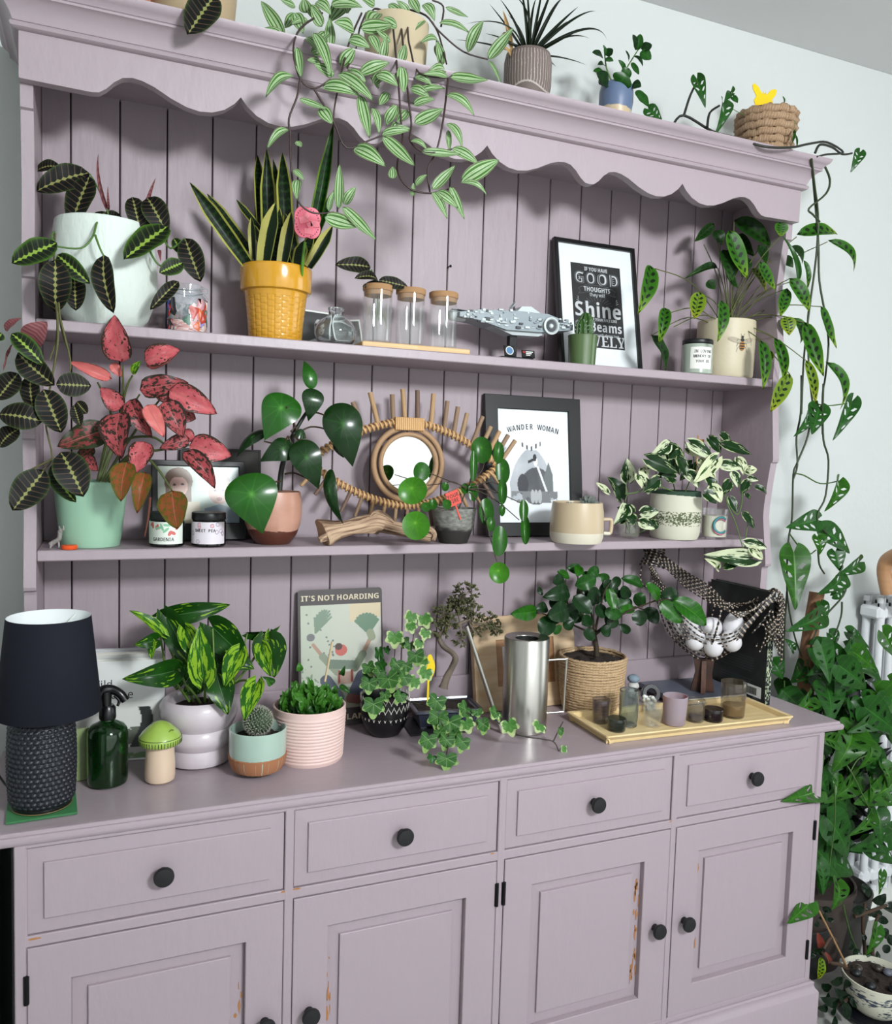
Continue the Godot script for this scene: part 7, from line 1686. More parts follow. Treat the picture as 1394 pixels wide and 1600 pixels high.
func build_bonsai():
	var p := Vector3(-0.012, 0.8408, 0.105)
	var t := thing("bonsai_tree", "little bonsai with curving trunk and sparse olive foliage in a blue glazed tray", "bonsai", p, -0.12)
	var blue := mat(Color(0.03, 0.075, 0.17), 0.15)
	blue.clearcoat_enabled = true
	var w := 0.078
	var d := 0.052
	var s := Shape.new()
	var loops := []
	for e in [[-0.014, 0.006, 0.0], [-0.012, 0.006, 0.0], [-0.006, 0.035, 0.0], [0.002, 0.04, 0.0], [0.002, 0.046, 0.0], [-0.004, 0.0465, 0.0], [-0.006, 0.042, 0.0], [-0.012, 0.036, 0.0]]:
		var k: float = e[0]
		loops.append([Vector3(-w - k, e[1], -d - k), Vector3(w + k, e[1], -d - k), Vector3(w + k, e[1], d + k), Vector3(-w - k, e[1], d + k)])
	for l in loops.size() - 1:
		for i in 4:
			var j := (i + 1) % 4
			var g: Vector3 = (loops[l][j] - loops[l][i]).cross(loops[l + 1][i] - loops[l][i])
			if g.length() < 1e-9: continue
			var mid: Vector3 = (loops[l][i] + loops[l][j]) / 2.0 * (1.0 if l < 4 else -1.0) + (Vector3.UP if l == 4 else Vector3.ZERO)
			g = g.normalized()
			s.face([loops[l][i], loops[l][j], loops[l + 1][j], loops[l + 1][i]], g if g.dot(Vector3(mid.x, 0.4 if l == 4 else 0.0, mid.z)) > 0 else -g)
	s.face(loops[0], Vector3.DOWN)
	part("tray_pot", s, blue, t)
	for e in [[-1, -1], [1, -1], [1, 1], [-1, 1]]:
		part("foot", box(Vector3(e[0] * 0.058 - 0.008, 0, e[1] * 0.034 - 0.006), Vector3(e[0] * 0.058 + 0.008, 0.0065, e[1] * 0.034 + 0.006), 0.001), blue, t)
	var so := surf(func(u, v): return Vector3(lerpf(-w + 0.01, w - 0.01, u), 0.0405 + 0.006 * sin(u * PI) * sin(v * PI) + 0.004 * nn(u, v, 0.1), lerpf(-d + 0.01, d - 0.01, v)), 20, 14, true)
	part("soil", so, M.soil, t)
	part("black_plate", box(Vector3(-0.098, 0.0, -0.045), Vector3(0.04, 0.003, 0.08), 0.001), M.black, t)  # flat black plate below the left front of the tray
	var bark := relief(mat(Color(0.46, 0.41, 0.36), 0.85), noise(0.15, 33), 0.15, Vector3(20, 12, 20))
	var tr := [Vector3(-0.0011, 0.0818, -0.005),Vector3(0.0062, 0.1044, -0.005),Vector3(0.0212, 0.1286, -0.005),Vector3(0.0283, 0.1492, -0.005),Vector3(0.0186, 0.1668, -0.005),Vector3(-0.0031, 0.1829, -0.005),Vector3(-0.0149, 0.2025, -0.005),Vector3(-0.0086, 0.2167, -0.005),Vector3(0.0112, 0.2281, -0.005),Vector3(0.0381, 0.2351, -0.005),Vector3(0.0584, 0.2424, -0.005)]
	var ti := Transform3D(Basis(Vector3.UP, 0.12), Vector3.ZERO)
	for i in tr.size():
		tr[i] = ti * tr[i]
	part("trunk", tube(smooth(tr, 5), 0.0085, 0.0035, 12, func(v, th): return 1.0 + 0.16 * sin(th * 3.0 + v * 20.0) + 0.4 * exp(-v * 22.0)), bark, t)
	var tips := []
	var rr := RandomNumberGenerator.new()
	rr.seed = 8
	var anchors := [[Vector3(0.0449, 0.2999, -0.005), 0.0353, 90],[Vector3(0.0275, 0.2797, -0.005), 0.0249, 50],[Vector3(-0.0077, 0.2563, -0.005), 0.0247, 60],[Vector3(0.074, 0.2565, -0.005), 0.0230, 40],[Vector3(0.112, 0.2333, -0.005), 0.0253, 45],[Vector3(-0.0109, 0.2189, -0.005), 0.0165, 26],[Vector3(0.0439, 0.1968, -0.005), 0.0192, 20],[Vector3(0.0803, 0.2095, -0.005), 0.0126, 12],[Vector3(0.1361, 0.2169, -0.005), 0.0170, 22],[Vector3(0.0107, 0.2428, -0.005), 0.0207, 36],[Vector3(0.0505, 0.2702, -0.005), 0.0250, 40]]
	for a in anchors:
		var c: Vector3 = ti * (a[0] as Vector3)
		var near: Vector3 = tr[9]
		for q in tr:
			if q.distance_to(c) < near.distance_to(c):
				near = q
		part("branch", tube(smooth([near, near.lerp(c, 0.5) + Vector3(0, -0.004, 0.004), c], 4), 0.0028, 0.0012, 6), bark, t)
		for k in int(a[2]):
			var dd: Vector3 = Vector3(rr.randf_range(-1, 1), rr.randf_range(-1, 1), rr.randf_range(-1, 1)).normalized() * a[1] * pow(rr.randf(), 0.4)
			tips.append([c + dd, dd.normalized()])
			if k % 3 == 0:
				part("twig", tube([c, c + dd * 0.96], 0.0008, 0.0004, 4), bark, t)
	var mm := MultiMesh.new()
	mm.transform_format = MultiMesh.TRANSFORM_3D
	mm.mesh = LS.egg[0]
	mm.instance_count = tips.size() * 3
	for k in tips.size() * 3:
		var q: Array = tips[k / 3]
		var y: Vector3 = (q[1] + Vector3(rr.randf_range(-1, 1), rr.randf_range(-1, 1), rr.randf_range(-1, 1)) * 0.9).normalized()
		var x := y.cross(Vector3(0.3, 0.5, 0.8)).normalized()
		mm.set_instance_transform(k, Transform3D(Basis(x * 0.0045, y * 0.0095, x.cross(y) * 0.009), q[0]))
	var mi := MultiMeshInstance3D.new()
	mi.name = "foliage"
	mi.multimesh = mm
	mi.material_override = leaf_mat(painted(8, 16, func(u, v): return Color(0.26, 0.28, 0.18).lerp(Color(0.36, 0.35, 0.24), v)), 0.6, 0.1)
	mi.set_meta("kind", "stuff")
	t.add_child(mi, true)

func build_ficus():
	var p := Vector3(0.3871, 0.8408, 0.1234)
	var t := rope_pot("ficus_plant", "small bushy ficus with dark glossy leaves in a coiled rope basket", p, [Vector2(0.0675, 0.0000), Vector2(0.0723, 0.0092), Vector2(0.0801, 0.0623), Vector2(0.0847, 0.1417)], 21, Color(0.64, 0.52, 0.37))
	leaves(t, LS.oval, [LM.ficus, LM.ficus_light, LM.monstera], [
		[199,1109,160,121,1109,180,37,-12,1],[240,1112,140,199,1110,150,28,11,0],[233,1095,170,196,1053,190,44,8,0],[280,1115,170,214,1100,190,51,-8,0],[299,1151,140,218,1142,160,41,0,0],[296,1179,120,258,1171,130,32,-2,0],
		[339,1209,120,320,1186,140,25,5,1],[322,1161,130,379,1182,140,39,9,2],[287,1145,180,323,1106,210,44,-13,0],[281,1195,110,319,1177,110,22,-15,1],[404,1179,100,446,1169,100,23,11,2],[387,1162,180,391,1109,200,29,-2,1],
		[459,1177,120,427,1145,130,25,8,0],[479,1170,100,546,1146,110,30,-16,2],[494,1134,140,521,1106,150,37,-2,2],[481,1103,160,426,1100,170,25,7,1],[501,1101,170,537,1068,190,39,-9,0],[479,1102,180,480,1063,190,39,14,0],
		[385,1105,170,430,1087,180,32,13,2],[384,1059,160,405,1038,170,32,-15,0],[321,1061,180,347,1036,190,31,-15,0],[250,1068,160,266,1052,160,28,1,2],[437,1064,160,473,1040,160,22,14,0],[242,1150,110,228,1144,110,22,-4,0],
		[393,1153,120,359,1105,130,36,-9,0],[460,1136,110,493,1120,110,30,-2,0],[368,1116,160,386,1085,170,36,-15,0],[296,1152,100,319,1144,100,29,-9,0],[376,1149,100,348,1131,100,35,-2,0],[444,1132,90,414,1114,90,36,0,0],
		[351,1097,120,317,1069,130,35,-9,0],[283,1081,150,300,1058,160,34,-9,0],[385,1117,100,422,1128,100,36,-9,0],[469,1117,120,501,1090,120,36,-1,0],[264,1132,120,273,1102,130,34,-7,0],[434,1089,130,420,1057,130,32,-15,0],
		[508,1133,220,469,1179,220,31,11,1],[513,1138,220,561,1150,230,43,2,0],[497,1134,240,543,1084,270,42,5,1],[526,1139,250,612,1077,280,53,-10,1],[508,1138,210,484,1163,210,25,16,1],[390,1168,100,360,1188,100,28,12,2],
		[407,1164,120,461,1137,120,35,-12,0],[324,1108,140,269,1088,150,41,-5,0],[362,1083,150,327,1069,160,32,7,0],[300,1112,120,284,1144,120,34,7,2],[368,1183,110,404,1201,110,31,14,2],[483,1150,130,455,1128,140,35,-2,0],
		[406,1075,150,437,1063,160,32,11,0],[262,1109,160,223,1076,170,38,5,0],[448,1101,130,485,1120,140,35,-6,2],[359,1194,100,315,1202,100,28,3,2],[407,1137,110,444,1161,110,36,12,0]])
	var bark := mat(Color(0.2, 0.16, 0.1), 0.8)
	stem(t, bark, [[401,976,120],[399,999,120],[393,1025,120],[391,1044,120]], 0.0075, 0.006, "trunk", 10)
	for e in [[[392,1038,120],[353,1072,120],[303,1103,140],[297,1174,120]], [[392,1038,120],[381,1083,120],[341,1154,120],[335,1204,120]], [[394,1038,120],[403,1088,120],[415,1153,130],[466,1174,110]], [[394,1034,120],[435,1061,120],[479,1103,150],[503,1099,170]], [[393,1031,120],[324,1061,120],[242,1091,160],[201,1109,160]], [[389,1034,130],[436,1090,170],[479,1118,200],[508,1133,220],[534,1137,240]], [[386,1037,130],[361,1067,130],[297,1133,170]], [[387,1037,130],[420,1057,130],[436,1082,160]]]:
		stem(t, bark, e, 0.0034, 0.0014, "branch", 6)

func build_monstera():
	# the vine that runs along the cornice and hangs down the rack's right side
	var v := thing("monstera_vine", "swiss cheese vine trailing along the cornice and down the rack's right side", "climbing plant", Vector3(1.06, 0.0, 0.13))
	var pt := thing("vine_pot", "dark nursery pot on the floor holding the swiss cheese vine and its moss pole", "pot", Vector3(1.2, 0, 0.1))
	part("pot", lathe([Vector2(0, 0), Vector2(0.1, 0), Vector2(0.13, 0.22), Vector2(0.135, 0.222), Vector2(0.135, 0.24), Vector2(0.128, 0.24), Vector2(0.12, 0.2), Vector2(0, 0.2)]), mat(Color(0.24, 0.2, 0.18), 0.7), pt)
	var pole := tube([Vector3(-0.02, 0.2, 0.0), Vector3(-0.0594, 0.9008, 0), Vector3(-0.047, 0.9989, 0), Vector3(-0.0314, 1.106, 0)], 0.024, 0.021, 20, func(vv, th): return 1.0 + 0.06 * sin(th * 5.0 + vv * 60.0) + 0.12 * nn(vv * 3.0, th * 0.3, 0.2))
	part("moss_pole", pole, relief(mat(Color(0.6, 0.44, 0.32), 0.95), noise(0.3, 44), 0.3, Vector3(18, 18, 18)), pt, "brown coir moss pole")
	var br := mat(Color(0.09, 0.1, 0.06), 0.55)
	var vg := mat(Color(0.15, 0.2, 0.09), 0.5)
	for e in [[[528,2298,160],[560,2327,160],[616,2285,200],[650,2263,240],[705,2238,280],[780,2245,290],[853,2270,280],[930,2293,260],[1009,2288,240],[933,2264,260],[886,2247,270]], [[560,2327,160],[576,2377,160],[596,2416,160]], [[600,2291,200],[622,2337,180],[651,2360,180]], [[881,2255,270],[896,2278,270],[959,2289,250],[1005,2283,240],[1062,2301,220]]]:
		stem(v, br, e, 0.0032, 0.0026)
	for e in [[[870,2239,270],[927,2196,230],[976,2141,200],[981,2064,200],[977,1991,200],[969,1913,200],[962,1828,200],[989,1749,170],[1003,1616,160]], [[870,2239,270],[966,2160,200],[985,2059,200],[996,1967,200],[1026,1876,200],[1043,1804,200],[1039,1718,200],[1033,1664,200],[1074,1564,170]], [[990,1918,180],[985,1854,180],[1002,1723,180],[1047,1624,160]], [[918,2243,260],[968,2214,240],[958,2176,240],[903,2131,240],[917,2118,240],[943,2103,240]], [[1047,1679,150],[1050,1645,150],[1042,1559,150],[1009,1483,150],[997,1448,150],[1002,1333,150],[993,1258,150],[1000,1124,150],[1032,1010,150],[1090,930,130]], [[1077,1703,160],[1080,1640,160],[1090,1549,160],[1114,1492,160],[1111,1392,160],[1087,1346,160],[1094,1311,160],[1172,1266,140],[1200,1230,140]], [[974,1718,180],[990,1619,170],[990,1551,160],[989,1477,170],[977,1437,170]], [[1107,1239,150],[1115,1197,150],[1137,1170,150]], [[1240,1144,140],[1227,1101,140],[1144,1026,140],[1104,932,140]], [[1010,1122,140],[1009,1039,140],[1011,962,140],[1017,890,140]], [[1236,1081,130],[1236,1038,130],[1216,983,130]], [[1225,976,130],[1203,906,140],[1225,843,140],[1200,752,140]]]:
		stem(v, vg, e, 0.003, 0.0024)
	for e in [[[986,1454,160],[1025,1449,160],[1088,1427,160],[1151,1434,160]], [[1047,1647,160],[1101,1644,160],[1172,1654,160]], [[995,1287,150],[1061,1228,150],[1099,1239,150]], [[1105,1307,150],[1118,1298,150]], [[1008,709,300],[931,639,360],[932,576,360],[913,458,360],[934,403,360],[910,299,360],[926,250,360],[829,81,400]], [[1054,625,300],[1064,517,300],[1053,385,300]], [[1145,678,220],[1144,632,280],[1229,511,280],[1315,449,280]], [[1158,629,260],[1183,661,260],[1219,670,260]], [[1140,262,280],[1187,148,280],[1274,22,280],[1321,-61,280]], [[1101,923,140],[1110,873,140],[1116,851,140],[1165,826,140]], [[1020,866,140],[1024,811,140]], [[1208,879,140],[1196,802,140],[1181,746,140]], [[1256,831,160],[1279,743,160],[1289,684,160]]]:
		stem(v, mat(Color(0.22, 0.34, 0.12), 0.5), e, 0.0022, 0.0017)
	leaves(v, LS.holed, [LM.monstera, LM.monstera_light, LM.monstera_dark], [
		[594,2421,160,608,2348,180,34,25,2],[643,2355,200,613,2271,220,37,-12,0],[454,2322,160,482,2290,180,38,11,2],[1090,2308,220,1063,2253,220,32,8,0],[1015,1611,170,965,1554,180,37,-12,0],[1045,1637,180,1003,1560,200,63,11,0],
		[1201,1662,150,1118,1550,170,46,8,0],[1157,1435,160,1107,1350,170,50,-8,1],[1085,1325,160,962,1305,170,62,0,0],[1128,1295,140,1224,1228,160,67,-2,0],[1089,1278,160,1094,1228,170,44,5,1],[1173,1233,150,1174,1179,170,55,9,0],
		[1284,1199,140,1175,1164,160,51,-13,0],[1198,1168,150,1102,1115,170,65,-15,0],[1005,1235,160,982,1082,200,87,11,1],[1120,1052,160,976,1019,180,63,-2,2],[1150,1081,130,1158,1033,150,37,8,2],[1255,992,140,1323,946,160,51,-16,0],
		[1258,939,140,1379,837,170,69,-2,2],[1161,947,130,1212,907,150,60,7,0],[1158,861,140,1144,794,180,99,-9,0],[1047,954,140,1014,988,140,33,14,0],[951,932,160,973,885,180,53,13,0],[1241,882,130,1300,838,150,56,-15,0],
		[1347,836,130,1277,825,140,37,-15,2],[1197,1101,130,1245,1123,130,30,1,2],[1139,955,120,1237,961,120,55,14,0],[1112,896,120,1057,854,130,66,-4,2],[1202,988,120,1239,942,120,49,-9,0],[1195,931,140,1061,888,180,66,-12,0],
		[1374,616,140,1243,583,180,59,11,0],[1398,760,160,1276,704,200,64,8,2],[1361,992,170,1418,910,180,72,-8,1],[1227,589,220,1072,551,260,68,0,1],[1293,774,210,1236,671,210,96,-2,0],[1064,581,230,1218,502,230,105,5,0],
		[1098,934,250,1217,854,250,82,9,2],[1201,775,210,1351,718,220,85,-13,0],[1006,1001,270,1025,899,290,80,-15,2],[1300,710,190,1193,648,210,78,11,0],[1257,981,160,1159,923,190,57,-2,0],[1138,971,260,1219,917,270,67,8,1],
		[1325,580,220,1335,456,230,95,-16,1],[1276,838,230,1394,754,250,88,-2,1],[1456,829,130,1540,785,140,61,7,1],[1443,682,150,1487,608,160,59,-9,0],[1095,962,170,1244,878,170,86,14,2],[1127,609,190,1108,495,220,100,13,0],
		[1309,369,200,1427,298,220,72,-15,0],[1177,819,230,1181,715,230,74,-15,0],[1285,828,250,1209,774,250,49,1,0],[1171,928,220,1118,824,230,73,14,0],[1354,567,160,1448,517,180,73,-4,0],[1059,423,240,1161,318,250,100,-9,2],
		[1338,581,260,1175,538,270,110,-2,1],[1264,693,230,1198,632,260,60,-15,1],[1408,719,170,1513,635,170,70,-9,0],[1109,384,210,1256,291,220,90,-2,0],[1313,553,140,1358,441,140,87,0,0],[1235,485,140,1296,452,180,57,-9,0],
		[1294,580,190,1180,552,220,52,-9,0],[1232,764,200,1315,709,210,59,-9,1],[1263,769,250,1101,757,290,57,-1,0],[1080,509,260,1164,385,270,107,-7,0],[1280,638,260,1293,570,280,51,-15,1],[1197,810,260,1313,731,280,97,11,0],
		[1349,627,140,1270,513,160,107,2,2],[1216,326,130,1198,215,160,103,5,2],[1382,406,230,1201,387,240,85,-10,0],[1311,816,230,1410,720,240,82,16,0],[1153,750,260,1060,654,290,103,12,1],[1239,810,220,1325,710,250,99,-12,0],
		[1115,860,200,1086,773,250,95,4,0],[1032,839,220,922,808,260,54,8,1],[1074,731,280,925,782,330,47,9,1],[904,659,380,757,665,410,55,14,1],[1276,624,200,1188,707,220,59,8,0],[1278,656,220,1322,573,250,77,14,0],
		[1344,787,180,1387,672,210,86,-15,0],[1245,592,260,1217,532,280,39,-1,1],[1090,632,280,1062,582,300,27,30,1],[1260,510,270,1252,422,300,62,14,0],[1222,506,280,1124,468,300,41,5,1],[881,383,400,785,357,420,55,13,1],
		[971,440,340,971,361,360,45,-12,0],[1052,368,330,1009,315,360,53,-1,1],[1338,298,240,1320,239,250,32,-8,1],[1256,182,300,1197,124,320,42,1,1],[1243,610,180,1188,677,190,56,2,2],[1314,777,140,1267,734,150,57,-16,2],
		[1358,865,130,1410,820,140,58,-9,2],[1208,835,160,1240,778,170,63,-7,2],[1041,638,260,1069,584,270,39,13,2],[1266,528,200,1222,591,200,56,9,2],[1163,885,120,1109,849,130,63,-11,2],[1258,861,140,1300,803,150,57,10,2],
		[1355,721,160,1288,673,170,57,-12,2],[1127,508,240,1084,464,250,47,4,2],[1235,447,200,1190,387,210,55,-12,2]])

func build_floor_plants():
	# dark, holed and spiky plants that fill the corner beyond the dresser
	var d := thing("dracaena_plant", "dark bronze long-leaved dracaena standing by the wall behind the vine", "potted plant", Vector3(1.33, 0, 0.08))
	part("pot", lathe([Vector2(0, 0), Vector2(0.09, 0), Vector2(0.115, 0.18), Vector2(0.11, 0.182), Vector2(0.1, 0.15), Vector2(0, 0.15)]), mat(Color(0.2, 0.19, 0.18), 0.6), d)
	stem(d, mat(Color(0.1, 0.08, 0.06), 0.8), [[1330, 150, 80], [1325, 350, 80], [1330, 560, 85], [1325, 760, 90]], 0.011, 0.006, "trunk", 10)
	var rr := RandomNumberGenerator.new()
	rr.seed = 12
	for k in 70:
		var y := rr.randf_range(0.32, 0.86)
		var b := Vector3(1.328, y, 0.085)
		var th := rr.randf_range(-2.0, 2.0)
		var l := rr.randf_range(0.1, 0.2)
		var q := b + Vector3(sin(th) * l, rr.randf_range(-0.06, 0.1), absf(cos(th)) * l * 0.7)
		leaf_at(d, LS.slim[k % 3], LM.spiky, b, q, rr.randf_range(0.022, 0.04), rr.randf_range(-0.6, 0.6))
	var z := thing("philodendron_plant", "dense green philodendron between the sideboard's side and the dracaena", "potted plant", Vector3(1.13, 0, 0.14))
	part("pot", lathe([Vector2(0, 0), Vector2(0.07, 0), Vector2(0.09, 0.15), Vector2(0.086, 0.152), Vector2(0.08, 0.12), Vector2(0, 0.12)]), mat(Color(0.12, 0.12, 0.12), 0.6), z)
	for k in 9:
		var tx := 1130 + 150 * (hash2(k, 1) - 0.4)
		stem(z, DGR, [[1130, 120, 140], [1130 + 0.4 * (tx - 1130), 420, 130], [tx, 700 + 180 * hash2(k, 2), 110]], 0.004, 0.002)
	for k in 120:
		var y := rr.randf_range(0.36, 0.86)
		var b := Vector3(rr.randf_range(1.0, 1.3), y, rr.randf_range(0.02, 0.16))
		var l := rr.randf_range(0.06, 0.11)
		var q := b + Vector3(rr.randf_range(-1, 1), rr.randf_range(-1.1, 0.3), rr.randf_range(0, 0.8)).normalized() * l
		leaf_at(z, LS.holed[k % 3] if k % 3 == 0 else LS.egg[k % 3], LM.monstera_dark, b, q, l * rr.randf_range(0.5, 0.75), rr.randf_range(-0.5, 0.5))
	# jade plant
	var bp := Vector3(1.1632, 0.02, 0.3809)
	var bm := mat(Color.WHITE, 0.25)
	bm.albedo_texture = painted(192, 96, func(u, v):
		var g := nn(u * 2.0, v, 0.09, 4) + 0.7 * nn(u * 3.0, v * 2.0, 0.2, 6)
		return Color(0.22, 0.25, 0.3) if g > 0.2 and v > 0.12 and v < 0.8 else Color(0.78, 0.77, 0.7))
	var c := thing("ceramic_bowl", "cream ceramic bowl with dark blue branch pattern on a dark saucer at lower right", "pot", bp)
	part("bowl", lathe([Vector2(0, 0), Vector2(0.05, 0), Vector2(0.055, 0.004), Vector2(0.07, 0.02), Vector2(0.083, 0.06), Vector2(0.088, 0.095), Vector2(0.085, 0.096), Vector2(0.08, 0.06), Vector2(0.06, 0.012), Vector2(0, 0.01)], 48), bm, c)
	earth(c, 0.078, 0.081)
	for k in 7:
		part("pebble", lathe([Vector2(0, -0.008), Vector2(0.01, -0.006), Vector2(0.014, 0), Vector2(0.009, 0.007), Vector2(0, 0.009)], 14, 80).moved(at(Vector3(0.05 * sin(k * 1.7), 0.086, 0.05 * cos(k * 1.7)))), mat([Color(0.1, 0.11, 0.12), Color(0.35, 0.36, 0.4), Color(0.2, 0.17, 0.15)][k % 3], 0.4), c)
	var sc := thing("saucer", "dark blue saucer on a low stand under the patterned ceramic bowl", "saucer", Vector3(bp.x, 0.0, bp.z))
	part("dish", lathe([Vector2(0, 0.0), Vector2(0.075, 0.0), Vector2(0.09, 0.01), Vector2(0.09, 0.0195), Vector2(0.082, 0.0195), Vector2(0.074, 0.0195), Vector2(0, 0.0195)], 40), mat(Color(0.02, 0.03, 0.07), 0.25), sc)
	var j := thing("jade_plant", "jade plant with thick dark rounded leaves growing from the patterned bowl", "plant", bp + Vector3(0, 0.08, 0))
	leaves(j, LS.oval, [LM.jade], [
		[1229,293,260,1258,255,272,26,-12],[1279,234,260,1324,249,272,32,11],[1176,235,280,1213,241,292,27,8],[1276,196,250,1326,186,262,26,-8],[1241,227,270,1255,204,282,19,0],[1328,163,240,1365,148,252,23,-2],
		[1384,191,230,1398,177,242,23,5],[1392,171,240,1337,198,252,16,9],[1226,160,280,1222,144,292,19,-13],[1183,152,280,1162,131,292,25,-15],[1203,121,280,1192,92,292,25,11],[1264,103,260,1289,68,272,26,-2],
		[1364,70,240,1379,53,252,26,8],[1350,121,240,1370,100,252,30,-16],[1385,100,240,1386,72,252,26,-2],[1334,62,250,1307,54,262,20,7],[1057,267,300,1016,263,312,21,-9],[1039,283,300,1060,273,312,18,14],
		[1067,249,300,1063,241,312,18,13],[1021,255,300,1001,244,312,21,-15],[1035,169,320,979,198,332,18,-15],[993,185,320,973,174,332,18,1],[1027,274,290,1003,304,302,15,14],[1060,113,360,1001,125,372,24,-4],
		[1075,84,360,1058,121,372,24,-9],[1057,64,370,1011,111,382,30,-2],[1017,95,360,969,129,372,24,-15],[1037,63,370,961,98,382,29,-9],[1014,83,360,985,80,372,24,-2],[1046,67,380,1052,24,392,28,0],[1078,62,370,1103,42,382,27,-9],
		[1009,57,360,963,64,372,24,-9],[1031,46,370,997,50,382,24,-9],[1021,30,380,992,21,392,21,-1],[1085,63,360,1101,54,372,21,-7],[1221,44,300,1186,82,312,19,-15],[1273,74,270,1233,56,282,19,11],[1209,88,270,1220,106,282,19,2]])
	leaves(j, LS.oval, [LM.calathea_yellow], [
		[1020,160,320,1005,106,332,29,-12]], "yellow_leaf")
	leaves(j, LS.oval, [mat(Color(0.4, 0.13, 0.06), 0.6)], [
		[1018,186,320,990,239,332,21,-12],[1047,132,320,1025,178,332,15,11]], "brown_leaf")
	for e in [[[1249,1,280],[1242,87,280],[1223,190,280],[1227,248,280]], [[1258,-1,280],[1269,81,280],[1270,160,280],[1284,204,280]], [[1205,28,300],[1106,115,320],[1047,144,330],[1015,179,330]], [[1206,24,300],[1082,51,360],[1029,58,370]], [[1098,175,300],[1064,198,310],[1030,180,320]], [[1186,217,280],[1256,220,280],[1340,209,260]], [[1309,9,260],[1302,61,260]]]:
		stem(j, mat(Color(0.24, 0.17, 0.11), 0.8), e, 0.006, 0.004, "branch", 8)
	var st := thing("bamboo_stake", "thin pale cane leaning in the patterned bowl", "stake", bp)
	stem(st, mat(Color(0.6, 0.46, 0.32), 0.6), [[1181,30,300],[1116,129,310],[1063,211,310],[1003,292,320]], 0.003, 0.003, "cane")
	part("tie", tube([Vector3(-0.058, 0.165, 0.01), Vector3(-0.05, 0.17, 0.014), Vector3(-0.046, 0.166, 0.008)], 0.003), mat(Color(0.05, 0.2, 0.08), 0.5), st)

func build_right_side():
	# radiator and a wooden chair at the right edge of the picture
	var r := thing("radiator", "white column radiator on the wall at the far right", "radiator", Vector3(1.5, 0.12, 0.0))
	for k in 16:
		var x := 0.0 + 0.05 * k
		var s := Shape.new()
		for zz in [0.0, 0.05]:
			s.merge(tube(smooth([Vector3(x, 0.03, zz), Vector3(x, 0.06, zz), Vector3(x, 0.88, zz), Vector3(x, 0.91, zz)], 3), 0.0125, 0.0125, 14))
		s.merge(box(Vector3(x - 0.024, 0.02, -0.012), Vector3(x + 0.024, 0.06, 0.062), 0.008))
		s.merge(box(Vector3(x - 0.024, 0.88, -0.012), Vector3(x + 0.024, 0.92, 0.062), 0.008))
		part("column", s, mat(Color(0.84, 0.85, 0.86), 0.35), r)
	for e in [0.06, 0.7]:
		part("foot", box(Vector3(e - 0.015, -0.12, 0.0), Vector3(e + 0.015, 0.02, 0.05), 0.003), M.white, r)
	var w := wood_mat(Color(0.72, 0.56, 0.41), Color(0.63, 0.46, 0.32), 81, 0.4, Vector3(3, 3, 3))
	var c := thing("wooden_chair", "light brown wooden chair at the right edge with only its rounded back corner in view", "chair", Vector3(1.95, 0, 0.3))
	part("seat", box(Vector3(-0.22, 0.46, -0.2), Vector3(0.22, 0.495, 0.2), 0.012), w, c)
	for e in [[-0.19, -0.17], [0.19, -0.17], [-0.19, 0.17], [0.19, 0.17]]:
		part("leg", tube([Vector3(e[0] * 1.06, 0.0, e[1] * 1.06), Vector3(e[0] * 0.95, 0.47, e[1] * 0.95)], 0.014, 0.019, 12), w, c)
	# the chair faces right, so its back leans to the left
	var top := Vector3(-0.5283, 1.205, -0.18)
	for e in [-0.18, -0.06, 0.06, 0.18]:
		part("back_post", tube(smooth([Vector3(-0.2, 0.48, e), Vector3(-0.27, 0.8, e), Vector3(top.x, top.y - 0.03, e)], 5), 0.013, 0.012, 12), w, c)
	var cr := tube(smooth([Vector3(top.x + 0.02, top.y - 0.11, -0.185), Vector3(top.x + 0.004, top.y - 0.04, -0.19), Vector3(top.x, top.y, -0.17), Vector3(top.x - 0.01, top.y + 0.025, -0.1), Vector3(top.x - 0.015, top.y + 0.03, 0.0), Vector3(top.x - 0.01, top.y + 0.025, 0.1), Vector3(top.x, top.y, 0.17), Vector3(top.x + 0.004, top.y - 0.04, 0.19)], 6), 0.02, 0.026, 14)
	part("crest_rail", cr, w, c)

# ---------------------------------------------------------------- mesh helpers
class Shape:
	var v := PackedVector3Array()
	var n := PackedVector3Array()
	var t := PackedVector2Array()
	var ix := PackedInt32Array()
	func add(p: Vector3, nn: Vector3, uv := Vector2.ZERO) -> int:
		v.append(p); n.append(nn); t.append(uv)
		return v.size() - 1
	func tri(a: int, b: int, c: int):
		var g := (v[b] - v[a]).cross(v[c] - v[a])
		if g.dot(n[a] + n[b] + n[c]) > 0.0:
			ix.append(a); ix.append(c); ix.append(b)
		else:
			ix.append(a); ix.append(b); ix.append(c)
	func face(pts: Array, nn: Vector3, uvs := []):
		var at := v.size()
		for i in pts.size():
			add(pts[i], nn, uvs[i] if uvs else Vector2.ZERO)
		for i in range(1, pts.size() - 1):
			tri(at, at + i, at + i + 1)
	func merge(o: Shape, x := Transform3D()):
		var at := v.size()
		var b := x.basis.inverse().transposed()
		for i in o.v.size():
			add(x * o.v[i], (b * o.n[i]).normalized(), o.t[i])
		for i in o.ix:
			ix.append(at + i)
	func moved(x: Transform3D) -> Shape:
		var s := Shape.new()
		s.merge(self, x)
		return s
	func mesh() -> ArrayMesh:
		var a := []
		a.resize(Mesh.ARRAY_MAX)
		a[Mesh.ARRAY_VERTEX] = v; a[Mesh.ARRAY_NORMAL] = n; a[Mesh.ARRAY_TEX_UV] = t; a[Mesh.ARRAY_INDEX] = ix
		var m := ArrayMesh.new()
		m.add_surface_from_arrays(Mesh.PRIMITIVE_TRIANGLES, a)
		return m

func at(p: Vector3, turn := 0.0) -> Transform3D:
	return Transform3D(Basis(Vector3.UP, turn), p)

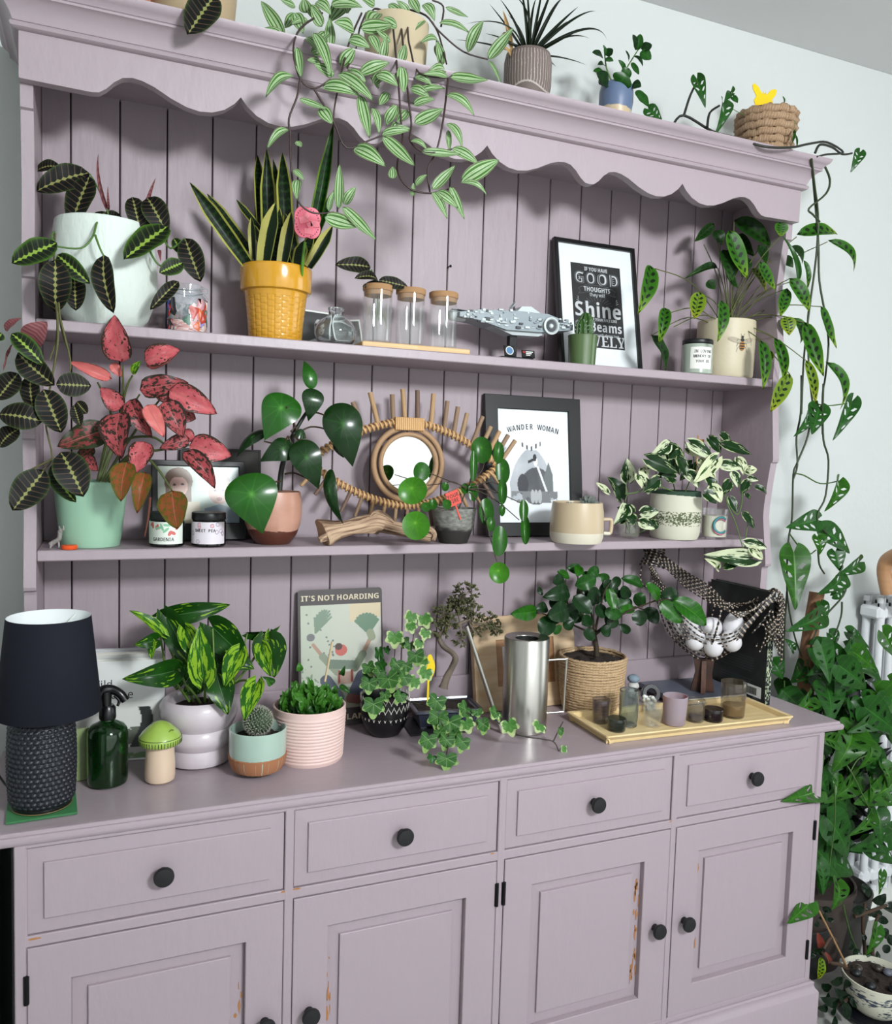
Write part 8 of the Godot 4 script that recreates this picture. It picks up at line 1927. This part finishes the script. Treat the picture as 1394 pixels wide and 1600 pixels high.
# a box with chamfered edges, from lo to hi
func box(lo: Vector3, hi: Vector3, c := 0.0015) -> Shape:
	var s := Shape.new()
	var m := (lo + hi) / 2.0
	var h := (hi - lo) / 2.0
	c = minf(c, minf(h.x, minf(h.y, h.z)) * 0.6)
	var k := func(x, y, z, axis): # corner vertex that belongs to the face across axis
		var p := Vector3(x * (h.x - c), y * (h.y - c), z * (h.z - c))
		p[axis] = [x, y, z][axis] * h[axis]
		return m + p
	for ax in 3:
		for sg in [-1.0, 1.0]:
			var nn := Vector3.ZERO
			nn[ax] = sg
			var q := []
			for e in [[-1.0, -1.0], [1.0, -1.0], [1.0, 1.0], [-1.0, 1.0]]:
				var w := Vector3.ZERO
				w[ax] = sg; w[(ax + 1) % 3] = e[0]; w[(ax + 2) % 3] = e[1]
				q.append(k.call(w.x, w.y, w.z, ax))
			s.face(q, nn, [Vector2(0, 1), Vector2(0, 0), Vector2(1, 0), Vector2(1, 1)] if ax == 0 else [Vector2(0, 1), Vector2(1, 1), Vector2(1, 0), Vector2(0, 0)])
	for ax in 3:
		var b1: int = (ax + 1) % 3
		var b2: int = (ax + 2) % 3
		for s1 in [-1.0, 1.0]:
			for s2 in [-1.0, 1.0]:
				var q2 := []
				for e in [[-1.0, b1], [1.0, b1], [1.0, b2], [-1.0, b2]]:
					var w := Vector3.ZERO
					w[ax] = e[0]; w[b1] = s1; w[b2] = s2
					q2.append(k.call(w.x, w.y, w.z, e[1]))
				var nn := Vector3.ZERO
				nn[b1] = s1; nn[b2] = s2
				s.face(q2, nn.normalized())
	for x in [-1.0, 1.0]:
		for y in [-1.0, 1.0]:
			for z in [-1.0, 1.0]:
				s.face([k.call(x, y, z, 0), k.call(x, y, z, 1), k.call(x, y, z, 2)], Vector3(x, y, z).normalized())
	return s

# a profile of (radius, height) turned round the y axis; corners sharper than crease stay sharp
func lathe(pr: Array, seg := 40, crease := 38.0, ripple = null) -> Shape:
	var s := Shape.new()
	var k := pr.size()
	var sn := []
	var y_lo := 1e9
	var y_hi := -1e9
	for e in pr:
		y_lo = minf(y_lo, e.y); y_hi = maxf(y_hi, e.y)
	for i in k - 1:
		var d: Vector2 = pr[i + 1] - pr[i]
		sn.append(Vector2(d.y, -d.x).normalized())
	for i in k - 1:
		if pr[i].is_equal_approx(pr[i + 1]):
			continue
		var ns := []
		for e in 2:
			var j: int = i - 1 if e == 0 else i + 1
			var q: Vector2 = sn[i]
			if j >= 0 and j < k - 1 and rad_to_deg(absf(sn[i].angle_to(sn[j]))) < crease:
				q = (sn[i] + sn[j]).normalized()
			ns.append(q)
		var at0 := s.v.size()
		for e in 2:
			for a in seg + 1:
				var th := TAU * a / seg
				var r: float = pr[i + e].x
				var y: float = pr[i + e].y
				if ripple != null:
					r = ripple.call(r, y, th)
				s.add(Vector3(r * sin(th), y, r * cos(th)), Vector3(ns[e].x * sin(th), ns[e].y, ns[e].x * cos(th)), Vector2(float(a) / seg, 1.0 - (pr[i + e].y - y_lo) / maxf(y_hi - y_lo, 1e-6)))
		for a in seg:
			var p := at0 + a
			var o := at0 + seg + 1 + a
			s.tri(p, p + 1, o + 1)
			s.tri(p, o + 1, o)
	return s

# the surface of f(u, v) with u, v in 0..1; normals by differences
func surf(f: Callable, nu: int, nv: int, flip := false) -> Shape:
	var s := Shape.new()
	var e := 0.002
	for j in nv + 1:
		for i in nu + 1:
			var u := float(i) / nu
			var w := float(j) / nv
			var du: Vector3 = f.call(u + e, w) - f.call(u - e, w)
			var dv: Vector3 = f.call(u, clampf(w + e, 0, 1)) - f.call(u, clampf(w - e, 0, 1))
			var nn := du.cross(dv).normalized()
			s.add(f.call(u, w), -nn if flip else nn, Vector2(u, w))
	for j in nv:
		for i in nu:
			var a := j * (nu + 1) + i
			s.tri(a, a + 1, a + nu + 2)
			s.tri(a, a + nu + 2, a + nu + 1)
	return s

func smooth(pts: Array, per := 5) -> Array:
	if pts.size() < 3:
		return pts
	var out := []
	for i in pts.size() - 1:
		var p0: Vector3 = pts[maxi(i - 1, 0)]
		var p3: Vector3 = pts[mini(i + 2, pts.size() - 1)]
		for j in per:
			out.append(pts[i].cubic_interpolate(pts[i + 1], p0, p3, float(j) / per))
	out.append(pts[-1])
	return out

# a tube through points; r0 to r1; closed ends
func tube(pts: Array, r0: float, r1 := -1.0, sides := 7, bump = null) -> Shape:
	var s := Shape.new()
	if r1 < 0.0:
		r1 = r0
	var k := pts.size()
	var up := Vector3.ZERO
	for i in k:
		var d: Vector3 = (pts[mini(i + 1, k - 1)] - pts[maxi(i - 1, 0)]).normalized()
		if d == Vector3.ZERO:
			d = Vector3.UP
		if up == Vector3.ZERO:
			up = d.cross(Vector3.RIGHT if absf(d.x) < 0.9 else Vector3.UP).normalized()
		else:
			up = (up - d * up.dot(d)).normalized()
		var sd := d.cross(up)
		var r := lerpf(r0, r1, float(i) / maxi(k - 1, 1))
		for a in sides + 1:
			var th := TAU * a / sides
			var o := up * cos(th) + sd * sin(th)
			var rr: float = r * (bump.call(float(i) / (k - 1), th) if bump != null else 1.0)
			s.add(pts[i] + o * rr, o, Vector2(float(a) / sides, float(i) / maxi(k - 1, 1)))
	for i in k - 1:
		for a in sides:
			var p := i * (sides + 1) + a
			s.tri(p, p + 1, p + sides + 2)
			s.tri(p, p + sides + 2, p + sides + 1)
	for e in 2:
		var i0: int = 0 if e == 0 else (k - 1) * (sides + 1)
		var dd: Vector3 = (pts[0] - pts[1]) if e == 0 else (pts[k - 1] - pts[k - 2])
		var ring := []
		for a in sides:
			ring.append(s.v[i0 + a])
		s.face(ring, dd.normalized())
	return s

# a polygon in x, y given depth along z (front at z1), straight sides
func slab(poly: PackedVector2Array, z0: float, z1: float, crease := 30.0) -> Shape:
	var s := Shape.new()
	var tr := Geometry2D.triangulate_polygon(poly)
	var lo := poly[0]
	var hi := poly[0]
	for p in poly:
		lo = lo.min(p); hi = hi.max(p)
	for e in 2:
		var b := s.v.size()
		for p in poly:
			s.add(Vector3(p.x, p.y, z1 if e == 0 else z0), Vector3(0, 0, 1 if e == 0 else -1), Vector2((p.x - lo.x) / (hi.x - lo.x), (hi.y - p.y) / (hi.y - lo.y)))
		for i in range(0, tr.size(), 3):
			s.tri(b + tr[i], b + tr[i + 1], b + tr[i + 2])
	var k := poly.size()
	var area := 0.0
	for i in k:
		area += poly[i].cross(poly[(i + 1) % k])
	var sg := 1.0 if area > 0.0 else -1.0
	var en := []
	for i in k:
		var d := poly[(i + 1) % k] - poly[i]
		en.append(Vector2(d.y, -d.x).normalized() * sg)
	for i in k:
		var q := []
		for e in 2:
			var j := (i - 1 + k) % k if e == 0 else (i + 1) % k
			q.append((en[i] + en[j]).normalized() if rad_to_deg(absf(en[i].angle_to(en[j]))) < crease else en[i])
		var b := s.v.size()
		for e in 2:
			var p := poly[(i + e) % k]
			var nn := Vector3(q[e].x, q[e].y, 0)
			s.add(Vector3(p.x, p.y, z0), nn); s.add(Vector3(p.x, p.y, z1), nn)
		s.tri(b, b + 1, b + 3)
		s.tri(b, b + 3, b + 2)
	return s

# a flat ring between two rectangles (a frame), front at z1
func ring(o0: Vector2, o1: Vector2, i0: Vector2, i1: Vector2, z0: float, z1: float) -> Shape:
	var s := Shape.new()
	var c := 0.0012
	var loops := []
	for e in [[o0, o1, 0.0, z0], [o0, o1, 0.0, z1 - c], [o0, o1, c, z1], [i0, i1, -c, z1], [i0, i1, 0.0, z1 - c], [i0, i1, 0.0, z0]]:
		var a: Vector2 = e[0] + Vector2(e[2], e[2])
		var b: Vector2 = e[1] - Vector2(e[2], e[2])
		loops.append([Vector3(a.x, a.y, e[3]), Vector3(b.x, a.y, e[3]), Vector3(b.x, b.y, e[3]), Vector3(a.x, b.y, e[3])])
	for l in 5:
		for i in 4:
			var j := (i + 1) % 4
			var mid: Vector3 = (loops[l][i] + loops[l][j]) / 2.0
			var g: Vector3 = (loops[l][j] - loops[l][i]).cross(loops[l + 1][i] - loops[l][i]).normalized()
			var want := Vector3(0, 0, 1)
			if l == 0 or l == 4:
				var cc := Vector3((o0.x + o1.x) / 2, (o0.y + o1.y) / 2, mid.z)
				want = (mid - cc) * (1.0 if l == 0 else -1.0)
			if g.dot(want) < 0:
				g = -g
			s.face([loops[l][i], loops[l][j], loops[l + 1][j], loops[l + 1][i]], g)
	return s

# a profile of (outward, height) run round the left, front and right of a rectangle, closed above and below
func moulded(pr: Array, x0: float, x1: float, z0: float, z1: float, crease := 35.0) -> Shape:
	var s := Shape.new()
	var k := pr.size()
	var sn := []
	for i in k - 1:
		var d: Vector2 = pr[i + 1] - pr[i]
		sn.append(Vector2(-d.y, d.x).normalized())
	var loop := func(p: Vector2) -> Array:
		return [Vector3(x0 - p.x, p.y, z0), Vector3(x0 - p.x, p.y, z1 + p.x), Vector3(x1 + p.x, p.y, z1 + p.x), Vector3(x1 + p.x, p.y, z0)]
	var dirs := [Vector3(-1, 0, 0), Vector3(0, 0, 1), Vector3(1, 0, 0)]
	for i in k - 1:
		var ns := []
		for e in 2:
			var j: int = i - 1 if e == 0 else i + 1
			var q: Vector2 = sn[i]
			if j >= 0 and j < k - 1 and rad_to_deg(absf(sn[i].angle_to(sn[j]))) < crease:
				q = (sn[i] + sn[j]).normalized()
			ns.append(q)
		var a: Array = loop.call(pr[i])
		var b: Array = loop.call(pr[i + 1])
		for e in 3:
			var d: Vector3 = dirs[e]
			var n0: Vector3 = d * ns[0].x + Vector3.UP * ns[0].y
			var n1: Vector3 = d * ns[1].x + Vector3.UP * ns[1].y
			var c := s.v.size()
			s.add(a[e], n0); s.add(a[e + 1], n0); s.add(b[e + 1], n1); s.add(b[e], n1)
			s.tri(c, c + 1, c + 2); s.tri(c, c + 2, c + 3)
	var back := []
	for p in pr:
		back.append(Vector3(x0 - p.x, p.y, z0))
	s.face(loop.call(pr[0]), Vector3.UP if pr[0].y > pr[-1].y else Vector3.DOWN)
	s.face(loop.call(pr[-1]), Vector3.DOWN if pr[0].y > pr[-1].y else Vector3.UP)
	return s

# ---------------------------------------------------------------- things and parts
var used := {}
func numbered(called: String) -> String:
	var k: int = used.get(called, -1) + 1
	used[called] = k
	return called if k == 0 else "%s_%03d" % [called, k]

func tag(o: Node3D, label: String, category: String, group := "") -> Node3D:
	o.set_meta("label", label)
	o.set_meta("category", category)
	if group:
		o.set_meta("group", group)
	return o

func thing(called: String, label: String, category: String, where := Vector3.ZERO, turn := 0.0, group := "") -> Node3D:
	var o := Node3D.new()
	o.name = numbered(called)
	add_child(o)
	o.position = where
	o.rotation.y = turn
	return tag(o, label, category, group)

func part(called: String, s, m: Material, parent: Node = self, label := "") -> MeshInstance3D:
	var o := MeshInstance3D.new()
	o.name = numbered(called) if parent == self else called
	o.mesh = s.mesh() if s is Shape else s
	o.material_override = m
	parent.add_child(o, true)
	if label:
		o.set_meta("label", label)
	return o

func struct(called: String, s, m: Material) -> MeshInstance3D:
	var o := part(called, s, m)
	o.set_meta("kind", "structure")
	return o

# ---------------------------------------------------------------- materials
func mat(c: Color, rough := 0.6, metal := 0.0) -> StandardMaterial3D:
	var m := StandardMaterial3D.new()
	m.albedo_color = c
	m.roughness = rough
	m.metallic = metal
	return m

var noises := {}
func noise(freq: float, seed_ := 1, oct := 3, size := 256, ramp: Gradient = null, type := FastNoiseLite.TYPE_SIMPLEX_SMOOTH) -> NoiseTexture2D:
	var key := [freq, seed_, oct, size]
	if ramp == null and noises.has(key):
		return noises[key]
	var f := FastNoiseLite.new()
	f.seed = seed_; f.frequency = freq; f.fractal_octaves = oct; f.noise_type = type
	var t := NoiseTexture2D.new()
	t.width = size; t.height = size; t.seamless = true; t.noise = f
	if ramp:
		t.color_ramp = ramp
	else:
		noises[key] = t
	return t

func ramp(cols: Array) -> Gradient:
	var g := Gradient.new()
	var o := PackedFloat32Array()
	var c := PackedColorArray()
	for e in cols:
		o.append(e[0]); c.append(e[1])
	g.offsets = o; g.colors = c
	return g

# relief from a height texture, laid from three sides
func relief(m: StandardMaterial3D, t: Texture2D, cm: float, sc: Vector3) -> StandardMaterial3D:
	m.heightmap_enabled = true
	m.heightmap_texture = t
	m.heightmap_scale = cm
	m.uv1_triplanar = true
	m.uv1_scale = sc
	return m

func glass(c: Color, alpha := 0.04, rough := 0.02) -> StandardMaterial3D:
	var m := mat(Color(c.r, c.g, c.b, alpha), rough)
	m.transparency = BaseMaterial3D.TRANSPARENCY_ALPHA
	m.metallic_specular = 0.5
	return m

func painted(w: int, h: int, f: Callable) -> ImageTexture:
	var im := Image.create(w, h, false, Image.FORMAT_RGB8)
	for y in h:
		for x in w:
			im.set_pixel(x, y, f.call((x + 0.5) / w, (y + 0.5) / h))
	return ImageTexture.create_from_image(im)

func hash2(x: float, y: float) -> float:
	return fposmod(sin(x * 127.1 + y * 311.7) * 43758.5453, 1.0)

var nz := FastNoiseLite.new()
func nn(x: float, y: float, f := 1.0, o := 0.0) -> float: # smooth noise in about -1..1
	return nz.get_noise_3d(x * f * 100.0, y * f * 100.0, o * 37.0)

func sm(a: float, b: float, x: float) -> float:
	return smoothstep(a, b, x)

func leaf_mat(t: Texture2D, rough := 0.45, back := 0.25) -> StandardMaterial3D:
	var m := mat(Color.WHITE, rough)
	m.albedo_texture = t
	m.backlight_enabled = true
	m.backlight = Color(back, back, back)
	m.metallic_specular = 0.3
	return m

# ---------------------------------------------------------------- leaves
# outline widths: (t, half width); a unit leaf grows along +y from 0 to 1, is 1 wide, and shows its face to +z
func strip_leaf(wide: Callable, bend := 0.15, fold := 0.12, wave := 0.0, nu := 6, nv := 12, holes = null, slant := 0.0, lobe := 0.0) -> Shape:
	var f := func(u: float, v: float) -> Vector3:
		var q := (u - 0.5) * 2.0
		var vv := v + absf(q) * slant * sin(PI * clampf(v, 0, 1)) - absf(q) * lobe * exp(-7.0 * v)
		var w: float = wide.call(clampf(v, 0.0, 1.0)) * 0.5
		var z := -bend * (v - 0.45) * (v - 0.45) * 2.0 + bend * 0.4 + fold * absf(q) * w * 2.0 * 0.5 + wave * sin(v * 14.0 + (q + 1.0) * 1.3) * absf(q) * 0.1
		return Vector3(q * w, vv, z)
	if holes == null:
		return surf(f, nu, nv)
	var s := surf(f, nu, nv)
	var keep := PackedInt32Array()
	for j in nv:
		for i in nu:
			if not holes.call((i + 0.5) / nu, (j + 0.5) / nv):
				var b := (j * nu + i) * 6
				keep.append_array(s.ix.slice(b, b + 6))
	s.ix = keep
	return s

# a leaf given by its outline round the stalk: r(angle), angle 0 towards the tip
func fan_leaf(r: Callable, cup := 0.1, bend := 0.1, na := 40, nr := 5, crinkle := 0.0) -> Shape:
	var f := func(u: float, v: float) -> Vector3:
		var th := (u - 0.5) * TAU
		var d: float = r.call(th) * v
		var x := sin(th) * d
		var y := cos(th) * d
		return Vector3(x, y, cup * d * d - bend * y * y + crinkle * sin(th * 6.0) * d * 0.3)
	var s := surf(f, na, nr)
	var lo := Vector2(1e9, 1e9)
	var hi := -lo
	for p in s.v:
		lo = lo.min(Vector2(p.x, p.y)); hi = hi.max(Vector2(p.x, p.y))
	var k := Vector3(1.0 / (hi.x - lo.x), 1.0 / (hi.y - lo.y), 1.0 / (hi.y - lo.y))
	for i in s.v.size():
		s.v[i] = Vector3((s.v[i].x - (lo.x + hi.x) / 2.0) * k.x, (s.v[i].y - lo.y) * k.y, s.v[i].z * k.z)
		s.t[i] = Vector2(s.v[i].x + 0.5, s.v[i].y)
		s.n[i] = (s.n[i] / k).normalized() if s.n[i].length() > 0.5 else Vector3(0, 0, 1)
		if s.n[i].z < 0:
			s.n[i] = -s.n[i]
	return s

func leaf_at(p: Node3D, m: Mesh, mt: Material, b: Vector3, t: Vector3, w: float, roll: float, called := "leaf") -> MeshInstance3D:
	var y := t - b
	var l := y.length()
	var face := Vector3(-0.25, 0.25, 1.0)
	var z := face - y * (face.dot(y) / (l * l))
	if z.length() < 0.05:
		z = Vector3.UP - y * (y.y / (l * l))
	z = z.normalized()
	var x := (y / l).cross(z)
	z = z.rotated(y / l, roll); x = x.rotated(y / l, roll)
	var o := MeshInstance3D.new()
	o.name = called
	o.mesh = m
	o.material_override = mt
	o.transform = Transform3D(Basis(x * w, y, z * l), b - p.position)
	p.add_child(o, true)
	return o

# rows of millimetres: base x y z, tip x y z, width, roll in degrees
func leaves(p: Node3D, ms: Array, mts: Array, rows: Array, called := "leaf"):
	for i in rows.size():
		var r: Array = rows[i]
		var q: int = r[8] if r.size() > 8 else i
		leaf_at(p, ms[i % ms.size()], mts[q % mts.size()], Vector3(r[0], r[1], r[2]) / 1000.0, Vector3(r[3], r[4], r[5]) / 1000.0, r[6] / 1000.0, deg_to_rad(r[7]), called)

# a stem through points given in millimetres
func stem(p: Node3D, m: Material, pts: Array, r0: float, r1 := -1.0, called := "stem", sides := 6) -> MeshInstance3D:
	var q := []
	for e in pts:
		q.append(Vector3(e[0], e[1], e[2]) / 1000.0 - p.position)
	return part(called, tube(smooth(q, 4), r0, r1, sides), m, p)

# stalks that rise from one spot and arch over to each leaf's base
func stalks(p: Node3D, m: Material, hub: Vector3, rows: Array, r := 0.0012, lift := 0.25, spread := 0.015):
	for i in rows.size():
		var e := Vector3(rows[i][0], rows[i][1], rows[i][2]) / 1000.0
		var h := hub + Vector3(hash2(i, 1) - 0.5, 0, hash2(i, 2) - 0.5) * spread * 2.0
		var c := (h + e) / 2.0 + Vector3.UP * (e - h).length() * lift
		part("stalk", tube(smooth([h - p.position, c - p.position, e - p.position], 5), r * 1.2, r, 5), m, p)

func earth(p: Node3D, y: float, r: float, c := Color(0.16, 0.12, 0.1)):
	var f := func(u: float, v: float) -> Vector3:
		return Vector3(sin(u * TAU) * v * r, y + nn(sin(u * TAU) * v, cos(u * TAU) * v, 0.06) * 0.008, cos(u * TAU) * v * r)
	part("soil", surf(f, 28, 8, true), mat(c, 0.95), p)

# lettering as thin raised print, centred on its own origin, in the plane z = 0 facing +z
func words(text: String, high: float, m: Material, parent: Node, x: Transform3D, font := "Droid Sans", bold := false, squeeze := 1.0) -> MeshInstance3D:
	var t := TextMesh.new()
	var f := SystemFont.new()
	f.font_names = PackedStringArray([font])
	f.font_weight = 700 if bold else 400
	t.font = f
	t.text = text
	t.font_size = 32
	t.pixel_size = high / 23.0
	t.depth = 0.0006
	t.curve_step = 1.0
	var o := part("lettering", t, m, parent)
	o.transform = x * Transform3D(Basis.from_scale(Vector3(squeeze, 1, 1)), Vector3.ZERO)
	return o

# lettering that follows a round jar of radius r at height y, centred on the angle mid
func curved_words(text: String, high: float, m: Material, parent: Node, r: float, y: float, mid: float, squeeze := 1.0):
	for i in text.length():
		if text[i] == " ":
			continue
		var th := mid + (i - (text.length() - 1) / 2.0) * high * 0.86 * squeeze / r
		words(text[i], high, m, parent, Transform3D(Basis(Vector3.UP, th), Vector3(sin(th) * r, y, cos(th) * r)), "Droid Sans", true, squeeze)
